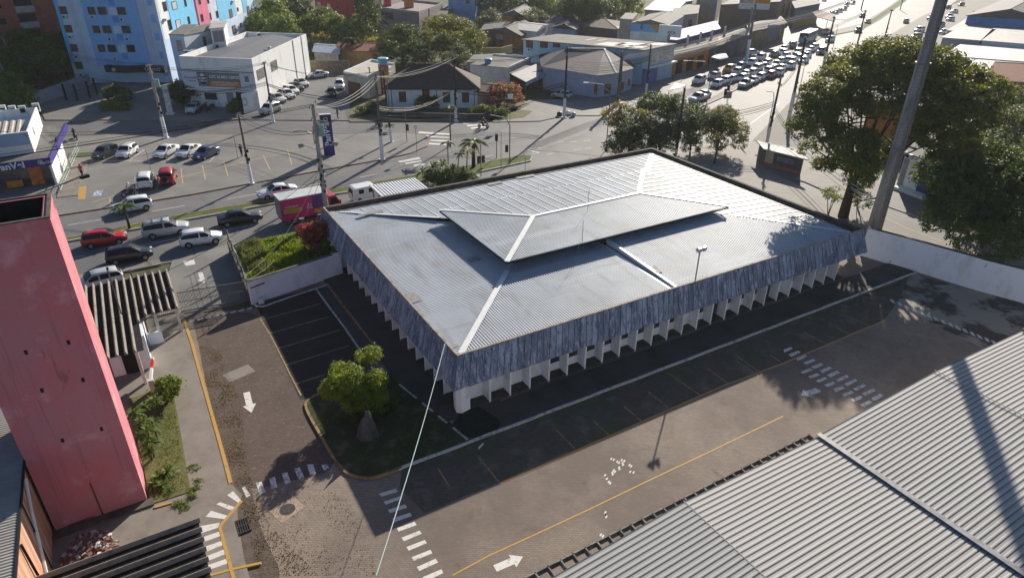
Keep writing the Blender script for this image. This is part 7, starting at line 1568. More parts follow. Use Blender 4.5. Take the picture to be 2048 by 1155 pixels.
_u = G(766, 128, 5.3); q = MB(); q.box((_u.x, _u.y, 2.6), (1.5, 1.5, 5.2)); q.build('brick_stand', mat('brick_red', (.3, .13, .09), .9, .25, 3), t); q = MB(); q.tube([(_u.x, _u.y, 5.2), (_u.x, _u.y, 6.3)], [.75, 1.0], 16); q.build('tank', mat('tank_blue', (.12, .36, .52), .4, .05), t); q = MB(); q.tube([(_u.x, _u.y, 6.3), (_u.x, _u.y, 6.42)], [1.05, .9], 16); q.build('lid', mat('tank_blue_lid', (.3, .5, .6), .4, .05), t)
wall_run('boundary_wall', 'grey-brown block wall closing the back of the white car park', [tuple(G(622, 146)[:2]), tuple(G(700, 146)[:2])], .2, 2.6, mat('block_wall', (.20, .16, .12), .9, .2, 1.5))
wall_run('garden_wall', 'low dark garden wall along the street in front of the cottage', [tuple(G(762, 236)[:2]), tuple(G(850, 238)[:2]), tuple(G(960, 240)[:2]), tuple(G(990, 234)[:2])], .25, 1.0, mat('dark_wall', (.10, .09, .085), .9, .3, 1.5))
wall_run('boundary_wall', 'white-grey wall of the flats on the sloping path at the left', [tuple(G(66, 214)[:2]), tuple(G(125, 193)[:2]), tuple(G(182, 170)[:2])], .25, 2.2, mat('lilac_wall', (.36, .36, .40), .85, .1, 1))
wall_run('garden_wall', 'reddish low wall on the bank behind the sunlit grass', [tuple(G(62, 188)[:2]), tuple(G(155, 152)[:2])], .3, 1.0, mat('reddish_wall', (.22, .10, .07), .9, .3, 1.5))
t = thing('metal_fence', 'dark post fence at the foot of the blue flats', 'fence', tuple(G(150, 190)))
for px, py in ((134, 202), (156, 203), (181, 197), (195, 190)):
    p = G(px, py); q = MB(); q.box((p.x, p.y, 1.5), (.35, .35, 3.0)); q.build('post', M_dark, t)
q = MB(); A_, B_ = G(134, 202), G(195, 190)
for z in (.6, 1.5, 2.6): q.bar(V(A_.x, A_.y, z), V(B_.x, B_.y, z), .06, .06)
q.build('rail', M_galv, t)
# planter beds and totem by the flats
slab('planter', P2((203, 218), (252, 218), (252, 206), (203, 206)), .5, mat('dark_wall', (.10, .09, .085), .9, .3, 1.5))
t = thing('totem_sign', 'narrow white totem sign leaning at the kerb by the transformer pole', 'sign', tuple(G(342, 230))); p = G(342, 230, 0); q = MB(); q.box((p.x, p.y, 2.4), (.9, .3, 4.8), rz=-.5); q.build('board', mat('totem_white', (.5, .52, .55), .6, .35, 3), t); q = MB(); q.box((p.x, p.y, .2), (1.3, .7, .4), rz=-.5); q.build('base', M_post, t)
# ---------------------------------------------------------------- corner shops
ca_ = Bld('long_shop', 'long pale blue two-storey building with a patched grey roof', rq(7, (1047, 78), (1288, 99), (1350, 87)), 6.8, mat('baby_blue_render', (.38, .56, .68), .8, .08, .8))
rf = ca_.slab(.35, 6.82, 6.95, M_fib); q = MB()
P4 = [G(1047, 78, 7.0), G(1288, 99, 7.0), G(1350, 87, 7.0)]; P4.append(P4[0]+P4[2]-P4[1])
def bil(u, v, z=7.0): p = P4[0].lerp(P4[1], u).lerp(P4[3].lerp(P4[2], u), v); return (p.x, p.y, z)
for (u0, u1, v0, v1) in ((.58, .74, .05, .5), (.70, .84, .25, .7), (.80, .95, .1, .35), (.86, .98, .6, .9), (.38, .41, .5, .8), (.48, .50, .5, .8)): q.face([bil(u0, v0), bil(u1, v0), bil(u1, v1), bil(u0, v1)])
q.build('patch_sheets', M_fibl, rf)
q = MB(); q.bar(bil(.86, 0, 7.02), bil(.86, 1, 7.02), .35, .06); q.build('dark_seam', M_dark, rf)
for px, py, w_, h_ in ((1059, 88, 1.6, 1.6), (1088, 90, 1.8, 1.2), (1113, 91, 1.6, .8), (1188, 99, 4.2, .8)): ca_.winpx(0, px, py, w_, h_, fm=M_frame, glass=M_shut)
ca_.ac(0, 1060, 99)
for px, py, w_ in ((1305, 118, 3.2), (1332, 104, 2.8), (1320, 110, .6)): ca_.winpx(1, px, py, w_, 1.9, fm=M_wfr, glass=mat('grey_glazing', (.25, .29, .32), .3, .2, 1))
ca_.panel(1, .1, ca_.edge(1)[1:2] and (ca_.edge(1)[1]-ca_.edge(1)[0]).length-.1, 3.3, 3.6, 1.2, M_fw, 'balcony_slab')
ca_.panel(1, .3, 5.2, .1, 3.1, .5, mat('bluish_shopfront', (.12, .16, .42), .6, .4, 1), 'shop_front')
cb = Bld('corner_shop', 'corner shop with slate-coloured hipped roof and pale blue walls', rq(4.6, (1135, 170), (1262, 150), (1200, 108)), 4.2, mat('lavender_render', (.36, .42, .58), .8, .08, .8))
# explicit footprint: long side along the junction, chamfered corner
for o in kids(cb.t): bpy.data.objects.remove(o)
f_ = [G(1086, 178), G(1190, 197), G(1225, 192), G(1262, 180)]
d_ = (f_[3]-f_[0]).normalized(); nn_ = V(-d_.y, d_.x, 0)
bkL = f_[0]+nn_*13; bkR = f_[3]+nn_*13
cb.poly = [tuple(p[:2]) for p in (f_[0], f_[1], f_[2], f_[3], bkR, bkL)]; cb.c = (f_[0]+f_[3]+bkL+bkR)/4; cb.h = 4.3
q = MB(); q.prism(cb.poly, -.05, 4.3); q.build('wall', MATS['lavender_render'], cb.t)
q = MB(); z = 4.35; ov = [V(p[0], p[1], z) for p in cb.poly]; cc_ = cb.c; ov = [cc_+(V(p.x, p.y, 0)-V(cc_.x, cc_.y, 0))*1.06 for p in ov]; ov = [V(p.x, p.y, z) for p in ov]
r0 = (ov[0]+ov[5])/2*.72+(ov[3]+ov[4])/2*.28; r1 = (ov[0]+ov[5])/2*.3+(ov[3]+ov[4])/2*.7; r0.z = r1.z = z+2.4
for f in ((ov[0], ov[1], r1, r0), (ov[1], ov[2], r1), (ov[2], ov[3], r1), (ov[3], ov[4], r1), (ov[4], ov[5], r0, r1), (ov[5], ov[0], r0)): q.face(f)
q.face(list(reversed(ov))); rf_ = q.build('roof', M_slateb, cb.t)
q = MB(); q.bar(ov[2]+V(0, 0, .08), r1+V(0, 0, .08), .35, .1); q.bar(r0+V(0, 0, .05), r1+V(0, 0, .05), .3, .1); q.build('ridge_tiles', M_fw, rf_)
for k, px, py, w_, h_ in ((1, 1215, 178, 1.9, 2.0), (0, 1192, 178, 1.0, 2.4), (2, 1245, 172, 1.4, 1.8), (2, 1257, 165, 1.2, 1.6)): cb.winpx(k, px, py, w_, h_, fm=M_wfr, glass=mat('poster_window', (.22, .10, .07), .5, .7, 1.5))
q = MB(); pA, pB = f_[1]+V(0, 0, 0), f_[3]
fb = Bld('flat_shop', 'pale grey flat-roofed building beside the pink flowering shrub', rq(4.0, (1000-60, 130), (1020, 137), (1062, 118)), 4.0, mat('pale_grey_render', (.42, .44, .46), .85, .12, .8)); fb.slab(.1, 4.01, 4.12, M_fib); fb.parapet(.45, .25, M_fw, skip=(0, 3))
ft = Bld('outbuilding', 'low grey-roofed outbuilding behind the flat-roofed shop', rq(3.4, (935, 125), (1000, 122), (1010, 108)), 3.4, M_grw); ft.slab(.2, 3.41, 3.52, M_fib)
_u = G(976, 122, 4.6); t = thing('water_tank', 'turquoise water tank on the flat roof', 'water tank', (_u.x, _u.y, 4.1)); q = MB(); q.tube([(_u.x, _u.y, 4.1), (_u.x, _u.y, 5.0)], [.6, .75], 14); q.build('tank', mat('tank_blue', (.12, .36, .52), .4, .05), t); q = MB(); q.tube([(_u.x, _u.y, 5.0), (_u.x, _u.y, 5.12)], [.8, .6], 14); q.build('lid', MATS['tank_blue_lid'], t)
aw = thing('awning', 'ribbed metal awning with a white scalloped front by the corner shop', 'awning', tuple(G(1060, 160, 3)))
wp = [G(1022, 148, 3.4), G(1052, 164, 2.9), G(1100, 140, 3.2), G(1072, 128, 3.6)]
q = MB(); q.face([tuple(p) for p in wp]); q.face([tuple(p-V(0, 0, .06)) for p in reversed(wp)]); q.build('sheet', M_fibl, aw)
q = MB(); q.face([tuple(wp[1]), tuple(wp[2]), tuple(wp[2]-V(0, 0, .9)), tuple(wp[1]-V(0, 0, .7))]); q.build('valance', mat('speckled_valance', (.55, .6, .68), .7, .5, 2, col2=(.15, .25, .5), thr=(.5, .56)), aw)
for p in (wp[1], wp[2]):
    q = MB(); q.tube([(p.x, p.y, 0), (p.x, p.y, p.z)], .05, 5); q.build('post', M_galv, aw)
dk = Bld('shop_extension', 'dark brick shop wall in the shade under the ribbed awning', [tuple(G(1020, 181)[:2]), tuple(G(1085, 176)[:2]), tuple((G(1085, 176)+V(4, 8, 0))[:2]), tuple((G(1020, 181)+V(4, 8, 0))[:2])], 3.2, mat('dark_brick_wall', (.09, .06, .05), .9, .3, 1)); dk.slab(.2, 3.21, 3.3, M_fib)
# ---------------------------------------------------------------- more town: (name, label, roof corners at height h, h, wall colour, roof)
WM = {k: mat('render_'+k, c_, .85, .12, .6) for k, c_ in dict(brick=(.44, .15, .10), brickred=(.52, .05, .06), blue=(.18, .32, .58), greyrose=(.27, .22, .22), ochre=(.42, .26, .10), orange=(.52, .20, .05), beige=(.44, .36, .24), rose=(.42, .32, .27), brown=(.17, .12, .10), violet=(.10, .10, .24), white=(.62, .62, .60), lilac=(.34, .36, .46), yellow=(.55, .42, .2)).items()}
def flats(name, label, pts, h, key, wins, band=None):
    b_ = Bld(name, label, rq(h, *pts), h, WM[key]); b_.slab(.2, h+.01, h+.3, M_fib)
    for (k, px, py, w_, h_, gm) in wins: b_.winpx(k, px, py, w_, h_, fm=M_wfr if gm else M_frame, glass={0: M_glass, 1: mat('white_blind', (.55, .55, .53), .7, .05), 2: M_shut}[gm])
    return b_
bl = Bld('brick_flats', 'dark red brick block of flats at the top left corner', [(-46, 136), (-32.5, 143), (-31.5, 141), (-19.5, 147), (-25, 165), (-50, 155)], 22, WM['brick'])
a_, b_, e_, n_ = bl.edge(2)
for k in range(6):
    z = 3.4+3.0*k; u = 6.2
    bl.win(2, u, z+1.5, 3.2, 1.4, M_frame); bl.panel(2, u-1.7, u+1.7, z-.4, z+.7, .5, mat('balcony_grey', (.5, .5, .48), .8, .1), 'balcony_front'); bl.win(2, 1.6, z+1.2, 1.2, 1.2, M_frame); bl.win(0, 10, z+1.2, 1.5, 1.3, M_frame)
flats('red_flats', 'bright red block of flats with white shutters at the top edge', [(628, -90), (688, -72), (718, -105)], 19, 'brickred', [])
fl = [o for o in COL.objects if o.name.startswith('red_flats')][0]
t = thing('red_flats_annex', 'lower red wing with white window panels behind the light green tree', 'building', tuple(G(670, 30)))
p0, p1 = G(634, 40), G(690, 52); d_ = (p1-p0).normalized(); nb = V(-d_.y, d_.x, 0); Lr = (p1-p0).length
rb_ = Bld('red_block', 'red block with white panels showing between the dark trees', [tuple(p0[:2]), tuple(p1[:2]), tuple((p1+nb*14)[:2]), tuple((p0+nb*14)[:2])], 16, WM['brickred'])
bpy.data.objects.remove(t); [bpy.data.objects.remove(o, do_unlink=True) for o in [k for k in COL.objects if k.parent == fl]]; bpy.data.objects.remove(fl)
for z in (5, 8, 11, 14):
    for u in (.15, .5): rb_.win(0, Lr*u, z, 2.2, 1.5, M_wfr, mat('white_blind', (.55, .55, .53), .7, .05))
    rb_.win(0, Lr*.8, z, 1.4, 1.2, M_frame)
gh2 = Bld('grey_house', 'two-storey grey-rose house with flat terrace roof in the background', rq(6.6, (752, 18), (838, 28), (885, 10)), 6.6, WM['greyrose']); gh2.parapet(.6, .3, M_grw); gh2.winpx(0, 778, 32, 3.6, 1.8, fm=M_frame); gh2.winpx(0, 808, 33, 1.6, 1.6, glass=mat('blue_curtain', (.14, .25, .4), .7, .1)); gh2.winpx(1, 858, 25, .9, 2.0, fm=M_frame); gh2.winpx(0, 765, 27, 1.0, 1.0, fm=M_frame)
for i, (px, py, c__, s_) in enumerate(((775, 12, 'brickred', 1.8), (818, 15, 'orange', 2.2), (755, 12, 'white', 1.6))):
    p = G(px, py, 6.7); t = thing('chimney', ['red chimney block on the grey house', 'orange tank housing on the grey house', 'white water box at the left end of the grey house'][i], 'chimney', (p.x, p.y, 6.6)); q = MB(); q.box((p.x, p.y, 7.8), (s_, s_, 2.3)); q.build('block', WM[c__], t); q = MB(); q.box((p.x, p.y, 9.02), (s_+.2, s_+.2, .14)); q.build('cap', M_fib, t)
g3 = Bld('garage_wing', 'low rose-grey wing with a roofed carport beside the grey house', rq(4.4, (838, 30), (888, 33), (905, 20)), 4.4, WM['greyrose']); g3.hip(.4, 1.0, M_fib, gable=True); g3.winpx(0, 877, 46, 4.2, 2.4, fm=M_wfr)
bh = Bld('blue_house', 'large blue painted house with a lower terrace in the background', rq(9.5, (896, -14), (950, -12), (990, -35)), 9.5, WM['blue']); bh.slab(.3, 9.51, 9.7, M_fib); bh.winpx(0, 935, 3, 1.6, 1.8, fm=M_wfr)
bh2 = Bld('blue_terrace', 'blue terrace wall in front of the blue house', rq(5.2, (925, 12), (992, 12), (1000, 2)), 5.2, WM['blue']); bh2.parapet(.5, .25, WM['blue'])
oc = Bld('ochre_shed', 'long ochre shed with a terracotta lean-to roof behind the garage', rq(3.2, (678, 102), (762, 104), (760, 90)), 3.2, WM['ochre']); oc.hip(.4, 1.0, M_terra, gable=True)
ts = Bld('tin_shed', 'small shed with a blue-grey tin roof beside the ochre shed', rq(3.0, (628, 104), (676, 108), (682, 92)), 3.0, M_grw); ts.hip(.4, .7, layered('tin_blue', .6, [((.22, .25, .3), .8, S1, .45, .65, .7, 1)], base=(.32, .36, .42)), gable=True)
brk = Bld('brick_house', 'orange brick gabled house with a barred front window', rq(3.6, (985, 62), (1040, 70), (1075, 56)), 3.4, mat('orange_brick', (.34, .15, .07), .9, .25, 2)); brk.hip(.7, 1.6, M_fib, gable=True, long_edge=1)
brk.winpx(0, 999, 74, 2.4, 1.1, fm=M_wfr, glass=mat('pale_shutter', (.35, .37, .38), .7, .2, 3)); brk.winpx(0, 1003, 87, 1.6, 1.8, fm=M_frame, glass=M_shut)
wall_run('boundary_wall', 'ochre plastered wall in front of the brick house', [tuple(G(965, 112)[:2]), tuple(G(1003, 112)[:2]), tuple(G(1024, 106)[:2])], .25, 2.0, WM['yellow'])
wall_run('boundary_wall', 'bright red painted wall behind the overgrown lot', [tuple(G(768, 62)[:2]), tuple(G(830, 46)[:2])], .3, 2.4, WM['brickred'])
for nm, lab, pts, h, key, rise, gab, le, rm in (
 ('roofed_house', 'low house under a broad grey roof left of the brick house', [(960, 62), (1000, 56), (1020, 46)], 4.2, 'brown', 1.0, True, 0, M_fib),
 ('roofed_house', 'low building with a bright white sheet roof behind the brick house', [(1018, 58), (1072, 64), (1095, 50)], 4.2, 'white', .8, True, 0, M_fibl),
 ('roofed_house', 'house with a long grey roof and orange gable beyond the blue terrace', [(1003, 30), (1055, 38), (1080, 20)], 4.4, 'orange', 1.8, True, 1, M_fib),
 ('roofed_house', 'blue-grey roofed house in the middle distance', [(1090, 44), (1130, 50), (1150, 38)], 4.0, 'lilac', 1.2, False, 0, M_slateb),
 ('roofed_house', 'small house with lilac gable behind the long pale blue building', [(1105, 56), (1150, 60), (1165, 48)], 3.8, 'lilac', 1.2, True, 1, M_slateb),
 ('roofed_house', 'brown-roofed house behind the long pale blue building', [(1160, 52), (1235, 60), (1250, 45)], 4.0, 'brown', 1.4, False, 0, M_slate),
 ('roofed_house', 'white-walled lean-to beside the tall rose wall', [(1208, 57), (1245, 61), (1252, 52)], 4.0, 'white', .4, True, 0, M_fibl),
 ('roofed_house', 'house with grey shed roofs at the top edge beyond the gable hall', [(1290, 20), (1350, 24), (1385, 2)], 7, 'greyrose', 1.2, True, 0, M_fibl),
 ('roofed_house', 'low roof among the trees at the top centre', [(1040, 12), (1085, 16), (1095, 6)], 4.5, 'white', 1.2, True, 0, M_fib),
):
    b_ = Bld(nm, lab, rq(h, *pts), h, WM[key]); b_.hip(.4, rise, rm, gable=gab, long_edge=le)
fo = Bld('small_flats', 'white and orange small flats at the top edge in the centre', rq(9, (1082, -28), (1125, -25), (1135, -40)), 9, WM['white']); fo.slab(.2, 9.01, 9.2, M_fib)
L0 = (fo.edge(0)[1]-fo.edge(0)[0]).length; fo.panel(0, L0*.4, L0*.7, 0, 9, .1, WM['orange'])
gb = Bld('gable_hall', 'hall with rose side wall and blue and orange gable', rq(8, (1263, 42), (1338, 46), (1368, 28)), 7.4, WM['white'])
gb.hip(.15, 1.0, M_fib, gable=True, long_edge=1); Lg = (gb.edge(0)[1]-gb.edge(0)[0]).length
gb.panel(0, .05, Lg-.05, 5.6, 7.4, .1, WM['orange']); 
a_, b_, e_, n_ = gb.edge(0); q = MB(); z0 = 5.6
q.add([tuple(a_+n_*.13+V(0, 0, z0)), tuple(b_*.75+a_*.25+n_*.13+V(0, 0, z0)), tuple(a_*.45+b_*.55+n_*.13+V(0, 0, 7.0)), tuple(a_*.7+b_*.3+n_*.13+V(0, 0, 8.0)), tuple(a_+n_*.13+V(0, 0, 7.2))], [(0, 1, 2, 3, 4)]); q.build('blue_gable', WM['blue'], gb.t)
q = MB(); pm = a_+e_*Lg*.3+n_*.16; text('E', 1.6, (pm.x, pm.y, 6.7), tuple(e_), (0, 0, 1), MK, gb.t, bold=.03)
gb.panel(0, .05, Lg-.05, 0, 3.6, .12, mat('dark_fence_sheet', (.09, .09, .13), .8, .2)); gb.winpx(0, 1300, 50, 1.4, 1.3, fm=M_wfr); gb.winpx(0, 1275, 46, .8, .8, fm=M_frame)
sw = Bld('rose_wall_block', 'plain rose-beige block left of the gable hall', rq(7.4, (1240, 38), (1265, 40), (1275, 28)), 7.4, WM['rose']); sw.slab(.05, 7.41, 7.5, M_fib)
rs = Bld('rose_house', 'rose building with terrace posts right of the gable hall', rq(7.4, (1340, 34), (1396, 28), (1400, 8)), 7.4, WM['rose']); rs.slab(.1, 7.41, 7.55, M_fib); rs.winpx(0, 1380, 47, 1.4, 1.9, fm=M_frame); rs.winpx(0, 1358, 48, 1.8, 2.2, fm=M_frame, glass=M_shut)
oc2 = Bld('ochre_block', 'tall plain ochre block with a blue corner at the top edge', rq(13, (1398, -34), (1440, -32), (1452, -50)), 13, WM['beige']); oc2.slab(.1, 13.01, 13.2, M_fib); L0 = (oc2.edge(0)[1]-oc2.edge(0)[0]).length; oc2.panel(0, L0-.8, L0-.01, 0, 13, .1, WM['blue'])
db = Bld('brown_block', 'dark brown windowless block behind the billboard', rq(9, (1442, 8), (1560, 2), (1590, -26)), 8.6, WM['brown']); db.slab(.1, 8.61, 8.8, M_fib)
bb2 = Bld('beige_shop', 'beige two-storey shop with orange column behind the billboard', rq(7.5, (1535, 8), (1582, -2), (1600, -25)), 7.5, WM['beige']); bb2.slab(.1, 7.51, 7.7, M_fib); L0 = (bb2.edge(0)[1]-bb2.edge(0)[0]).length; bb2.panel(0, L0-2.0, L0-.05, 0, 7.5, .2, WM['orange']); bb2.winpx(0, 1553, 22, 1.6, 3.0); bb2.winpx(0, 1566, 17, 1.8, 3.0)
pu = Bld('dark_shed', 'long shed with dark violet roof and a row of white posts', rq(5.4, (1338, 82), (1440, 55), (1432, 40)), 5.0, WM['violet']); pu.slab(.3, 5.01, 5.15, layered('violet_roof', .7, [((.06, .06, .12), .4, S1, .45, .65, .8, 1)], base=(.10, .10, .19)))
for i, (px, py) in enumerate(((1374, 80), (1399, 74), (1422, 69), (1448, 62))):
    p = G(px, py+12, 4.0); q = MB(); q.box((p.x, p.y, 4.9), (.4, .4, 3.2)); q.build('white_post', M_post, pu.t)
ow = Bld('orange_shop', 'orange painted shop front in the shade of the cables', rq(4.4, (1342, 112), (1420, 92), (1412, 82)), 4.2, WM['orange']); ow.slab(.5, 4.21, 4.35, M_fib); L0 = (ow.edge(0)[1]-ow.edge(0)[0]).length
for u in (.15, .42, .7): ow.panel(0, L0*u, L0*(u+.16), .1, 2.8, .05, M_dark, 'doorway')
dsh = Bld('dark_shops', 'row of dark shaded shop fronts beyond the orange shop', rq(4.4, (1422, 92), (1500, 68), (1488, 56)), 4.2, mat('shaded_shop', (.10, .10, .11), .8, .3, .5)); dsh.slab(.4, 4.21, 4.35, M_fib)
dsh2 = Bld('shaded_shops', 'farther row of shaded shops with a yellow-brown front', rq(4.6, (1500, 64), (1572, 45), (1562, 32)), 4.4, mat('brown_front', (.22, .16, .10), .8, .35, .4)); dsh2.slab(.4, 4.41, 4.55, M_fib)
pur = Bld('violet_shop', 'violet shop front at the top edge beside the parked rows', rq(6, (1590, 18), (1640, 8), (1630, -4)), 6, WM['violet']); pur.slab(.2, 6.01, 6.2, M_fib); L0 = (pur.edge(0)[1]-pur.edge(0)[0]).length; pur.panel(0, 1, L0-1, 3.6, 4.8, .1, mat('green_band', (.06, .22, .14), .6, .2), 'sign_band'); pur.panel(0, .2, L0-.2, 0, 2.4, .1, WM['ochre'])
for i, (pts, z, m_) in enumerate((([(1423, 114), (1432, 108), (1452, 107), (1457, 115), (1440, 119)], 3.4, M_fw), ([(1338, 180), (1350, 166), (1372, 170), (1360, 176)], 3.2, M_fw), ([(1432, 92), (1438, 72), (1455, 80), (1448, 88)], 5.0, WM['beige']))):
    P_ = [G(x, y, z) for x, y in pts]; t = thing('sun_awning', ['small glaring white canopy on the shady pavement', 'bright white canopy corner behind the street trees', 'tilted cream awning above the cables'][i], 'awning', tuple(P_[0])); q = MB(); q.prism([p[:2] for p in P_], z-.08, z); q.build('sheet', m_, t)
    for p in (P_[0], P_[2]): q = MB(); q.tube([(p.x, p.y, 0), (p.x, p.y, z-.08)], .06, 5); q.build('post', M_galv, t)
# dark awning by the parked rows, seen from below the edge
P_ = [G(1617, 12, 4.6), G(1672, 28, 4.6), G(1670, 46, 4.0), G(1632, 36, 4.0)]; t = thing('sun_awning', 'brown awning on a single post beside the parked rows', 'awning', tuple(P_[0])); q = MB(); q.prism([p[:2] for p in P_], 4.2, 4.35); q.build('sheet', WM['brown'], t); p = G(1652, 55, 0); q = MB(); q.tube([(p.x, p.y, 0), (p.x, p.y, 4.2)], .1, 6); q.build('post', M_galv, t)
# billboards
def board(name, label, foot, c0, c1, z0, z1, m_, extra=None):
    t = thing(name, label, 'billboard', tuple(foot)); A_, B_ = V(*c0[:2], 0), V(*c1[:2], 0); e = (B_-A_).normalized(); n = V(e.y, -e.x, 0)
    q = MB(); q.prism([A_[:2], B_[:2], (B_-n*.3)[:2], (A_-n*.3)[:2]], z0, z1); q.build('board', m_, t); q = MB(); q.tube([(foot.x, foot.y, 0), (foot.x, foot.y, z0+.5)], .3, 8); q.build('post', M_galv, t); return t, A_, B_, e, n
c0, c1 = G(1477, 18, 9.5), G(1538, 20, 9.5); ft_ = (c0+c1)/2
t, A_, B_, e, n = board('billboard', 'large white and orange billboard on a steel post at the top edge', V(ft_.x, ft_.y, 0)-V(.2, -.4, 0), c0, c1, 9.5, 14, mat('board_white', (.55, .56, .56), .5, .05))
q = MB(); Lb_ = (B_-A_).length; p0, p1 = A_+e*Lb_*.5+n*.01, A_+e*Lb_*.98+n*.01; q.prism([p0[:2], p1[:2], (p1+n*.05)[:2], (p0+n*.05)[:2]], 11, 14); q.build('orange_poster', WM['orange'], t)
p0, p1 = A_+e*Lb_*.02+n*.01, A_+e*Lb_*.45+n*.01; q = MB(); q.prism([p0[:2], p1[:2], (p1+n*.05)[:2], (p0+n*.05)[:2]], 11, 14); q.build('pale_poster', mat('poster_mix', (.4, .3, .26), .6, .5, .6), t)
c0, c1 = G(1316, 73, 5.5), G(1360, 77, 5.5); ft_ = (c0+c1)/2
t, A_, B_, e, n = board('roof_sign', 'white sign board with cut corner and small red letters above the long building', V(ft_.x, ft_.y, 0), c0, c1, 5.6, 8.2, mat('board_pale', (.60, .62, .64), .5, .04)); Lb_ = (B_-A_).length; pm = A_+e*Lb_*.6+n*.06; text('EJCA', .9, (pm.x, pm.y, 6.6), tuple(e), (0, 0, 1), mat('letter_red', (.35, .05, .06), .5, 0), t, bold=.02)
# ---------------------------------------------------------------- right edge
def simple(name, label, pts, h, wm, roof=None, rm=None, rise=1.0, gable=True, le=0, par=None):
    b_ = Bld(name, label, rq(h, *pts), h, wm)
    if roof == 'hip': b_.hip(.4, rise, rm, gable=gable, long_edge=le)
    elif roof == 'flat': b_.slab(.25, h+.01, h+.15, rm)
    if par: b_.parapet(par, .3, wm)
    return b_
simple('blue_hall', 'hall with bright blue gable wall at the top right corner', [(1935, 32), (2100, 42), (2140, 8)], 7, mat('vivid_blue', (.05, .22, .52), .7, .1, 1), 'hip', M_slateb, 2.4, True, 1)
simple('ribbed_roof_hall', 'low building with brownish ribbed roof in front of the blue hall', [(1895, 62), (2080, 68), (2100, 38)], 4.6, WM['white'], 'flat', layered('ribbed_brown_roof', .7, [((.22, .19, .17), .6, (1, 6, 1), .5, .6, .6, 1)], base=(.32, .29, .26)))
b_ = simple('grey_wall_shop', 'shop with a grey and white street wall and small dark letters', [(1885, 76), (1960, 82), (1990, 60)], 5.2, mat('wall_grey', (.30, .30, .33), .8, .1), 'flat', M_fibl)
b2_ = simple('white_wall_shop', 'white walled shop with small black letters right of the grey wall', [(1964, 82), (2090, 92), (2100, 66)], 5.2, mat('wall_white', (.55, .58, .64), .8, .06), 'flat', M_fibl)
a_, b__, e_, n_ = b2_.edge(0); pm = a_+e_*4.5+n_*.05; text('ELAS', 1.2, (pm.x, pm.y, 2.6), tuple(e_), (0, 0, 1), MK, b2_.t, bold=.04); b2_.panel(0, 2.6, 3.6, 2.0, 3.2, .05, MK, 'dark_mark')
simple('white_roof_shed', 'glaring white sheet-roofed shed beside the great tree', [(1885, 112), (2070, 126), (2100, 92)], 4.2, WM['white'], 'flat', layered('bright_sheet', .5, [((.45, .42, .36), .6, (1, 5, 1), .5, .62, .5, 1)], base=(.62, .59, .53)))
simple('white_roof_shed', 'white-roofed shed with cream stripes above the tile roof', [(1920, 136), (2080, 150), (2100, 118)], 4.0, WM['white'], 'flat', layered('cream_sheet', .5, [((.4, .36, .30), .6, (5, 1, 1), .5, .62, .5, 1)], base=(.60, .56, .50)))
simple('tile_roof_house', 'house with orange-brown tile roof at the right edge', [(1970, 160), (2090, 168), (2110, 132)], 3.8, mat('brick_brown', (.26, .12, .08), .9, .2, 2), 'hip', M_terra, 1.6, True, 0)
ob = simple('orange_building', 'orange building glimpsed through the great tree', [(1740, 200), (1860, 215), (1900, 165)], 6.0, WM['orange'], 'flat', M_fib)
wb = Bld('white_shop', 'white corner shop with a deep blue doorway behind the mast', [tuple(G(1792, 372)[:2]), tuple(G(1862, 398)[:2]), tuple((G(1862, 398)+V(8, 3, 0))[:2]), tuple((G(1792, 372)+V(8, 3, 0))[:2])], 4.2, M_fw); wb.slab(.2, 4.21, 4.35, M_fib)
Lw = (wb.edge(0)[1]-wb.edge(0)[0]).length; wb.panel(0, Lw*.55, Lw*.95, .1, 2.6, .05, mat('deep_blue', (.02, .07, .28), .5, .1), 'blue_doorway'); wb.panel(0, .1, Lw*.16, 0, 4.2, .06, M_grw, 'grey_pilaster'); wb.panel(0, Lw*.1, Lw, .0, .35, 1.3, M_fw, 'step'); wb.ac(0, 1822, 312)
dk2 = Bld('dark_house', 'dark reddish building seen under the tree beside the white shop', rq(4.2, (1845, 285), (1895, 300), (1920, 265)), 4.2, mat('dark_red_render', (.12, .05, .045), .9, .2, 1)); dk2.slab(.3, 4.21, 4.35, M_fib)
# kiosk by the verge
kk = Bld('kiosk', 'low pavement kiosk with a grey slab roof and brick base', [tuple(G(1527, 332)[:2]), tuple(G(1600, 352)[:2]), tuple((G(1600, 352)+V(1.6, 2.6, 0))[:2]), tuple((G(1527, 332)+V(1.6, 2.6, 0))[:2])], 2.3, mat('kiosk_grey', (.11, .10, .10), .8, .3, 2)); kk.slab(.5, 2.31, 2.45, M_fibl); Lk = (kk.edge(0)[1]-kk.edge(0)[0]).length; kk.panel(0, .0, Lk, 0, .6, .05, mat('brick_red', (.3, .13, .09), .9, .25, 3), 'brick_base'); kk.panel(0, .0, Lk*.22, .62, 2.2, .04, WM['beige'], 'side_panel'); kk.win(0, Lk*.55, 1.5, Lk*.5, .9, M_frame, mat('dull_glass', (.16, .17, .2), .4, .2))
# ================================================================== MAST, POLES, LAMPS, SIGNALS, CABLES
M_pole = mat('weathered_pole', (.14, .125, .115), .9, .25, 2); M_poleg = mat('concrete_pole', (.30, .29, .27), .9, .15, 2); M_wood = mat('dark_wood_pole', (.06, .05, .045), .9, .3, 2); M_ins = mat('insulator', (.35, .35, .36), .5, .1)
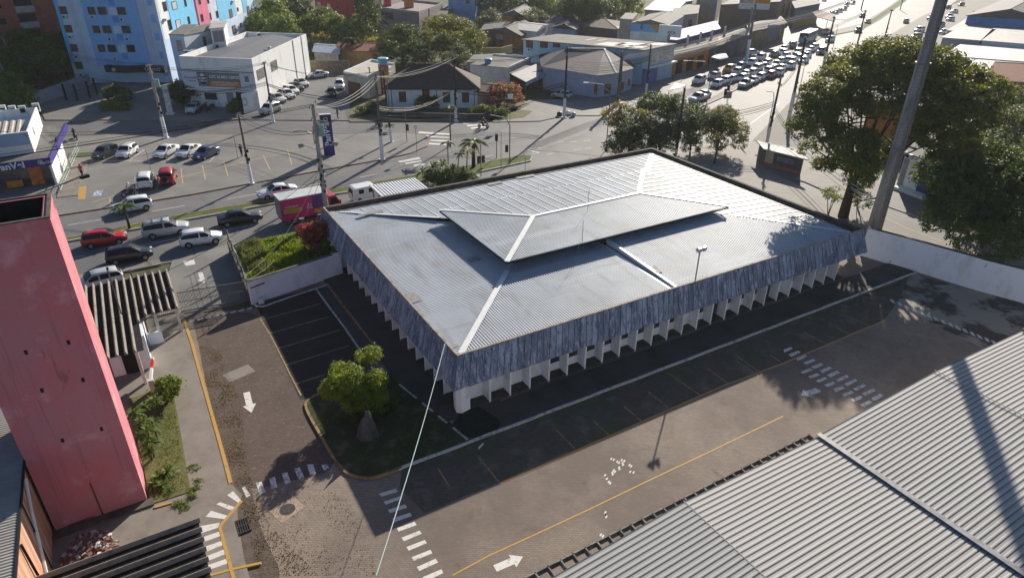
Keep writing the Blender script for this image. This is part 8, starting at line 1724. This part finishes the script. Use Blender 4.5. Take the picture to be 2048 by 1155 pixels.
# the tall concrete mast
M_mast = layered('mast_concrete', .85, [((.16, .16, .18), 1.2, (1, 1, .25), .48, .62, .9, 1), ((.46, .45, .44), 2.5, (1, 1, .2), .6, .72, .6, 2)], base=(.31, .30, .30))
mx, my = 49.9, 4.1
mt = thing('concrete_mast', 'very tall tapering concrete mast with a ladder and cable tray', 'mast', (mx, my, 0))
q = MB(); q.tube([(mx, my, -.1), (mx, my, 12), (mx, my, 38)], [.74, .58, .38], 20); q.build('shaft', M_mast, mt, smooth=True)
q = MB()
for sg in (-.28, .28): q.tube([(mx-.90, my+sg-.3, .3), (mx-.74, my+sg-.3, 12), (mx-.50, my+sg-.3, 38)], .035, 5)
for k in range(110):
    z = .6+k*.34; x = mx-.90+.16*z/12 if z < 12 else mx-.74+.24*(z-12)/26; q.bar((x, my-.58, z), (x, my-.02, z), .03, .03)
q.build('ladder', M_galv, mt)
q = MB(); q.tube([(mx-.5, my-.75, .2), (mx-.42, my-.6, 12), (mx-.3, my-.42, 38)], .07, 6); q.tube([(mx-.3, my-.85, .2), (mx-.25, my-.7, 12), (mx-.18, my-.48, 38)], .05, 6); q.build('cable_tray', M_steel, mt)
q = MB()
for z in (9.6, 17.5, 25.5): r_ = .82-.16*z/12 if z < 12 else .66-.24*(z-12)/26; q.tube([(mx, my, z), (mx, my, z+.18)], r_+.06, 20)
q.build('clamp_ring', M_galv, mt)
POLES = {}
def pole(key, label, bx, by, h, kind='concrete', lean=(0, 0), arms=((.35, 1.9),), base=None, z=0.0, r=.15, trans=False, lamp=None, extra=None, at=None):
    p = G(bx, by, z) if at is None else V(*at)
    t = thing('utility_pole', label, 'pole', (p.x, p.y, z)); m = {'concrete': M_poleg, 'dark': M_pole, 'wood': M_wood}[kind]
    top = V(p.x+lean[0], p.y+lean[1], z+h); q = MB(); q.tube([(p.x, p.y, z-.1), tuple(top)], [r*1.25, r*.75], 8); q.build('shaft', m, t)
    if base: q = MB(); q.tube([(p.x, p.y, z), (p.x+lean[0]*base/h, p.y+lean[1]*base/h, z+base)], [r*1.5, r*1.3], 8); q.box((p.x, p.y, z+.08), (r*4.2, r*4.2, .16)); q.build('whitewashed_foot', M_fw, t)
    out = []
    for i, (dz, w_) in enumerate(arms):
        q = MB(); a = math.radians(58) if not extra else math.radians(extra); e = V(math.cos(a), math.sin(a), 0); c = top-V(0, 0, dz); q.bar(c-e*w_/2, c+e*w_/2, .11, .11); ao = q.build('crossarm', m if kind != 'concrete' else M_pole, t)
        q = MB()
        for k in (-1, -.45, .45, 1): pp = c+e*w_/2*k*.92; q.tube([tuple(pp+V(0, 0, .05)), tuple(pp+V(0, 0, .32))], [.05, .035], 6)
        q.build('insulators', M_ins, ao); out.append((c, e, w_))
    if trans:
        c = top-V(0, 0, 2.6); q = MB(); q.tube([tuple(c+V(.45, -.2, -.55)), tuple(c+V(.45, -.2, .55))], .36, 12); q.build('transformer', mat('transformer_green', (.22, .34, .33), .5, .1), t)
        q = MB(); [q.tube([tuple(c+V(.45+k*.2, -.2, .55)), tuple(c+V(.45+k*.2, -.2, .85))], .04, 5) for k in (-1, 0, 1)]; q.box(tuple(c+V(.1, 0, .2)), (.5, .1, .1)); q.build('bushings', M_pole, t)
        q = MB(); q.tube([tuple(c+V(-.3, .2, -1.4)), tuple(c+V(.2, .1, -.2)), tuple(c+V(.6, .2, .9))], .05, 5); q.tube([tuple(c+V(.3, .2, -2.2)), tuple(c+V(-.3, .1, -1.0)), tuple(c+V(-.2, .2, .4))], .05, 5); q.build('cable_loop', M_steel, t)
    if lamp:
        a = math.radians(lamp[0]); e = V(math.cos(a), math.sin(a), 0); c = top-V(0, 0, lamp[1]); e2 = c+e*lamp[2]+V(0, 0, .7)
        q = MB(); q.tube([tuple(c), tuple(c.lerp(e2, .5)+V(0, 0, .2)), tuple(e2)], .035, 5); q.build('lamp_arm', M_galv, t); q = MB(); q.box(tuple(e2+e*.25), (.6, .26, .12), rz=a); q.build('lamp_head', M_poleg, t)
    q = MB()
    for k in range(3): q.box((p.x+.12*(-1)**k, p.y-.1, z+h*(.36+.06*k)), (.28, .2, .34))
    q.build('cable_box', M_dark, t)
    POLES[key] = (top, out, p); return t
pole('A', 'pole with green transformer and whitewashed foot beside the side street', 333, 277, 10.6, trans=True, arms=((.15, 1.8), (1.2, 1.4)), base=3.2, r=.19)
pole('B', 'dark pole with whitewashed foot on the forecourt kerb', 504, 368, 8.7, 'dark', base=2.6, r=.14, arms=((.3, 1.2),), lean=(-.1, 0))
pole('C', 'slim pole with whitewashed foot in front of the row of cars by the white wall', 547, 245, 9.4, 'dark', base=3.4, r=.14, arms=((.25, 1.8),))
pole('E', 'tall white-footed pole at the tip of the forecourt', 765, 320, 11.3, 'dark', base=3.4, r=.19, arms=((.4, 1.4), (3.2, 1.2)), lamp=(70, 4.6, 2.6))
pole('F', 'second white-footed pole close behind the forecourt tip', 783, 285, 10.6, 'wood', base=2.2, r=.15, arms=((.3, 1.2),), lean=(-.4, .2))
pole('G', 'pole rising in front of the right half of the cottage', 912, 243, 10.4, 'wood', base=2.3, r=.17, arms=((.3, 1.6),))
pole('H', 'dark pole with whitewashed foot beside the rubbish bags at the corner', 1128, 236, 11.6, 'wood', base=3.3, r=.18, arms=((.2, 2.4), (1.5, 1.4)))
pole('I', 'pole with white foot at the shady shop corner', 1291, 195, 9.6, 'wood', base=2.6, r=.16, arms=((.3, 1.4),))
pole('J', 'square brown pole in front of the corner shop doors', 1236, 205, 9.0, 'dark', r=.3, arms=((.5, 2.4),))
pole('K', 'dark pole standing among the street trees behind the office', 1352, 308, 9.2, 'wood', base=.8, r=.16, arms=((.2, 1.0),))
pole('L', 'leaning pole with crossarm at the pavement left of the great tree', 1533, 288, 9.6, 'wood', base=2.6, r=.17, arms=((.9, 1.6),), lean=(.3, 0))
pole('M', 'pole with white foot beside the avenue lanes going away', 1576, 245, 13.5, 'wood', base=5, r=.22, arms=((.4, 1.6),))
pole('N', 'pole with white foot on the avenue median left of the tree crown', 1645, 140, 11.5, 'wood', base=4, r=.22, arms=((.3, 1.8),))
pole('O', 'pole left of the queue in front of the dark shops', 1492, 122, 13.0, 'dark', base=5, r=.3, arms=((.4, 2.4), (2.4, 2.4)))
pole('P', 'pole farther up the avenue beside the dark car', 1712, 100, 10, 'wood', r=.2, arms=((.3, 1.8),))
pole('Q', 'pole with crossarm right of the grass median tip', 1765, 92, 9.5, 'wood', r=.18, arms=((.3, 2.2),))
pole('R', 'pole in the crowded lot right of the mast', 1937, 62, 6, 'wood', r=.14, arms=((.2, 2.2),))
pole('S', 'pole at the left edge among the green trees', 48, 175, 9.5, 'concrete', r=.16, arms=((.1, 2.2),), lean=(-.8, 0))
pole('T', 'second left-edge pole with crossarm nearer the chemist roof', 32, 195, 7.5, 'concrete', r=.14, arms=((.1, 1.8),), lean=(-.8, 0))
pole('D', 'big concrete pole with transformer, platform and twin street lamps by the delivery truck', 648, 468, 13.0, 'concrete', r=.24, trans=True, arms=((.2, 2.2), (1.4, 2.0), (5.2, 1.6)), lamp=(170, 3.2, 1.6), at=(1.7, 34.2, 0))
pole('U', 'pole at the far end of the avenue median', 1800, 20, 9, 'concrete', r=.15, arms=(), lamp=(150, .2, 3))
pole('V', 'pole beside the parked rows under the top edge', 1722, 20, 10, 'wood', r=.2, arms=((.3, 1.6),))
# extra gear on the big pole
top, out, pb = POLES['D']; t = [o for o in COL.objects if o.get('label', '').startswith('big concrete pole')][0]
q = MB(); c = top-V(0, 0, 1.9)
for k in range(5): q.bar(c+V(.2+k*.25, -.5, 0), c+V(.2+k*.25, .5, 0), .04, .04)
q.bar(c+V(.1, -.5, 0), c+V(1.3, -.5, 0), .05, .05); q.bar(c+V(.1, .5, 0), c+V(1.3, .5, 0), .05, .05); q.bar(c+V(0, 0, -.8), c+V(1.2, 0, 0), .05, .05); q.build('platform', M_galv, t)
for sg in (1, -1):
    e2 = top+V(sg*1.3, -sg*.4, -4.0); q = MB(); q.tube([tuple(top-V(0, 0, 4.6)), tuple((top-V(0, 0, 4.6)).lerp(e2, .5)), tuple(e2)], .05, 5); q.build('lamp_arm', M_galv, t); q = MB(); q.tube([tuple(e2), tuple(e2+V(sg*.5, -sg*.1, -.12))], [.16, .22], 10); q.build('lamp_head', M_poleg, t)
q = MB()
for k in range(14):
    z = 3.5+k*.33; a = k*2.4; q.ell((pb.x+.2*math.cos(a), pb.y+.2*math.sin(a), z), (.14, .14, .2), 6, 4)
q.build('cable_bundle', M_dark, t)
# street lamps, traffic signals, thin posts
def lamp(label, bx, by, h, az_, reach, z=0, name='street_lamp', r=.06):
    p = G(bx, by, z); t = thing(name, label, 'lamp', (p.x, p.y, z)); e = V(math.cos(math.radians(az_)), math.sin(math.radians(az_)), 0); top = V(p.x, p.y, z+h)
    q = MB(); q.tube([(p.x, p.y, z), (p.x, p.y, z+h*.85), tuple(top+e*reach*.3), tuple(top+e*reach+V(0, 0, .25))], [r*1.2, r, r*.8, r*.7], 6); q.build('post', M_galv, t)
    q = MB(); c = top+e*(reach+.3)+V(0, 0, .25); q.box(tuple(c), (.75, .28, .12), rz=math.radians(az_)); q.build('lamp_head', M_fw, t); return t
lamp('curved street lamp in front of the left end of the cottage', 780, 238, 7.2, 20, .6)
lamp('arched lamp pole at the junction beside the corner shop', 1212, 300, 9.2, 150, 3.2)
lamp('bent street lamp reaching over the front of the queue', 1412, 215, 8.0, 165, 5)
lamp('street lamp left of the pavement trees beyond the office', 1647//1+0-112, 262, 6.0, 160, .8)
lamp('street lamp with disc head beside the avenue', 1592, 212, 7.0, 90, .1)
lamp('thin tall lamp on the avenue median under the pole', 1665, 100, 6.0, 90, .1)
def signal(label, bx, by, h, heads, z=0, arm=None):
    p = G(bx, by, z); t = thing('traffic_light', label, 'traffic light', (p.x, p.y, z)); q = MB()
    if arm: e = V(math.cos(math.radians(arm[0])), math.sin(math.radians(arm[0])), 0); q.tube([(p.x, p.y, z), (p.x, p.y, z+h-1), tuple(V(p.x, p.y, z+h)+e*.5), tuple(V(p.x, p.y, z+h+.4)+e*arm[1])], .07, 6)
    else: q.tube([(p.x, p.y, z), (p.x, p.y, z+h)], .055, 6)
    q.build('post', M_galv, t)
    for (dx, zz) in heads:
        q = MB(); q.box((p.x+dx, p.y, z+zz), (.34, .26, .95)); ho = q.build('signal_head', M_dark, t)
        for k, c_ in enumerate(((.3, .02, .02), (.3, .2, .02), (.02, .22, .08))):
            q = MB(); q.tube([(p.x+dx, p.y-.13, z+zz+.3-k*.3), (p.x+dx, p.y-.16, z+zz+.3-k*.3)], .1, 10); q.build('lens', mat('lens%d' % k, c_, .3, 0), ho)
signal('arched traffic light post standing on the grass median tip', 1019, 328, 6.2, ((-.45, 2.2),), arm=(150, 2.6))
signal('traffic light post with twin dark heads in front of the office parapet', 962, 352, 4.2, ((-.3, 2.2), (.35, 2.2)))
signal('thin post with one dark signal head near the pedestrian crossing', 814, 285, 5.0, ((.2, 2.2),))
signal('low pedestrian signal on the median edge', 993, 316, 3.4, ((0, 2.9),))
signal('leaning signal post with double heads in front of the queue', 1450, 235, 5.8, ((-.35, 5.0), (-.9, 4.4)))
def thin(label, bx, by, h, sgn=None, z=0, m_=None):
    p = G(bx, by, z); t = thing('sign_post', label, 'sign', (p.x, p.y, z)); q = MB(); q.tube([(p.x, p.y, z), (p.x, p.y, z+h)], .035, 5); q.build('post', M_galv, t)
    if sgn: q = MB(); q.box((p.x, p.y-.05, z+h-sgn[1]/2), (sgn[0], .04, sgn[1]), rz=-.5); q.build('plate', m_ or M_fw, t)
thin('thin post with a small blue-white sign beside the crossing', 834, 305, 3.9, (.5, .5)); thin('thin bare post between the parked cars on the forecourt', 302, 341, 2.9, z=.1); thin('thin post next to the person in black on the forecourt', 476, 317, 3.2, z=.1)
thin('thin pole with square plate at the corner of the verge', 1020, 245, 4.6, (.9, .8)); thin('thin post rising in front of the office parapet near the median', 1050, 352, 2.4); thin('very thin post on the median between the signals', 1002, 340, 5)
thin('grey direction sign on the avenue median', 1450, 222, 3.4, (1.4, 1.2), m_=mat('sign_greyback', (.2, .2, .19), .7, .1)); thin('square grey plate sign standing beside the bus queue', 1540, 92, 5.5, (3.4, 3.0), m_=mat('sign_blueback', (.16, .19, .25), .7, .1)); thin('white bollard post by the shady shop pavement', 1291, 205, 3.2)
# rubbish bags beside the corner pole
for i, (px, py, c_) in enumerate(((1119, 232, (.02, .02, .025)), (1136, 230, (.55, .55, .56)), (1146, 233, (.4, .42, .45)))):
    p = G(px, py, 0); q = MB(); q.ell((p.x, p.y, .35), (.55, .45, .4), 8, 6); tag(q.build('rubbish_bag', mat('bag%d' % i, c_, .5, .2, 5), smooth=True), ['black rubbish bag at the foot of the corner pole', 'white rubbish bag right of the corner pole', 'pale grey sack lying farthest right of the corner pole'][i], 'bag', 'rubbish by the corner pole')
# cable bundles between poles
M_wire = mat('wire_black', (.03, .03, .032), .6, 0); M_wireg = mat('wire_grey', (.16, .155, .15), .5, 0)
def span(a, b, n, sag, label, r=.02, dz=0.0, spread=.3, m_=None, low=None):
    """n sagging lines strapped between two poles"""
    A_, B_ = a, b; q = MB(); rnd = random.Random(label); d = (B_-A_); s_ = V(-d.y, d.x, 0).normalized()
    for k in range(n):
        o_ = s_*spread*(k-(n-1)/2)+V(0, 0, -dz*k); sg = sag*rnd.uniform(.8, 1.25); pts = []
        for i in range(13): t_ = i/12; p = A_.lerp(B_, t_)+o_; p.z -= sg*4*t_*(1-t_); pts.append(tuple(p))
        q.tube(pts, r, 4, cap=False)
    o = q.build('power_cables', m_ or M_wire); return tag(o, label, 'cables')
T_ = lambda k, dz=0: POLES[k][0]-V(0, 0, dz)
span(T_('A', 0), T_('S', 0), 3, 1.0, 'power cables from the transformer pole to the left edge', spread=.5)
span(T_('A', 2.8), T_('S', 2.4), 3, 1.2, 'lower telephone cables from the transformer pole to the left edge', r=.03, dz=.12, spread=.1)
span(T_('A', .2), T_('C', .2), 3, .8, 'power cables between the transformer pole and the slim pole', spread=.5)
span(T_('C', 3.0), T_('A', 3.4), 4, .7, 'telephone cables between transformer pole and slim pole', r=.03, dz=.14, spread=.08)
span(T_('C', .2), T_('F', .3), 3, 1.2, 'power cables passing above the car park entrance', spread=.5)
span(T_('C', 3.2), T_('F', 4.0), 4, 1.1, 'sagging telephone cables above the car park entrance', r=.03, dz=.15, spread=.08)
span(T_('D', .2), V(-60, 30.5, 12.5), 3, .8, 'power cables leaving the big concrete pole towards the left', spread=.5)
span(T_('D', 2.6), T_('B', .3), 2, .8, 'cables from the big concrete pole to the dark forecourt pole', r=.022, dz=.2)
span(T_('B', .8), V(-32, 70, 6.2), 2, .8, 'cables from the dark forecourt pole to the chemist shop', r=.022, dz=.2)
span(T_('D', .4), T_('E', .4), 3, .9, 'power cables from the big concrete pole to the forecourt tip', spread=.4)
span(T_('D', 6.5), V(-14.35, 24.8, 3.0), 1, .8, 'single cable from the big pole down to the gatehouse', r=.025)
span(T_('D', 6.5), V(-8.75, 21.6, 2.6), 2, 1.6, 'slack cables from the big pole to the gate post', r=.022, dz=.3)
span(T_('E', 4.0), T_('G', 4.6), 4, 1.6, 'sagging telephone cables in front of the cottage', r=.03, dz=.18, spread=.08)
span(T_('E', .3), T_('G', .3), 3, .8, 'power cables above the cottage roof', spread=.4)
span(T_('G', .3), T_('H', .3), 3, 1.0, 'power cables from the cottage pole to the corner pole', spread=.4)
span(T_('G', 5.0), T_('H', 5.6), 4, 1.2, 'telephone cables from the cottage pole to the corner pole', r=.035, dz=.22, spread=.1)
span(T_('E', 5.2), T_('H', 6.2), 3, 2.0, 'low slack cables crossing in front of the garden', r=.03, dz=.25, spread=.12)
span(T_('H', 2.0), T_('J', 1.6), 8, .5, 'thick bundle of cables along the corner shop front', r=.045, dz=.26, spread=.1, m_=M_wireg)
span(T_('J', 1.4), T_('I', 1.8), 6, .4, 'bundle of cables between the brown pole and the shop corner pole', r=.045, dz=.22, spread=.1, m_=M_wireg)
span(T_('I', 1.6), T_('O', 4.6), 10, .9, 'heavy bundle of many cables sweeping along the avenue shops', r=.055, dz=.24, spread=.16, m_=M_wireg)
span(T_('J', .6), T_('O', 3.6), 6, .9, 'upper strands of cables sweeping along the avenue shops', r=.045, dz=.22, spread=.3, m_=M_wireg)
span(T_('O', 4.6), T_('V', 3.0), 8, 1.4, 'cables running on up the avenue past the bus', r=.05, dz=.25, spread=.2, m_=M_wireg)
span(T_('H', .3), T_('I', .3), 3, .8, 'power cables above the corner shop roof', spread=.4)
span(T_('K', .2), V(42, 27, 4.6), 1, .3, 'stay cable from the dark tree pole to the office corner', r=.02)
span(T_('K', 3.5), T_('L', 3.2), 4, .7, 'pale cables from the tree pole to the leaning pole', r=.04, dz=.3, spread=.1, m_=mat('wire_pale', (.5, .5, .48), .4, 0))
span(T_('L', 1.2), T_('M', 3.0), 3, .6, 'cables between the leaning pole and the avenue pole', r=.03, dz=.3)
span(T_('L', 4.0), V(49.5, 5.0, 4.6), 4, 1.2, 'pale drooping cables from the leaning pole to the mast', r=.035, dz=.35, spread=.1, m_=MATS['wire_pale'])
span(T_('M', .5), T_('N', .5), 3, .8, 'power cables along the avenue behind the trees', spread=.5)
span(T_('N', .5), T_('P', .5), 3, .8, 'power cables farther along the avenue', spread=.5)
span(T_('H', 3.0), V(53.2, 43.2, 4.8), 1, .5, 'diagonal stay cable from the corner pole over the junction', r=.03, m_=MATS['wire_pale'])
# arrow-shaped bundle of leaning rods by the tree, cardboard litter left out
# street haze
hz = MB(); hz.prism([(-260, -130), (760, -130), (760, 620), (-260, 620)], -1.1, 45)
HAZE = hz.build('haze', bpy.data.materials.new('haze_air')); HAZE['kind'] = 'stuff'
hm = HAZE.data.materials[0]; hm.use_nodes = True; n_ = hm.node_tree; n_.nodes.clear(); o_ = n_.nodes.new('ShaderNodeOutputMaterial'); v_ = n_.nodes.new('ShaderNodeVolumePrincipled')
v_.inputs['Color'].default_value = (.92, .95, 1, 1); v_.inputs['Density'].default_value = .00013; v_.inputs['Anisotropy'].default_value = .35; n_.links.new(v_.outputs[0], o_.inputs['Volume'])
